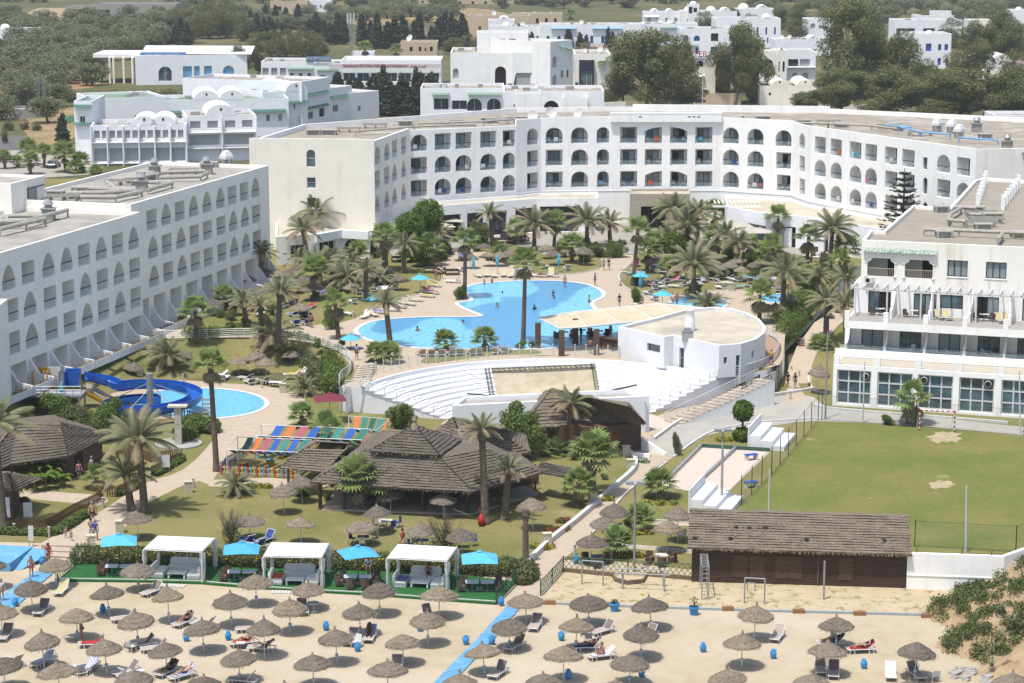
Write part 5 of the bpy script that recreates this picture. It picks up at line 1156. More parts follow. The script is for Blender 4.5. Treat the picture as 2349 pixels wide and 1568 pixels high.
def lounger(c,fx,fy,hx,hy,col='taupe',tw=None,kind=0,z=0,group='sun loungers on the beach',desc=None,seatm=None,rz=None):
 a=Q(c,fx,fy,z);s=S(q(c,fx,fy)[1],z)
 b=Q(c,hx,hy,z)
 hh=.31+.72*sin(BK[kind]);b=P(*q(c,hx,hy),z+hh);d=(b-a);d.z=0;d.normalize()
 if rz is None:rz=math.atan2(-d.x,d.y)
 p=a+d*1.0;o=dup(LG[kind],(p.x,p.y,z),rz,group=group)
 if col!='taupe':
  m={'yellow':(YEL,YEL),'blue':(BLUF,BLUF),'pale':(LCREAM,LCREAM),'white':(WTOW,WTOW),'stripe':(BST,BST),'bluepale':(M('lavender_fabric',(.30,.33,.65),.9),LCREAM)}[col]
  for ch in o.children:
   n=ch.name.split('.')[0]
   if n=='backrest':setmat(ch,m[0])
   if n=='seat':setmat(ch,m[1])
 if tw:
  t=towel(None,tw,BK[kind]).build('beach_towel');t.matrix_world=Matrix.Translation((p.x,p.y,z))@Matrix.Rotation(rz,4,'Z');t.location=(p.x,p.y,z);t.rotation_euler=(0,0,rz);tag(t,None,'towel',None);auto(t,f"{tw.name.split('.')[0].replace('_',' ')} spread over a lounger".replace('fabric','cloth'))
 dn={'taupe':'taupe and cream lounger','yellow':'cream yellow lounger','blue':'royal blue lounger','pale':'pale lounger','white':'white covered lounger','stripe':'blue striped lounger','bluepale':'lavender backed lounger'}[col]
 auto(o,desc or dn+(' on the sand' if z==0 else ' by the pool'));return o,p,rz
PEOPLE=[]
def L(*a,**k):
 pe=k.pop('pe',None);o,p,rz=lounger(*a,**k)
 if pe:PEOPLE.append((pe[0],(p.x,p.y,k.get('z',0)+.34),rz,*pe[1:]))
 return o
L('d0',525,780,580,620,'yellow');L('d0',1310,785,1360,660);L('d0',335,965,375,820);L('d0',1020,1015,1110,895)
L('d0',1600,1070,1690,925,pe=('lie',0,'black','black','woman reading on a lounger with dark hair and black swimsuit'));L('d0',1760,1040,1840,945,'pale',BST);L('d0',2160,1100,2215,990)
L('d0',715,1240,810,1125,'taupe',REDT);L('d0',1170,1260,1220,1140);L('d0',1290,1290,1400,1165);L('d0',290,1440,400,1280,'yellow',BST,);L('d0',640,1440,660,1340,'stripe');L('d0',770,1490,830,1325,'taupe',BST)
L('d0',1040,1520,1150,1375);L('d0',1310,1480,1290,1370,'white');L('d0',1440,1530,1530,1375,'taupe',pe=('lie',0,'black','black','woman in black swimsuit reclining on a dark lounger'));L('d0',1560,1560,1670,1410,'taupe',BST,pe=('lie',1,'blue',None,'man with raised arm in blue shorts on a striped lounger'))
L('d0',2110,1240,2240,1110,'taupe',ORT,pe=('lie',1,'black','black','woman in black bikini on an orange towel'));L('d0',2270,1270,2390,1160,pe=('lie',0,'black','black','woman in dark bikini lying beside the small white table'));L('d0',2090,1560,2170,1450);L('d0',30,1370,50,1265,'pale');L('d0',5,1200,30,1060)
L('d1',440,960,430,825);L('d1',830,1240,880,1075);L('d1',1020,1210,1050,1045,'bluepale',pe=('sit',2,'dark',None,'dark skinned man sitting upright on the lavender lounger'));L('d1',1640,1010,1630,895);L('d1',1280,1500,1290,1330);L('d1',2300,1290,2345,1155);L('d1',2160,1545,2230,1380);L('d1',1200,1640,1200,1540);L('d1',760,1150,780,1075,'white')
L('d2',185,1105,220,945);L('d2',740,1140,790,1015);L('d2',690,1060,680,995);L('d2',1160,1190,1240,1045);L('d2',1160,1360,1150,1255);L('d2',370,1540,360,1435)
L('d2',560,1270,640,1155,'blue',None,0,pe=('lie',1,'dark',None,'man in dark shorts reclining with bent knees on a black lounger'));L('d2',700,1360,860,1240,'pale',WTOW,1,pe=('sit',0,'pink','pink','dark haired woman in pale bikini sitting on a white towel'))
L('d3',50,1205,85,1055,'pale');L('d3',450,1230,560,1115,pe=('lie',1,'black','black','person lying in the shade on a dark lounger with feet out'));L('d3',720,1290,870,1185,'taupe',REDT,1,pe=('lie',0,'black','black','woman in black swimsuit sunbathing on a red towel'));L('d3',490,1510,490,1375);L('d3',600,1545,605,1365);L('d3',1130,1560,1130,1405,'white');L('d3',1420,1560,1420,1440)
def PL(c,x,y,dx,dy,col='yellow',tw=None,kind=1,pe=None,**k):return L(c,x,y,x+dx,y+dy,col,tw,kind,ZU,'sun loungers around the pools',pe=pe,**k)
for i,(x,y,dx,dy,col,tw,kd,pe)in enumerate([(970,1370,50,-90,'white',None,0,('lie',1,'blue',None,'man reclining on the white lounger at the head of the row')),(1110,1350,-100,-90,'yellow',None,1,None),(1180,1320,-110,-70,'yellow',PUR,1,None),(1310,1295,-120,-60,'yellow',WTOW,1,('lie',0,'orange','orange','woman with orange hat on white towel')),(1380,1270,-120,-70,'yellow',WTOW,1,None),(1460,1245,-110,-80,'yellow',None,0,None),(1530,1205,-110,-60,'yellow',None,1,('lie',0,'red','red','sunbather on the row of cream loungers')),(1640,1170,-130,-40,'yellow',YTW,2,None),(1680,1140,-110,-40,'yellow',PNK,2,('lie',0,'dark','dark','sunbather lying face up on a pink towel')),(1700,1075,-90,-60,'yellow',YTW,1,None),(1620,1100,-70,-40,'yellow',REDT,1,None),(2060,990,-20,-70,'yellow',None,0,('lie',0,'red','red','sunbather on the top row beside the pool')),(2120,985,-20,-75,'yellow',None,0,None),(2200,990,-30,-75,'yellow',None,0,('lie',1,'blue',None,'man sunbathing on the top row beside the pool')),(2270,985,0,-75,'yellow',None,0,('lie',0,'purple','purple','woman sunbathing between two cream loungers')),(2330,990,10,-75,'yellow',None,0,None),(1740,1030,40,-60,'white',None,0,('sit',0,'white','white','person in white sitting on a lounger end'))]):
 PL('b1',x,y,dx,dy,col,tw,kd,pe)
for i,(x,y,dx,dy,col,tw,kd,pe)in enumerate([(300,975,10,-60,'yellow',None,0,None),(360,970,0,-65,'yellow',None,0,None),(150,975,10,-60,'stripe',None,0,None),(210,975,10,-60,'yellow',REDT,0,None),(320,890,-20,-50,'yellow',None,0,None),(495,905,5,-55,'white',None,0,None),(1330,945,70,-55,'yellow',None,0,None),(1250,1025,90,-60,'yellow',None,0,('lie',0,'purple','purple','sunbather beneath the turquoise parasol on the lawn')),(1270,1050,120,-50,'yellow',WTOW,1,None),(1410,1030,100,-60,'yellow',PNK,1,None),(1430,1075,100,-50,'yellow',None,1,('lie',0,'pink','pink','sunbather lying on a cream lounger beneath the straw umbrella')),(1560,980,60,-40,'yellow',None,0,None),(1210,1130,50,-50,'white',BST,0,None),(1280,1180,30,-50,'stripe',None,0,None),(1100,1240,120,-30,'yellow',None,1,None),(1870,1080,60,-50,'white',None,0,('lie',1,'blue',None,'man on a blue and white lounger near the paddling pool')),(1900,1000,70,-50,'yellow',None,1,('lie',0,'orange','orange','sunbather in orange on the far lawn')),(2010,920,70,-30,'yellow',None,1,None),(2010,1010,60,-40,'white',None,1,None),(2200,980,70,-40,'white',PNK,1,('lie',0,'pink','pink','sunbather on pink towel at the far lawn')),(1690,990,20,-40,'yellow',None,0,None),(1800,1000,60,-40,'yellow',None,1,None)]):
 PL('b2',x,y,dx,dy,col,tw,kd,pe)
for x,y,dx,dy,col,kd in[(340,1410,20,-55,'blue',0),(440,1405,20,-55,'blue',0),(300,1330,60,-40,'blue',1),(400,1330,20,-40,'blue',0),(790,1320,60,-20,'white',2),(860,1210,60,-30,'white',1),(1030,1190,40,-30,'white',2),(70,1320,-50,-10,'white',2),(1230,1010,-60,10,'white',2)]:PL('b1',x,y,dx,dy,col,None,kd)
for x,y,dx,dy,col,tw,kd,z in[(250,330,130,-70,'white',YTW,1,.3),(330,330,110,-90,'white',None,0,.3),(120,400,150,-60,'white',None,1,.2),(-10,370,90,-50,'taupe',None,1,.2)]:
 L('c1',x,y,x+dx,y+dy,col,tw,kd,z,'sun loungers around the pools',desc=None,pe=('lie',1,'pink','pink','sunbather with arms raised beneath the garden palms')if(x==330)else None)
for x,y,dx,dy,col,kd in[(970,385,70,-60,'pale',0),(1930,340,90,-70,'white',1),(2090,340,-60,-30,'white',1),(2190,350,80,-50,'taupe',1),(2250,380,80,-30,'taupe',1),(2150,250,110,-50,'white',2)]:L('c0',x,y,x+dx,y+dy,col,None,kd,0,'sun loungers around the pools')
for x,y,dx in[(1490,120,20),(1590,120,10),(1680,120,10),(1760,118,20),(1870,112,0),(1950,110,20),(2050,105,0),(2220,100,-10),(2320,95,-20)]:
 L('c1',x,y,x+dx,y-60,'yellow',rnd.choice([None,None,PNK,CYT,REDT,WTOW]),0,ZU,'sun loungers around the pools',pe=rnd.choice([None,('lie',rnd.randint(0,1),'pink','pink','sunbather with back to the white seats')])if x!=1490 else('sit',1,'blue',None,'bare backed man sitting on a lounger facing the pool'))
for c,x,y,dx,dy,col in[('d0',2200,260,40,-80,'blue'),('d0',2290,290,50,-80,'blue'),('d1',20,300,30,-110,'blue')]:L(c,x,y,x+dx,y+dy,col,None,0,0,'sun loungers around the pools',desc='navy lounger standing on the grass')
CH={}
def chair_proto(nm,mat,kind):
 root=thing(nm,'x','chair',(0,-500,0),group='chairs')
 mb=MB(mat)
 if kind=='arm':
  mb.box((-.27,-.25,.4),(.27,.25,.44));mb.build('seat',root);mb=MB(mat)
  v=[(-.26,.25,.44),(.26,.25,.44),(.23,.36,.86),(-.23,.36,.86)];v+=[(a,b+.04,c)for a,b,c in v];mb.add(v,[(0,1,2,3),(7,6,5,4),(1,5,6,2),(2,6,7,3),(4,0,3,7)]);mb.build('backrest',root)
  for s in(-.28,.28):mb=MB(mat);mb.tube([(s,-.24,.42),(s,-.24,.62),(s,.3,.66)],.025,5);mb.build('armrest',root)
 elif kind=='rattan':
  mb.box((-.27,-.28,.12),(.27,.27,.44));mb.build('seat',root);mb=MB(mat);mb.lathe([(.33,.3),(.36,.82),(.31,.82),(.29,.44)],14,(0,-.02,0),R(-10),R(190));mb.build('backrest',root)
 else:
  mb.box((-.22,-.22,.43),(.22,.22,.47));mb.build('seat',root);mb=MB(mat);mb.box((-.22,.2,.47),(.22,.24,.95));mb.build('backrest',root)
 if kind!='rattan':
  for s in(-.24,.24):
   for t in(-.22,.22):mb=MB(mat if kind=='arm' else GREYM);mb.tube([(s,t,.42),(s*1.1,t*1.15,0)],.022,5);mb.build('leg',root)
 return root
RAT=M('brown_rattan',(.16,.11,.085),.8,(.11,.075,.06),12);PLW=M('white_plastic',(.75,.74,.72),.5);BLC=M('blue_plastic',(.03,.07,.30),.5)
CH['w']=chair_proto('plastic_chair',PLW,'arm');CH['r']=chair_proto('rattan_armchair',RAT,'rattan');CH['b']=chair_proto('blue_chair',BLC,'side');CH['c']=chair_proto('cream_chair',M('cream_plastic',(.62,.58,.46),.6),'side')
CD={'w':'white plastic armchair','r':'brown rattan armchair','b':'dark blue dining chair','c':'cream dining chair'}
def chair(k,p,rz,where='',z=0):o=dup(CH[k],p,rz,group={'w':'white plastic chairs','r':'brown rattan armchairs','b':'blue chairs','c':'cream chairs'}[k]);return auto(o,CD[k]+where)
for c,x,y,rz in[('d0',1205,1280,2.6),('d0',490,1370,2.0),('d1',920,1240,-.5),('d2',715,1200,2.8),('d3',620,1200,.3),('d3',1335,1470,.1),('d3',1525,1550,3.4)]:chair('w',Q(c,x,y),rz,' on the sand')
def table(nm,label,p,top,rz=0,z=0,w=.8,d=.8,h=.72,rnd_=False,mat=None,group=None,au=False):
 t=thing(nm,label,'table',p,rz,group);mb=MB(mat or PLW)
 if rnd_:mb.lathe([(0,h-.03),(w/2,h-.03),(w/2,h),(0,h)],20)
 else:mb.box((-w/2,-d/2,h-.035),(w/2,d/2,h))
 mb.build('tabletop',t);mb=MB(GREYM if not rnd_ else PLW);mb.tube([(0,0,.02),(0,0,h-.035)],.04,6);mb.build('leg',t);mb=MB(GREYM if not rnd_ else PLW)
 if rnd_:mb.lathe([(.27,0),(.27,.05),(.05,.1)],14)
 else:mb.box((-.3,-.03,0),(.3,.03,.04));mb.box((-.03,-.3,.041),(.03,.3,.07))
 mb.build('base',t)
 if au:auto(t,label)
 return t
table('round_table','round white pedestal table in the shade of a straw umbrella on the sand',Q('d1',530,915),0,w=.85,rnd_=True)
for c,x,y in(('d0',650,1190),('d0',2210,1250),('d0',450,1400)):table('side_table','low white side table on the sand',Q(c,x,y),0,w=.6,d=.5,h=.45,au=True,group='low white side tables')
def dining(c,x,y,cols,mat=None,lab='blue topped dining table on the lawn',z=0,w=.9):
 p=Q(c,x,y,z);table('dining_table',lab,p,0,rnd.uniform(-.3,.3),w=w,d=.8,mat=mat or M('grey_blue_tabletop',(.12,.16,.28),.5),au=True,group='dining tables in the garden')
 for i,k in enumerate(cols):
  a=i*2*PI/len(cols)+.5;chair(k,(p.x+1.0*cos(a),p.y+.8*sin(a),z),a-PI/2,' at a garden table')
dining('d1',985,300,'cbc');dining('d1',1200,150,'bwcb',PLW,'white dining table on the lawn');dining('d1',1530,330,'cb');dining('d1',1890,320,'bb');dining('d2',960,185,'rr');dining('d2',1455,265,'w',PLW,'white dining table on the lawn')
dining('d2',780,480,'rrr');dining('d2',1370,470,'rrr',PLW,'white dining table on the lawn');dining('c2',20,1480,'c')if False else None
for x,y in((1400,790),(1430,760),(1440,735),(1590,790),(1620,760)):dining('b1',x,y,'bbb',PLW,'white cafe table with blue chairs',ZU)
for x,y in((2000,735),(2100,700),(2170,730),(1870,730),(2080,660),(2200,690),(1930,690)):dining('b2',x,y,'rr',PLW,'small cafe table beneath beige parasols',ZU)
for x,y in((380,760),(440,840),(560,800),(470,800)):dining('b3',x,y,'rr',PLW,'white terrace table near the low hall',ZU)
for x,y in((480,1540),(640,1520),(800,1530)):dining('b2',x,y,'rr',M('dark_tabletop',(.05,.045,.04),.5),'dark bar table under the canvas roof',ZU)
for k in range(58):
 z_=rnd.choice([(655,950,650,715),(655,950,650,715),(1050,1235,596,628),(1455,1700,612,664),(1455,1700,612,664),(1700,1790,640,668)]);x,y=rnd.uniform(z_[0],z_[1]),rnd.uniform(z_[2],z_[3])
 if x>850 and y>680:continue
 PL('a0',x*4,y*4,rnd.uniform(-70,80),-rnd.uniform(30,60),rnd.choice(['yellow','white','pale','blue','taupe','stripe']),rnd.choice([None,None,PNK,CYT,REDT,WTOW,BST,PUR]),rnd.choice([0,1,1,2]),pe=rnd.choice([None,None,('lie',rnd.randint(0,1),rnd.choice(['red','navy','purple','orange','white']),rnd.choice(['black','pink','white']),'sunbather lying on a lounger in the pool garden')]))
SOF=M('dark_wicker',(.09,.08,.075),.8,(.06,.055,.05),8);CUS=M('tan_cushion',(.50,.42,.28),.9)
def sofa(p,rz,w,label):
 t=thing('wicker_sofa',label,'sofa',p,rz,'wicker sofas on the hotel terrace');mb=MB(SOF);mb.box((-w/2,-.4,0),(w/2,.4,.3));mb.build('base',t);mb=MB(SOF);mb.box((-w/2,.4,0),(w/2,.55,.75));mb.build('backrest',t)
 for s in(-1,1):mb=MB(SOF);mb.box((s*w/2-.08,-.4,.3),(s*w/2+.08,.395,.55));mb.build('armrest',t)
 mb=MB(CUS);mb.box((-w/2+.1,-.38,.302),(w/2-.1,.35,.42));mb.build('cushion',t);auto(t,label)
for c,x,y,rz,w in[('b1',2200,570,.1,1.8),('b1',2290,560,.1,2.2),('b1',2310,620,3.3,2.0),('b1',2280,670,.1,3.0),('b1',1600,940,0,1.6),('b1',1700,950,.5,1.8),('b1',1800,960,.1,1.8),('b1',1300,840,.1,1.6),('b2',30,660,.1,2.0),('b2',100,650,.3,1.6),('b2',20,600,.1,2.2),('b2',1020,680,1.6,1.4),('b1',2240,740,.1,2)]:sofa(Q(c,x,y,ZU),rz,w,'dark wicker sofa with tan cushions')
for x,y,k,z in[(810,1560,'w',ZF1),(850,1555,'w',ZF1),(1330,1566,'w',ZF1)]:pass
ww=[W2.w(uat(W2,T0(3,x),5.4),ZF1,-d)for x,d in((800,1.5),(860,1.6),(1330,1.2),(1520,1.2),(1900,1.6),(2000,1.2),(2250,1.4))]
for p in ww:chair('w',p,rnd.uniform(0,6),' on a lower balcony')
for x,d in((960,1.8),(1180,1.6),(1260,1.6),(2080,1.7),(2140,1.7),(1720,1.5)):
 p=W2.w(uat(W2,T0(3,x),5.4),ZF1,-d);o=dup(LG[1],p,1.4,group='loungers on the hotel balconies',swap={'seat':YEL,'backrest':YEL});auto(o,'cream lounger on a lower balcony')
for x,d in((1590,1.2),(1660,1.2),(2135,1.2),(2200,1.2)):
 p=W3w.w(uat(W3w,T0(3,x),8.6),ZF2,-d);o=dup(LG[0],p,.1,group='loungers on the hotel balconies',swap={'seat':YEL,'backrest':YEL});auto(o,'cream lounger on the upper balcony')
for x in(1045,1350,1995):
 p=W3w.w(uat(W3w,T0(3,x),8.7),ZF2,-1.1);table('balcony_table','white table on an upper balcony',p,0,w=.9,d=.6,au=True,group='white balcony tables');chair('r',p+Vector((-.8,0,0)),1.5,' on an upper balcony');chair('r',p+Vector((.8,0,0)),-1.5,' on an upper balcony')
r_=random.Random(21)
BALW=[Wall(HP[i],HP[i+1],ZU,10)for i in range(10)]
for i,h in bal:
 if i in(2,4,5,6,8)and r_.random()<.6:
  W=BALW[i]
  for u in((h[1]+.5),(h[2]-.5)):
   rz=math.atan2(W.e.y,W.e.x)+r_.uniform(-.3,.3);o=dup(CH['w'],W.w(u,h[3]+.01,.8),rz,group='white plastic chairs');fl={14.55:'top',11.25:'middle',7.95:'lowest'}[h[3]];auto(o,f'white chair on a {fl} storey hotel balcony')
for k in range(26):
 i,h=r_.choice([b for b in bal if b[0]in(2,4,5,6,8)]);W=BALW[i];u=r_.uniform(h[1]+.4,h[2]-.4);mb=MB(r_.choice([WTOW,WTOW,PNK,CYT,BLUF,ORT]));w_=r_.uniform(.25,.4);T=Matrix.Translation(W.w(u,h[3]+.93,.13))@Matrix.Rotation(math.atan2(W.e.y,W.e.x),4,'Z');mb.box((-w_,-.06,-.55),(w_,-.04,.0));mb.box((-w_,-.06,0),(w_,.08,.015));o=mb.build('hanging_towel');o.matrix_basis=T;o['category']='towel';o['group']='towels hung on balcony rails';auto(o,mb.mats[0].name.replace('_fabric','').replace('_',' ').replace(' towel','')+' towel over a balcony rail')
TRK=M('palm_trunk_bark',(.22,.175,.13),.95,(.13,.10,.075),3,bump=.8,bsc=6,stretch=(1,1,2.2),obj=False)
TRKD=M('dark_palm_boots',(.13,.095,.065),.95,(.08,.06,.04),4,bump=.8)
PDATE=LEAF('date_palm_leaf',(.30,.31,.17),(.20,.22,.11),.9,.35,(.44,.41,.25))
PDRY=LEAF('dry_palm_leaf',(.42,.36,.22),(.27,.22,.13),1.2,.25)
PFAN=LEAF('fan_palm_leaf',(.33,.42,.14),(.21,.29,.09),.9,.45,(.47,.50,.22))
ORG=M('orange_date_stalks',(.45,.24,.04),.8,(.35,.18,.03),6)
def npoly(V,mats,name,parent,mi):return npmesh(name,V,3,mats,parent,mi)
def date_crown(seed,nf=46,dry=.15,fruit=True,wind=.25):
 r_=np.random.RandomState(seed);V=[];MI=[]
 for i in range(nf):
  a=i*2.399963+r_.uniform(-.2,.2);el=math.radians(82-92*(i/nf)**.9+r_.uniform(-6,6));Lf=r_.uniform(.92,1.12)*(1 if i>5 else .8)
  dryf=(i/nf>.93-dry*.6)or r_.rand()<.05
  d=np.array([cos(a)*cos(el),sin(a)*cos(el),sin(el)]);p=np.array([cos(a)*.05,sin(a)*.05,0.]);K=11;pts=[p]
  for k in range(K):
   d=d+np.array([wind*.05,wind*.02,-.115*(1 if k>1 else .4)]);d/=np.linalg.norm(d);p=p+d*Lf/K;pts.append(p)
  side=np.cross(d,[0,0,1.]);side=np.array([-sin(a),cos(a),0.])
  for k in range(K):
   p0,p1=pts[k],pts[k+1];dd=(p1-p0)/np.linalg.norm(p1-p0);w=.012*(1-k/K)+.003
   V+=[p0-side*w,p0+side*w,p1];MI.append(1 if dryf else 0)
   if k<1:continue
   for h in(0,.25,.5,.75):
    q_=p0+(p1-p0)*h;t=(k+h)/K;ll=.25*math.sin(PI*min(1,t*.9+.12))**.7+.04
    for s in(-1,1):
     up=np.cross(side,dd);e=q_+(side*s*.62+dd*.9+up*.25+np.array([0,0,-.25]))*ll*r_.uniform(.8,1.15);b=dd*.014
     V+=[q_-b,q_+b,e];MI.append(1 if dryf else 0)
 if fruit:
  for i in range(16):
   a=i*.9;l=.26+.1*r_.rand();
   for j in range(6):
    e=np.array([cos(a+j*.1)*l,sin(a+j*.1)*l,-.02-.12*r_.rand()]);s=np.array([-sin(a),cos(a),0])*.02;V+=[-s*0+np.array([0,0,.03])-s,np.array([0,0,.03])+s,e];MI.append(2)
 return V,MI
def fan_crown(seed,nf=34,skirt=20):
 r_=np.random.RandomState(seed);V=[];MI=[]
 for i in range(nf+skirt):
  dryf=i>=nf;a=i*2.399963+r_.uniform(-.2,.2)
  el=math.radians(78-95*(i/nf)+r_.uniform(-12,12))if not dryf else math.radians(-35-40*r_.rand())
  Lp=r_.uniform(.42,.6)*(1 if not dryf else .75);d=np.array([cos(a)*cos(el),sin(a)*cos(el),sin(el)]);side=np.array([-sin(a),cos(a),0.]);base=np.array([0,0,0.])if not dryf else np.array([0,0,-.05-.25*r_.rand()])
  mid=base+d*Lp+np.array([0,0,-.03]);w=.012;V+=[base-side*w,base+side*w,mid];MI.append(1 if dryf else 0)
  up=np.cross(side,d);n=15;R_=r_.uniform(.42,.55)*(1 if not dryf else .6)
  for j in range(n):
   t=(j/(n-1)-.5)*math.radians(250);dr=d*cos(t)+side*sin(t);tip=mid+dr*R_*(1-.15*abs(t)/2)+np.array([0,0,-.22*R_ if not dryf else-.3*R_])+up*.02*r_.randn()
   s=(-d*sin(t)+side*cos(t))*.045;m2=mid+dr*R_*.5+up*.015*(j%2)
   V+=[mid,m2+s,m2-s,m2+s,tip,m2-s];MI+=[1 if(dryf or(el<-.2 and r_.rand()<.4))else 0]*2
 return V,MI
def trunk_mesh(name,r0,r1,bulge,seed,mat,boots=.12):
 r_=random.Random(seed);mb=MB(mat,TRKD);n=26;pts=[];rs=[]
 cx,cy=r_.uniform(-.025,.025),r_.uniform(-.02,.02)
 for i in range(n+1):
  t=i/n;r=(r0+(r1-r0)*t)*(1+.07*(i%2));
  if t<.08:r*=1.35-t*4
  if t>1-boots:r*=bulge
  pts.append((cx*sin(t*3)*8*.12,cy*sin(t*3)*8*.12,t));rs.append(r)
 mb.tube(pts,rs,10);return mb
DC=[];FC=[]
for s_ in range(4):
 r0=thing('date_palm','x','palm tree',(0,-500,0),group='date palms');trunk_mesh('trunk',.33,.25,1.5,s_,TRK).build('trunk',r0)
 V,MI=date_crown(s_,[27,23,30,20][s_],[.15,.3,.1,.7][s_],s_ in(0,2));npmesh('crown',V,3,[PDATE,PDRY,ORG],r0,MI);DC.append(r0)
for s_ in range(4):
 r0=thing('fan_palm','x','palm tree',(0,-500,0),group='fan palms');trunk_mesh('trunk',.27,.19,1.25,s_+9,TRK,.08).build('trunk',r0)
 V,MI=fan_crown(s_+20,[22,20,26,16][s_],[7,12,5,24][s_]);npmesh('crown',V,3,[PFAN,PDRY],r0,MI);FC.append(r0)
def palm(kind,fx,fy,cx,cy,rpx,v=None,z=0,desc=None,lab=None,tr=1.0):
 p=P(fx,fy,z);s=S(fy,z);h=max(.35,(fy-cy)/s/.985);r=rpx/s*1.06;pr=(DC if kind=='d' else FC);v=rnd.randint(0,2)if v is None else v
 o=dup(pr[v],p,None,group='date palms' if kind=='d' else 'fan palms');lean=(cx-fx)/s/h;a=rnd.uniform(0,6.28)
 o.rotation_euler=(0,math.atan(lean),0)
 for c in o.children:
  if c.name.startswith('trunk'):c.scale=(tr,tr,h+.1)
  else:c.location=(0,0,h);c.scale=(r*1.12,r*1.12,r*1.05);c.rotation_euler=(0,-math.atan(lean)*.6,a)
 k='feather leaved date palm' if kind=='d' else 'green fan palm'
 if v==3:k='shaggy dry '+('date palm' if kind=='d' else 'fan palm')
 hh='tall ' if h>6.5 else('short ' if h<3 else '')
 if lab:o['label']=lab
 else:auto(o,desc or hh+k)
 return o
UPP=[('d',730,577,728,490,54,0,'tall date palm with orange fruit stalks before the tall stair window wall'),('d',708,610,697,528,42,3),('d',597,655,604,578,34,1),('d',735,660,735,612,60,1),('d',790,668,795,636,46,2),('d',637,800,645,668,45,1),('d',633,790,628,765,60,3),('d',600,790,600,700,30,3),('f',777,779,770,695,40,3),('d',896,797,886,695,42,3,'slim dry date palm standing at the near edge of the main pool'),('f',888,650,886,540,33,3),('d',926,626,928,560,36,1),('f',987,610,988,568,38,3),('f',1066,686,1068,552,36,1,'fan palm rising from the little planted island at the pool neck'),('f',1200,790,1205,603,44,1,'very tall slim fan palm rising in front of the main pool'),('f',1160,600,1150,580,28,2),('d',1225,575,1226,515,50,0),('d',1346,567,1346,508,50,0),('f',1380,505,1380,460,38,2),('f',1432,500,1432,455,42,2),('f',1451,656,1462,528,36,1,'fan palm leaning over the poolside lawn by the turquoise parasols'),('f',1483,625,1488,572,36,2),('f',1312,603,1312,560,32,2),('d',1575,565,1576,520,55,0),('d',1545,535,1545,480,48,2),('f',1640,525,1640,490,38,2),('f',1690,545,1600,0,0,2),('d',1660,608,1663,540,42,1),('d',1590,690,1590,605,62,0,'stout date palm with orange stalks beside the paddling pool'),('f',1784,566,1784,498,34,1,'lone fan palm rising in front of the low white hall'),('d',1900,630,1907,525,55,0,'date palm with wide crown before the low hall and tall pine'),('f',1938,620,1938,568,40,2),('d',1795,730,1797,625,56,1),('d',1940,680,1941,640,46,1),('d',1895,768,1895,690,46,1),('d',1940,785,1938,700,44,3),('f',1742,742,1742,678,44,3),('f',1842,690,1845,640,42,2),('d',1850,665,1850,640,38,2),('d',1620,712,1622,700,44,2,'short bushy date palm spilling over the paddling pool edge'),('f',1025,806,1022,783,34,2),('f',1112,803,1112,778,34,2),('f',872,832,864,808,32,2),('f',888,833,893,808,32,2),('f',452,782,449,712,42,1),('d',566,748,560,690,36,1),('f',520,710,515,680,32,2),('f',1475,560,1470,520,0,2),('d',1700,640,1702,610,0,2),('f',1330,500,1335,475,35,2),('f',940,600,935,585,30,2),('f',820,600,822,575,28,2),('f',1530,640,1535,612,30,2),('d',870,655,868,640,35,2),('f',1760,620,1765,590,36,2)]
for t in UPP:
 if t[5]>0:palm(*t[:6],v=t[6],z=ZU,lab=t[7]if len(t)>7 else None)
LOW=[('f',1880,825,1880,790,30,2),('d',385,862,385,815,52,2,'large bushy trunkless date palm on the lawn above the slide pool'),('f',497,1082,489,835,48,1,'very tall slim fan palm with a drooping dry skirt at the slide pool edge'),('d',332,1178,324,1005,84,0,'tall date palm with grey green fronds and orange stalks beside the promenade'),('d',302,1172,292,1085,60,1,'smaller date palm leaning against the tall one beside the promenade'),('d',10,1217,-2,975,84,1,'tall date palm cut by the picture edge next to the thatched lodge'),('f',225,1122,222,1095,38,3),('d',60,905,60,865,26,3),('f',755,1035,752,985,50,3,'shaggy fan palm with dry skirt among the coloured shade strips'),('f',693,980,692,950,34,2),('d',692,908,695,888,34,2),('d',540,1135,541,1112,42,2,'short young date palm on the lawn next to the promenade'),('f',836,1172,826,1092,60,2,'fan palm leaning before the big thatched pavilion'),('f',880,1170,880,1105,54,2),('d',1114,1202,1106,982,46,3,'very tall dying date palm with a thin dry crown before the thatched pavilion'),('d',1158,1192,1167,1075,44,3,'dying date palm with upright ragged fronds next to the pavilion corner'),('f',1148,1160,1150,1135,28,2),('d',1300,1042,1310,925,50,3,'date palm with dusty crown before the thatched timber house'),('f',1361,1136,1360,1035,60,2,'large bright green fan palm before the timber house'),('f',1325,1162,1328,1108,44,2),('f',1272,1045,1274,1032,36,2),('f',1520,1142,1512,1108,44,2),('f',1468,1217,1467,1185,40,2),('f',1422,1277,1418,1240,44,2,'low fan palm next to the dark table inside the green lattice fence'),('f',2090,973,2092,915,52,3,'fan palm with a thick skirt of dead leaves beside the striped goal')]
for t in LOW:palm(*t[:6],v=t[6],z=0,lab=t[7]if len(t)>7 else None)
mark('the tall promenade palm',P(332,1178,0))
t=thing('palm_stump','bare headless palm trunk standing on the lawn beside the white kerb','trunk',P(1206,1293,0));o=trunk_mesh('trunk',.25,.2,1.4,3,TRK).build('trunk',t);o.scale=(1,1,4.3)
for f in[(838,182,838,112,20),(909,178,909,118,20),(332,182,332,150,20),(442,184,443,152,20),(235,188,232,162,20),(1309,46,1309,34,16),(1387,205,1387,145,24)]:palm('f',*f,v=1,z=0,desc='distant fan palm')
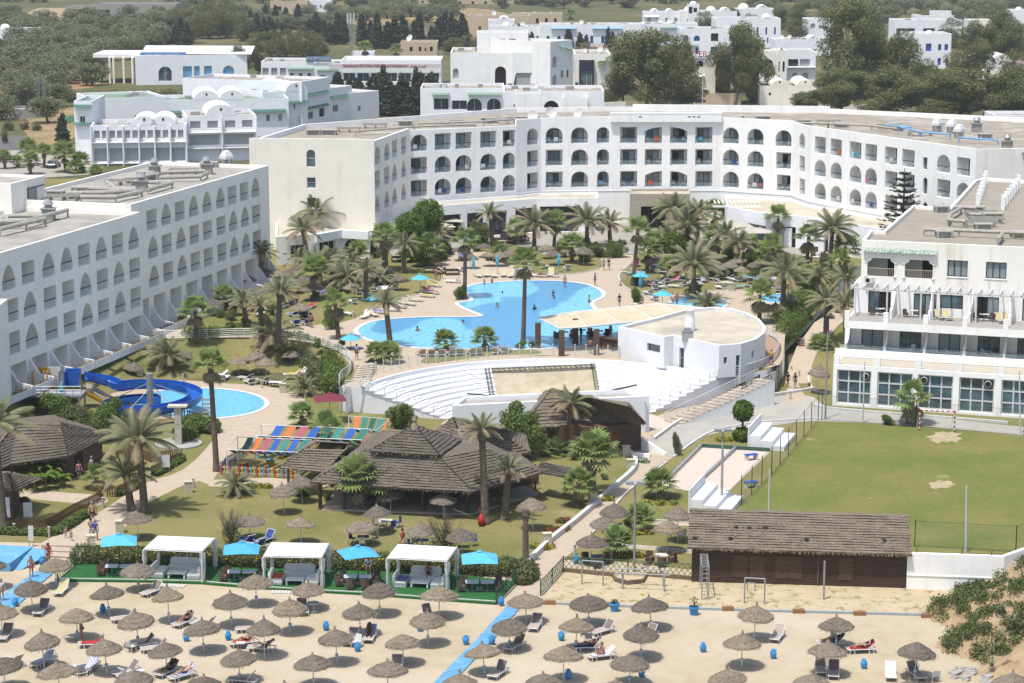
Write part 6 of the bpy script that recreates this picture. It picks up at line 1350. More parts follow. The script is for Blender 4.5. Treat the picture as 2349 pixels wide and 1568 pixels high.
for f in[(12,388,10,360,20),(66,380,65,340,28),(102,385,103,345,20),(150,395,148,350,34),(188,395,186,370,26),(70,400,72,368,24),(42,385,40,370,18),(172,398,175,385,24),(230,400,215,390,20)]:palm('f',*f,v=2,z=0,desc='fan palm in the car park')
def leafcloud(rs,n,blobs,size,flat=.0,inner=.55):
 """n leaf quads over ellipsoid blobs ((cx,cy,cz,rx,ry,rz),...)"""
 vol=np.array([b[3]*b[4]+b[4]*b[5]+b[3]*b[5]for b in blobs],dtype=float);pick=rs.choice(len(blobs),n,p=vol/vol.sum());B=np.array(blobs)[pick]
 d=rs.randn(n,3);d/=np.linalg.norm(d,axis=1)[:,None];rad=(inner+(1-inner)*rs.rand(n)**.6)[:,None]
 lump=1+.16*np.sin(d[:,0:1]*9+B[:,0:1]*3)*np.sin(d[:,1:2]*8+B[:,1:2])+.08*rs.randn(n,1)
 c=B[:,:3]+d*rad*B[:,3:]*lump
 u=rs.randn(n,3);u/=np.linalg.norm(u,axis=1)[:,None];w=np.cross(u,d+.6*rs.randn(n,3));w/=np.linalg.norm(w,axis=1)[:,None]+1e-9
 s=(size*rs.uniform(.6,1.4,n))[:,None]
 return np.stack([c-u*s-w*s*.6,c+u*s-w*s*.5,c+u*s*.7+w*s*.7,c-u*s*.8+w*s*.6],1).reshape(-1,3)
GL={'euc':LEAF('eucalyptus_leaf',(.22,.245,.09),(.13,.15,.055),.25,.3,(.30,.285,.12)),'oli':LEAF('olive_leaf',(.25,.27,.15),(.17,.185,.10),.12,.25,(.31,.31,.19)),'cyp':LEAF('cypress_leaf',(.075,.09,.05),(.045,.055,.03),.8,.12,(.11,.11,.06)),'pin':LEAF('pine_leaf',(.20,.21,.075),(.12,.13,.05),.3,.2,(.26,.25,.10)),'hed':LEAF('hedge_leaf',(.19,.27,.06),(.11,.17,.04),1.5,.35,(.27,.33,.10)),'top':LEAF('topiary_leaf',(.19,.28,.04),(.11,.18,.03),2.5,.3),'dry':LEAF('dry_twigs',(.24,.20,.14),(.15,.125,.09),2,.1),'ban':LEAF('banana_leaf',(.20,.32,.05),(.12,.22,.03),.8,.4),'ole':LEAF('shrub_leaf',(.19,.22,.085),(.12,.15,.055),1.2,.3,(.28,.26,.13))}
BARK=M('bark',(.20,.165,.13),.95,(.12,.10,.08),3,bump=.6)
def tree_proto(nm,cat,mat,h,blobs,n,size,trunks,seed,grp):
 rs=np.random.RandomState(seed);r0=thing(nm,'x',cat,(0,-500,0),group=grp);mb=MB(BARK)
 for t in trunks:mb.tube(t[0],t[1],7)
 mb.build('trunk',r0);npmesh('crown',leafcloud(rs,n,blobs,size),4,[GL[mat]],r0);return r0
def rblobs(seed,k,cx,cz,R_,rz,br):
 r_=random.Random(seed);out=[]
 for i in range(k):
  a=r_.uniform(0,6.28);t=r_.uniform(0,1)**.6;z=cz+rz*r_.uniform(-1,1);f=math.sqrt(max(.1,1-((z-cz)/rz)**2*.8));b=br*r_.uniform(.6,1.25);out.append((cx+R_*t*f*cos(a),R_*t*f*sin(a),z,b,b,b*.85))
 return out
def limbs(bl,h0,r,seed):
 r_=random.Random(seed);T_=[([(0,0,0),(.05,0,h0*.6),(0,.05,h0)],[r,r*.75,r*.6])]
 for b in bl[::2]:T_.append(([(0,0,h0*.9),(b[0]*.5,b[1]*.5,h0+(b[2]-h0)*.55),(b[0],b[1],b[2])],[r*.45,r*.28,r*.08]))
 return T_
TR={}
b_=rblobs(1,34,0,.52,.34,.42,.14);TR['euc1']=tree_proto('eucalyptus_tree','tree','euc',1,b_,20000,.0085,limbs(b_,.25,.025,1),1,'trees behind the hotel')
b_=rblobs(2,30,0,.50,.30,.43,.135);TR['euc2']=tree_proto('eucalyptus_tree','tree','euc',1,b_,18000,.0085,limbs(b_,.22,.025,2),2,'trees behind the hotel')
b_=rblobs(12,22,0,.56,.27,.36,.12);TR['euc3']=tree_proto('eucalyptus_tree','tree','pin',1,b_,13000,.009,limbs(b_,.3,.025,3),3,'trees behind the hotel')
b_=rblobs(4,14,0,.56,.46,.26,.22);TR['oli']=tree_proto('olive_tree','tree','oli',1,b_,3600,.022,limbs(b_,.3,.04,4),4,'olive trees on the hillside')
b_=rblobs(5,13,0,.52,.44,.28,.22);TR['oli2']=tree_proto('olive_tree','tree','oli',1,b_,3200,.022,limbs(b_,.3,.04,5),5,'olive trees on the hillside')
TR['cyp']=tree_proto('cypress_tree','tree','cyp',1,[(0,0,.12+.11*i,.135*(1-(i/8.5)**1.6)+.012,.135*(1-(i/8.5)**1.6)+.012,.1)for i in range(8)],4500,.016,[([(0,0,0),(0,0,.4)],[.02,.012])],6,'cypress trees')
TR['cyp2']=tree_proto('cypress_tree','tree','cyp',1,[(rnd.uniform(-.03,.03),rnd.uniform(-.03,.03),.15+.1*i,.2*(1-(i/8.8)**1.3)+.015,.2*(1-(i/8.8)**1.3)+.015,.09)for i in range(8)],4500,.018,[([(0,0,0),(0,0,.4)],[.02,.012])],7,'cypress trees')
b_=rblobs(8,18,0,.48,.36,.36,.19);TR['pin']=tree_proto('pine_tree','tree','pin',1,b_,9000,.012,limbs(b_,.25,.03,8),8,'pine trees')
b_=rblobs(9,12,0,.5,.4,.35,.22);TR['shr']=tree_proto('garden_shrub','shrub','hed',1,b_,6000,.019,[([(0,0,0),(0,0,.5)],[.04,.02])],9,'garden shrubs')
TR['shd']=tree_proto('garden_shrub','shrub','ole',1,b_,5000,.02,[([(0,0,0),(0,0,.5)],[.04,.02])],10,'garden shrubs')
def tree(k,x,yb,yt,wpx,z=0,desc=None,lab=None,grp=None):
 p=P(x,yb,z);s=S(yb,z);h=(yb-yt)/s/.985;o=dup(TR[k],p,rnd.uniform(0,6.28));ref={'euc1':.82,'euc2':.74,'euc3':.66,'oli':1.1,'oli2':1.05,'cyp':.28,'cyp2':.4,'pin':.95,'shr':1.15,'shd':1.15}[k]
 w=wpx/s/ref;o.scale=(w,w,h/(.97 if k not in('cyp','cyp2')else 1));
 if grp:o['group']=grp
 if lab:o['label']=lab
 else:auto(o,desc or{'e':'tall eucalyptus tree','o':'grey green olive tree','c':'dark cypress','p':'olive green pine','s':'leafy shrub'}[k[0]])
 return o
for t in[('euc1',1485,250,78,190,'large eucalyptus tree with broad crown beside the shop entrance'),('euc2',1560,252,90,110),('euc3',1430,250,110,90),('euc1',1685,242,65,120,'dark drooping eucalyptus behind the yellow taxi'),('euc2',1725,235,75,100),('euc3',1650,235,120,60),('euc1',1960,225,12,170,'tallest broad green tree above the white houses on the slope'),('euc2',2060,222,78,130),('euc3',2025,225,100,110),('euc1',1930,262,165,150),('euc2',2050,268,160,170),('euc1',2160,275,165,180),('euc3',2250,280,150,160),('euc2',2320,285,160,150),('euc1',2240,200,60,110),('euc2',2300,150,25,100),('euc3',1860,265,200,80),('euc2',2110,262,140,120),('euc1',1840,260,215,70),('euc3',2200,270,180,140),('euc1',1680,60,22,40),('euc2',1830,75,10,60),('euc1',1790,70,22,50),('pin',2130,285,225,100),('pin',2010,272,225,110),('euc3',1590,250,190,80),('pin',1400,252,180,60),('euc2',550,188,105,60),('euc3',590,180,100,40)]:
 tree(*t[:5],lab=t[5]if len(t)>5 else None)
for x,yb,yt in[(145,332,255),(170,185,132),(211,182,135),(233,165,125)]:tree('cyp2',x,yb,yt,(yb-yt)*.42,lab='dark cypress standing alone before the white holiday apartments' if x==145 else None)
r_=random.Random(31)
for x,yt in[(610,175),(640,180),(668,185),(685,185),(775,165),(802,180),(820,178),(850,172),(868,165),(880,150),(895,185),(920,165),(933,178),(955,148),(965,160),(905,195),(890,200),(945,200),(750,178),(720,182),(980,170),(990,160),(1000,175),(870,205),(835,205)]:
 tree(r_.choice(['cyp','cyp2']),x,(262 if x>830 else 225)+r_.uniform(-5,5),yt,r_.uniform(30,46))
for x,yb,yt in[(632,62,12),(656,60,18),(684,66,10),(590,75,30),(607,95,40),(620,90,35),(710,90,42),(725,85,30),(745,92,45),(758,100,50),(775,98,28),(790,100,40),(830,105,30),(850,100,45),(865,110,30),(890,110,50),(905,105,42),(925,110,35),(950,112,45),(962,108,28),(990,105,60),(1007,110,35),(1022,105,20),(1035,108,28),(1045,100,40),(1060,95,28),(1068,100,45),(390,95,48),(402,98,55),(380,92,45),(415,100,40),(430,105,50),(1090,72,58),(1105,78,60),(1115,80,62),(610,60,8),(575,70,22),(560,90,40),(470,80,45),(455,85,30),(1190,98,55),(1245,100,62),(1260,102,68),(1270,104,80),(1304,105,65),(1330,108,72),(1345,106,78),(1355,104,66),(1395,110,60),(1405,115,70),(1220,102,72),(1211,105,74)]:
 tree(r_.choice(['cyp','cyp2']),x,yb+3,yt,(yb-yt)*r_.uniform(.36,.6))
for x,yb,yt,w in[(1620,70,25,60),(1720,80,30,50),(2180,110,40,70),(2280,120,50,80),(2330,140,60,70),(1900,60,15,60),(2000,70,20,60),(1830,90,40,60),(2330,200,110,90),(2200,190,110,80),(480,185,130,50),(300,60,10,70),(360,60,12,60),(410,65,15,60),(200,110,65,40),(620,130,68,60),(655,132,65,70),(695,132,66,65),(735,132,78,60),(715,128,70,60),(590,128,70,50),(430,100,20,70),(480,90,2,80),(520,88,0,70),(555,95,30,50),(270,112,62,40),(255,110,70,45),(340,112,68,45),(365,115,70,40),(1075,120,78,50),(1040,125,85,60),(890,262,245,50),(870,265,240,45),(910,262,240,60),(940,250,225,50),(960,240,215,40),(1380,100,70,50),(1345,130,95,50),(1420,80,60,40),(30,240,205,50),(60,245,215,50),(90,240,210,45),(5,240,200,40),(120,240,215,45),(160,235,205,40),(190,235,210,50),(225,232,208,45),(260,228,205,50),(300,228,205,55),(340,226,205,50),(385,225,203,55),(430,225,203,50),(470,224,205,45),(240,145,120,30),(20,300,270,30),(55,298,272,30),(85,300,278,30),(10,330,290,20)]:
 tree('pin',x,yb,yt,w)
for _ in range(75):
 x,y=r_.choice([(r_.uniform(640,960),r_.uniform(600,735)),(r_.uniform(1450,1900),r_.uniform(590,660)),(r_.uniform(1000,1200),r_.uniform(565,600)),(r_.uniform(1280,1600),r_.uniform(560,592)),(r_.uniform(1800,1960),r_.uniform(600,760)),(r_.uniform(420,700),r_.uniform(700,770))])
 if 830<x<1010 and y>650 or 1375<x<1455:continue
 tree(r_.choice(['shr','shd']),x,y,y-r_.uniform(14,30),r_.uniform(26,50),ZU)
for x,y in[(655,700),(690,640),(720,690),(760,650),(810,640),(840,690),(880,620),(950,590),(1010,575),(1130,570),(1180,560),(1270,575),(1400,560),(1500,600),(1530,590),(1600,560),(1640,600),(1690,620),(1720,600),(1770,640),(1820,660),(1850,620),(1870,700),(1920,650)]:palm(r_.choice('df'),x,y,x+r_.uniform(-6,6),y-r_.uniform(35,80),r_.uniform(28,40),v=r_.choice([1,2,3]),z=ZU)
n=0
def grove(x0,x1,y0,y1,k,skip=()):
 global n
 for _ in range(k):
  x=r_.uniform(x0,x1);y=r_.uniform(y0,y1)
  if any(a<=x<=b and c<=y<=d for a,b,c,d in skip):continue
  h=S(y)*r_.uniform(5,7.5);tree(r_.choice(['oli','oli2']),x,y,y-h,h*r_.uniform(1.25,1.7));n+=1
grove(230,320,100,140,10);grove(560,760,60,80,14);grove(0,220,60,115,30);grove(-10,230,120,205,62);grove(-10,60,35,62,10);grove(90,400,62,130,52);grove(200,600,50,75,16);grove(400,1090,12,60,62);grove(1150,1480,8,22,14);grove(1700,2349,14,62,60);grove(0,140,210,300,14,((130,215,250,300),(30,110,255,300)))
GMS=LEAF('far_wood_leaf',(.21,.22,.14),(.14,.15,.09),.05,.15,(.26,.26,.17))
rs=np.random.RandomState(5);B2=[]
for _ in range(500):
 x=rs.uniform(-60,2420);y=rs.uniform(-60,14)
 if 100<x<330 and y>5:continue
 p=P(x,y);p.z=max(0,(p.y-1150)*.035);sc=rs.uniform(3,5.5);B2.append((p.x,p.y,p.z+sc*.6,sc*1.25,sc*1.25,sc*.75))
o=npmesh('distant_olive_wood',leafcloud(rs,60000,B2,.75),4,[GMS]);o['kind']='stuff';o['label']='dense far olive woods along the top of the slope';o['category']='woods'
t=thing('norfolk_pine','tall layered norfolk pine with tiers of branches before the curving hotel','tree',P(2068,605,ZU));s=S(605,ZU);hh=(605-385)/s
mb=MB(BARK);mb.tube([(0,0,0),(0,0,hh)],[.3,.05],8);mb.build('trunk',t);V=[];rs=np.random.RandomState(3);K=12
for i in range(K):
 z=hh*(.25+.75*i/K);R_=4.0*(1-i/K)**.75+.25
 for j in range(7):
  a=j*2*PI/7+i*.5+rs.uniform(-.1,.1);L_=R_*rs.uniform(.8,1.1)
  for k in range(int(10+L_*9)):
   u=rs.uniform(.1,1);c=np.array([cos(a)*L_*u,sin(a)*L_*u,z+.12*L_*u*u+rs.uniform(-.05,.1)]);w=.32*(1-u*.4)
   for _ in range(2):V+=[c+rs.uniform(-w,w,3)*np.array([1,1,.5])for _ in range(4)]
npmesh('crown',V,4,[LEAF('norfolk_leaf',(.09,.12,.045),(.05,.07,.025),2,.1)],t)
def hedge(nm,lab,pts,z,w,h,n,mat='hed',sz=.11,cat='hedge',z1=None,flowers=None):
 rs=np.random.RandomState(len(pts)*7+n%100);pp=[P(*p,z if z1 is None else z+(z1-z)*i/(len(pts)-1))for i,p in enumerate(pts)];B=[]
 for a,b in zip(pp,pp[1:]):
  k=max(1,int((b-a).length/(w*.5)))
  for i in range(k):c=a.lerp(b,i/k);B.append((c.x+rs.uniform(-.1,.1)*w,c.y+rs.uniform(-.1,.1)*w,c.z+h*.45,w*.62,w*.62,h*.58*rs.uniform(.85,1.12)))
 n=int(n*1.8);sz*=.75;V=leafcloud(rs,n,B,sz,inner=.72);V[:,2]=np.maximum(V[:,2],.03);root=thing(nm,lab,cat,pp[0]);V=V-np.array(pp[0]);mi=None;mats=[GL[mat]]
 if flowers:mats.append(flowers);mi=(rs.rand(n)<.035).astype(int)
 npmesh('foliage',V,4,mats,root,mi);mb=MB(SOIL)
 mb.tube([a-pp[0]+Vector((0,0,h*.4))for a in pp],w*.3,6)
 mb.build('stems',root)
 return root
YF=M('yellow_flowers',(.75,.55,.03),.8,(.65,.45,.03));RF=M('red_flowers',(.55,.05,.04),.8)
hedge('hedge','tall clipped double hedge bordering the sloping side path by the terraced wing',[(1795,790),(1830,755),(1870,700),(1905,655)],1.2,2.0,2.4,9000,z1=ZU)
hedge('hedge','second darker hedge row running behind the tall hedge beside the side path',[(1790,745),(1822,705),(1850,670)],ZU,1.6,1.8,5000)
hedge('hedge','long hedge along the foot of the shaded hotel wing planters',[(180,872),(240,842),(300,812),(340,790)],1.3,1.0,.9,4000,z1=2.0)
hedge('ground_cover_hedge','long flowering creeper hedge behind the green carpet terrace',[(190,1292),(420,1294),(600,1300),(760,1306),(900,1310),(1050,1314),(1185,1320)],0,1.5,1.35,34000,'ole',.08,flowers=YF)
hedge('ground_cover_hedge','creeper mass spilling from the terrace corner toward the beach path',[(1175,1318),(1205,1312),(1215,1322),(1195,1345)],0,1.3,1.0,3000,'ole',.1)
hedge('hedge','dense shrub belt planted on the slope below the curved path railing',[(440,790),(520,790),(600,795),(680,805),(740,820),(775,845),(770,880),(765,905)],1.5,2.2,1.9,16000,'hed',.13,z1=.3)
hedge('hedge','second shrub belt on the slope nearer the garden umbrellas',[(350,802),(420,805),(560,810),(700,838),(735,865),(740,895)],.9,2.0,1.5,10000,'ole',.13,z1=.1)
hedge('hedge','round lobed hedge beside the shower post and slide pool fence',[(420,1010),(440,990),(470,985),(488,998)],0,1.8,1.5,5000)
hedge('hedge','low hedge beside the brown picket fence on the promenade edge',[(150,1218),(180,1196),(215,1180)],0,.6,.7,2500);hedge('hedge','low hedge below the long picket fence next to the beach',[(0,1226),(60,1228),(120,1230),(150,1218)],0,.6,.6,2500)
hedge('hedge','low hedge below the picket fence next to the shower',[(360,1092),(390,1074),(422,1055)],0,.6,.6,2000);hedge('hedge','small low hedge beneath the middle picket fence',[(275,1138),(305,1125),(320,1112)],0,.6,.6,1500)
for x,yb,yt,w,z,k,lb in[(250,1010,905,120,0,'shr','large green shrub mass between the thatched lodge and slide'),(130,960,895,130,.2,'shr','broad dark green shrub behind the thatched lodge roof'),(60,950,900,100,.2,'shr',None),(300,990,930,70,0,'shd',None),(180,985,925,90,0,'shd',None),(2033,975,948,46,0,'shr','round bright green bush on the pitch edge'),(920,985,918,88,0,'shr','round trimmed tree beside the coloured shade strips'),(1650,640,610,50,ZU,'shr',None),(1710,610,575,30,ZU,'shr',None),(1725,612,580,40,ZU,'shr',None),(1594,680,645,52,ZU,'shr','round clipped bush beside the stout date palm'),(1458,700,655,40,ZU,'shr','round clipped topiary bush at the pool corner'),(1625,640,600,50,ZU,'shd',None),(1560,600,560,60,ZU,'shr',None),(1250,800,780,0,ZU,'shr',None),(1196,800,783,38,ZU,'shr','clipped round bush at the foot of the tall fan palm'),(1058,688,650,40,ZU,'shr','dense green bush on the little pool island'),(760,755,700,50,ZU,'shr','bright green bush under a palm on the pool lawn'),(820,590,570,50,ZU,'shd',None),(850,590,560,60,ZU,'shd',None),(960,600,570,55,ZU,'shd',None),(1010,600,560,60,ZU,'shr',None),(1100,560,500,70,ZU,'shd','loose leafy tree on the hotel terrace'),(1340,600,575,50,ZU,'shr',None),(1370,590,560,60,ZU,'shd',None),(1410,590,550,70,ZU,'shr',None),(1290,590,545,50,ZU,'shd',None),(1520,570,540,60,ZU,'shr',None),(1670,585,555,60,ZU,'shr',None),(1740,600,560,60,ZU,'shr',None),(1800,620,570,60,ZU,'shr',None),(1830,640,590,60,ZU,'shr',None),(1870,650,600,60,ZU,'shr',None),(1770,660,640,50,ZU,'shr',None),(730,800,775,26,ZU,'shr',None),(785,800,775,34,ZU,'shr',None),(530,760,735,40,ZU,'shr',None),(660,640,620,40,ZU,'shr',None),(620,630,612,40,ZU,'shr',None),(900,650,632,40,ZU,'shr',None),(1385,1100,1085,30,0,'shd',None),(1365,1030,1010,30,0,'shd',None),(1330,1055,1020,60,0,'shd',None),(1400,1048,1015,50,0,'shr',None),(1550,1045,985,34,0,'shd','small dry leafed tree beside the petanque court'),(690,1140,1118,60,0,'shr',None),(1220,800,780,20,ZU,'shd',None),(750,1150,1130,26,0,'shr',None)]:
 if w>0:tree(k,x,yb,yt,w,z,lab=lb)
def ball(x,yb,z,r,h,lab,cat='topiary',two=False):
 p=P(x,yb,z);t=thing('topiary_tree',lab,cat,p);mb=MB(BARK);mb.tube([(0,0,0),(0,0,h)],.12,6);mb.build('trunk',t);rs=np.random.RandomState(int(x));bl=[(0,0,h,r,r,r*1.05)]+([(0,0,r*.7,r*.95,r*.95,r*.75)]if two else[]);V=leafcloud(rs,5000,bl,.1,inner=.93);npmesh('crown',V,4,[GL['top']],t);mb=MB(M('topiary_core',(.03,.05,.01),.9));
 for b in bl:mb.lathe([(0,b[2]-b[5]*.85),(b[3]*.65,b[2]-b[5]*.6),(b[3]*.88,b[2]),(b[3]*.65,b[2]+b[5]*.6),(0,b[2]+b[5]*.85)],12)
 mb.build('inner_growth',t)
ball(982,590,ZU,2.0,5.6,'tall round clipped green tree nearer the lobby podium windows');ball(940,600,ZU,1.9,4.4,'lower round clipped green tree before the restaurant side wall');ball(965,612,ZU,1.5,2.2,'rounded clipped green mass below the two ball trees')
ball(1703,1012,0,.85,2.9,'double ball topiary next to the pale service road',two=True);ball(1545,600,ZU,1.5,2.2,'round dark clipped tree beneath the date palms at the entrance')
tree('shr',1192,1050,915,140,0,lab='broad green tree with bare twiggy side beside the timber house',grp='garden trees')
for x,yb,yt,w,lb in[(530,1250,1165,75,'bare twiggy bush on the beachside lawn near the cabanas'),(1020,1262,1180,100,'grey leafless bush between two straw umbrellas')]:
 p=P(x,yb,0);s=S(yb);t=thing('bare_bush',lb,'bush',p);h=(yb-yt)/s;rs=np.random.RandomState(x);mb=MB(BARK)
 for i in range(46):
  a=rs.uniform(0,6.28);e=rs.uniform(.15,1)*w/s/2;m=Vector((cos(a)*e*.5,sin(a)*e*.5,h*.5));tp=Vector((cos(a+.2)*e,sin(a+.2)*e,h*rs.uniform(.55,1)));mb.tube([(0,0,0),m,tp],[.04,.02,.006],4,False)
  for _ in range(5):mb.tube([m.lerp(tp,rs.uniform(0,1)),tp+Vector(rs.uniform(-.4,.4,3))],[.01,.004],3,False)
 mb.build('branches',t);npmesh('foliage',leafcloud(rs,700,[(0,0,h*.3,w/s*.3,w/s*.3,h*.3)],.05),4,[GL['ole']],t)
for i,(x,y,h)in enumerate([(70,1105,2.4),(95,1112,2.9),(120,1108,2.4),(55,1120,2.0),(105,1124,2.2),(140,1118,1.5),(80,1130,1.9),(35,1150,1.8)]):
 t=thing('banana_plant','x','plant',P(x,y,0),group='banana plants by the lodge');auto(t,'banana plant with broad split leaves');mb=MB(M('banana_stem',(.25,.22,.10),.8));mb.tube([(0,0,0),(0,0,h*.55)],[.12,.08],7);mb.build('stem',t);mb=MB(GL['ban']);r2=random.Random(i)
 for k in range(9):
  a=k*2.4;l=r2.uniform(1.1,1.7);n_=7;v=[];el=r2.uniform(.6,1.25)
  for j in range(n_):tt=j/(n_-1);c=Vector((cos(a)*l*tt*cos(el*.6),sin(a)*l*tt*cos(el*.6),h*.5+l*(sin(el)*tt-.75*tt*tt)));w=.24*sin(PI*min(.97,tt+.08));s_=Vector((-sin(a),cos(a),0));v+=[c-s_*w+Vector((0,0,.06)),c,c+s_*w+Vector((0,0,.06))]
  mb.add(v,[(j*3+m,j*3+m+1,j*3+m+4,j*3+m+3)for j in range(n_-1)for m in(0,1)])
 mb.build('leaves',t)
def flowerbed(x,y,w,lab,fl,z=0):
 p=P(x,y,z);rs=np.random.RandomState(int(x));t=thing('flower_bed',lab,'flowers',p);V=leafcloud(rs,1300,[(w*rs.uniform(-.5,.5),rs.uniform(-.3,.3),.12,.45,.35,.3)for _ in range(5)],.06);V[:,2]=np.maximum(V[:,2],.02);npmesh('flowers',V,4,[GL['hed'],fl],t,(rs.rand(1300)<.3).astype(int))
for x,y,w,lab,fl in[(1510,1158,2.6,'yellow flower bed around the fan palm by the petanque court',YF),(1460,1226,2.2,'yellow flower bed around the palm behind the dark shed',YF),(1438,1277,2,'yellow flowers by the low fan palm inside the lattice fence',YF),(1392,1148,1.2,'small yellow flower clump on the strip beside the beige path',YF),(1240,1260,1.5,'yellow flowers at the kerb near the cream box',YF),(1275,1218,2,'red and yellow flowers along the kerb slope',RF),(1300,1200,1.6,'orange flowers near the upper kerb',RF),(1655,1012,2.6,'yellow flowering clump between topiary and lamp post',YF),(1467,1062,1.5,'white flowering clump beside the lamp base on the path',M('white_flowers',(.7,.7,.68),.8)),(600,1118,1.8,'yellow flowers along the paved strip by the playground',YF),(30,1150,2,'mixed flowers under the banana plants',RF)]:flowerbed(x,y,w,lab,fl)
DU=M('dune_sand',(.48,.36,.22),.98,(.38,.27,.16),.8,bump=.6,bsc=3,col3=(.30,.20,.12),sc3=.9,lo3=.6,hi3=.7,spec=.05)
rs=np.random.RandomState(9);cx,cy=P(2450,1470).x,P(2450,1470).y;N_=44;v=[];f=[]
def dz(x,y):
 r=math.hypot((x-cx)/8.2,(y-cy)/16)+.09*sin(math.atan2(y-cy,x-cx)*7)+.06*sin(y*1.1);return max(0,3.6*(1-max(r,0)**1.3))*(1+.2*sin(x*1.3+y*.6))+.12*sin(x*3.1)*sin(y*2.7)*(r<1)
for j in range(N_):
 for i in range(N_):x=cx-10+20*i/(N_-1);y=cy-18+36*j/(N_-1);v.append((x,y,dz(x,y)-.03))
for j in range(N_-1):
 for i in range(N_-1):f.append((j*N_+i,j*N_+i+1,(j+1)*N_+i+1,(j+1)*N_+i))
mb=MB(DU);mb.add(v,f);o=mb.build('dune',smooth=True);o['kind']='structure'
B=[]
for _ in range(1500):
 x=cx+rs.uniform(-9,9);y=cy+rs.uniform(-14,16);z=dz(x,y)
 if z<.1 or(y<cy-5 and z<2.3+rs.uniform(-.6,.6)):continue
 if sin(x*1.7)*sin(y*.9+1)+.4*sin(x*4+y*3)<-.85:continue
 k_=rs.uniform(.4,1.1);B.append((x,y,z+.12*k_,.7*k_,.9*k_,.42*k_))
IC=LEAF('ice_plant_leaf',(.15,.19,.06),(.08,.11,.035),.8,.2,(.20,.19,.09));o=npmesh('ice_plant_cover',leafcloud(rs,90000,B,.065,inner=.3),4,[IC]);o['kind']='stuff';o['label']='green and reddish ice plant covering the sandy dune';o['category']='ground cover'
for x,y in[(2290,1435),(2300,1400),(2285,1490),(2296,1460),(2275,1530),(2320,1420)]:
 p=P(x,y,2.2);
 for _ in range(6):p=P(x,y,dz(p.x,p.y)+.1)
 t=thing('agave','spiky pale agave growing on the dune','plant',p,group='agaves on the dune');auto(t,'spiky pale agave on the dune');mb=MB(LEAF('agave_leaf',(.33,.34,.22),(.24,.26,.16),3,.1));r2=random.Random(x)
 for k in range(26):a=k*2.4;l=r2.uniform(.5,.95);e=r2.uniform(.3,1.3);s_=Vector((-sin(a),cos(a),0))*.05;d=Vector((cos(a)*cos(e),sin(a)*cos(e),sin(e)))*l;mb.poly([s_*-1,s_,d]);
 mb.build('leaves',t)
r2=random.Random(4)
for i in range(16):
 p=P(2215+r2.uniform(-30,60),1548+r2.uniform(-18,25),0);t=link('rubble_stone',None,loc=p);tag(t,'x','stone','pale rubble stones at the dune foot');auto(t,'pale broken rubble stone');mb=MB(CONC);w=r2.uniform(.18,.4);mb.lathe([(0,-.05),(w,0),(w*r2.uniform(.7,1),w*.5),(0,w*.7)],6,jit=lambda i,k,r,z:(r*(1+.25*sin(k*2.1+i)),z+.04*sin(k*3)));mb.build('rock',t)
pool('slide_pool',[(455+152*cos(a),926+34*sin(a))for a in[k*PI/8 for k in range(16)]],.05,WATER2,.5)
BSL=M('blue_slide_fibreglass',(.015,.13,.55),.25,(.01,.11,.48),1,spec=.6);YSL=M('yellow_slide_fibreglass',(.75,.42,.02),.3,spec=.5);WSL=M('white_slide_fibreglass',(.7,.7,.68),.35)
ws=thing('water_slide','big curling blue water slide with steel column over the round pool','water slide',P(346,960,0))
def chute(path,mat,w=.62,hh=.75,name='chute',bank=0):
 pts=[Vector(p)for p in path];mb=MB(mat);n=len(pts);prof=[(-w-.06,hh),(-w,hh),(-w*.95,.25),(-w*.6,.04),(0,0),(w*.6,.04),(w*.95,.25),(w,hh),(w+.06,hh),(w+.02,.2),(w*.62,-.06),(-w*.62,-.06),(-w-.02,.2)];v=[];m=len(prof)
 for i,p in enumerate(pts):
  d=(pts[min(i+1,n-1)]-pts[max(i-1,0)]);d.z=0;d.normalize();s=Vector((-d.y,d.x,0))
  v+=[p+s*a+Vector((0,0,b))for a,b in prof]
 mb.add(v,[(i*m+k,(i+1)*m+k,(i+1)*m+(k+1)%m,i*m+(k+1)%m)for i in range(n-1)for k in range(m)]);o=mb.build(name,None,smooth=False);o.parent=ws;o.matrix_parent_inverse=ws.matrix_world.inverted()if False else Matrix.Translation(-ws.location);return o
cx_=P(352,955,0);R1=4.2;path=[]
t0=P(200,938,0);path+=[(t0.x,t0.y,2.9),(P(228,936,0).x,P(228,936,0).y,2.6),(P(258,936,0).x,P(258,938,0).y,2.35)]
for k in range(30):
 a=R(150)-k*R(14.5);path.append((cx_.x+R1*cos(a),cx_.y+R1*sin(a)*1.0,2.15-k*.06))
chute(smooth(path,3,False),BSL)
for i,(m_,x0,y0,x1,y1,z0)in enumerate(((YSL,100,893,250,945,1.5),(WSL,155,893,320,935,1.7),(BSL,188,893,230,900,3.2))):
 if i<2:a=P(185+i*8,932,0);b=P(285+i*12,946,0);chute([(a.x,a.y,z0),(a.lerp(b,.15).x,a.lerp(b,.15).y,z0-.1),(a.lerp(b,.5).x,a.lerp(b,.5).y,z0*.5),(a.lerp(b,.85).x,a.lerp(b,.85).y,.35),(b.x,b.y,.2)],m_,.45,.5)
 p=P((100,126,172)[i],(935,934,937)[i],0);mb=MB(m_);c=Vector((p.x,p.y,0))-ws.location;
 mb.box((c.x-.75,c.y-.2,2.3),(c.x+.75,c.y,4.1));mb.box((c.x-.75,c.y-1.3,2.3),(c.x-.67,c.y-.2,3.9));mb.box((c.x+.67,c.y-1.3,2.3),(c.x+.75,c.y-.2,3.9));mb.build('entry_shield',ws)
o_=ws.location;mb=MB(GREYM);mb.tube([(0,0,0),(0,0,4.5)],.33,14);mb.build('column',ws)
mb=MB(GREYM)
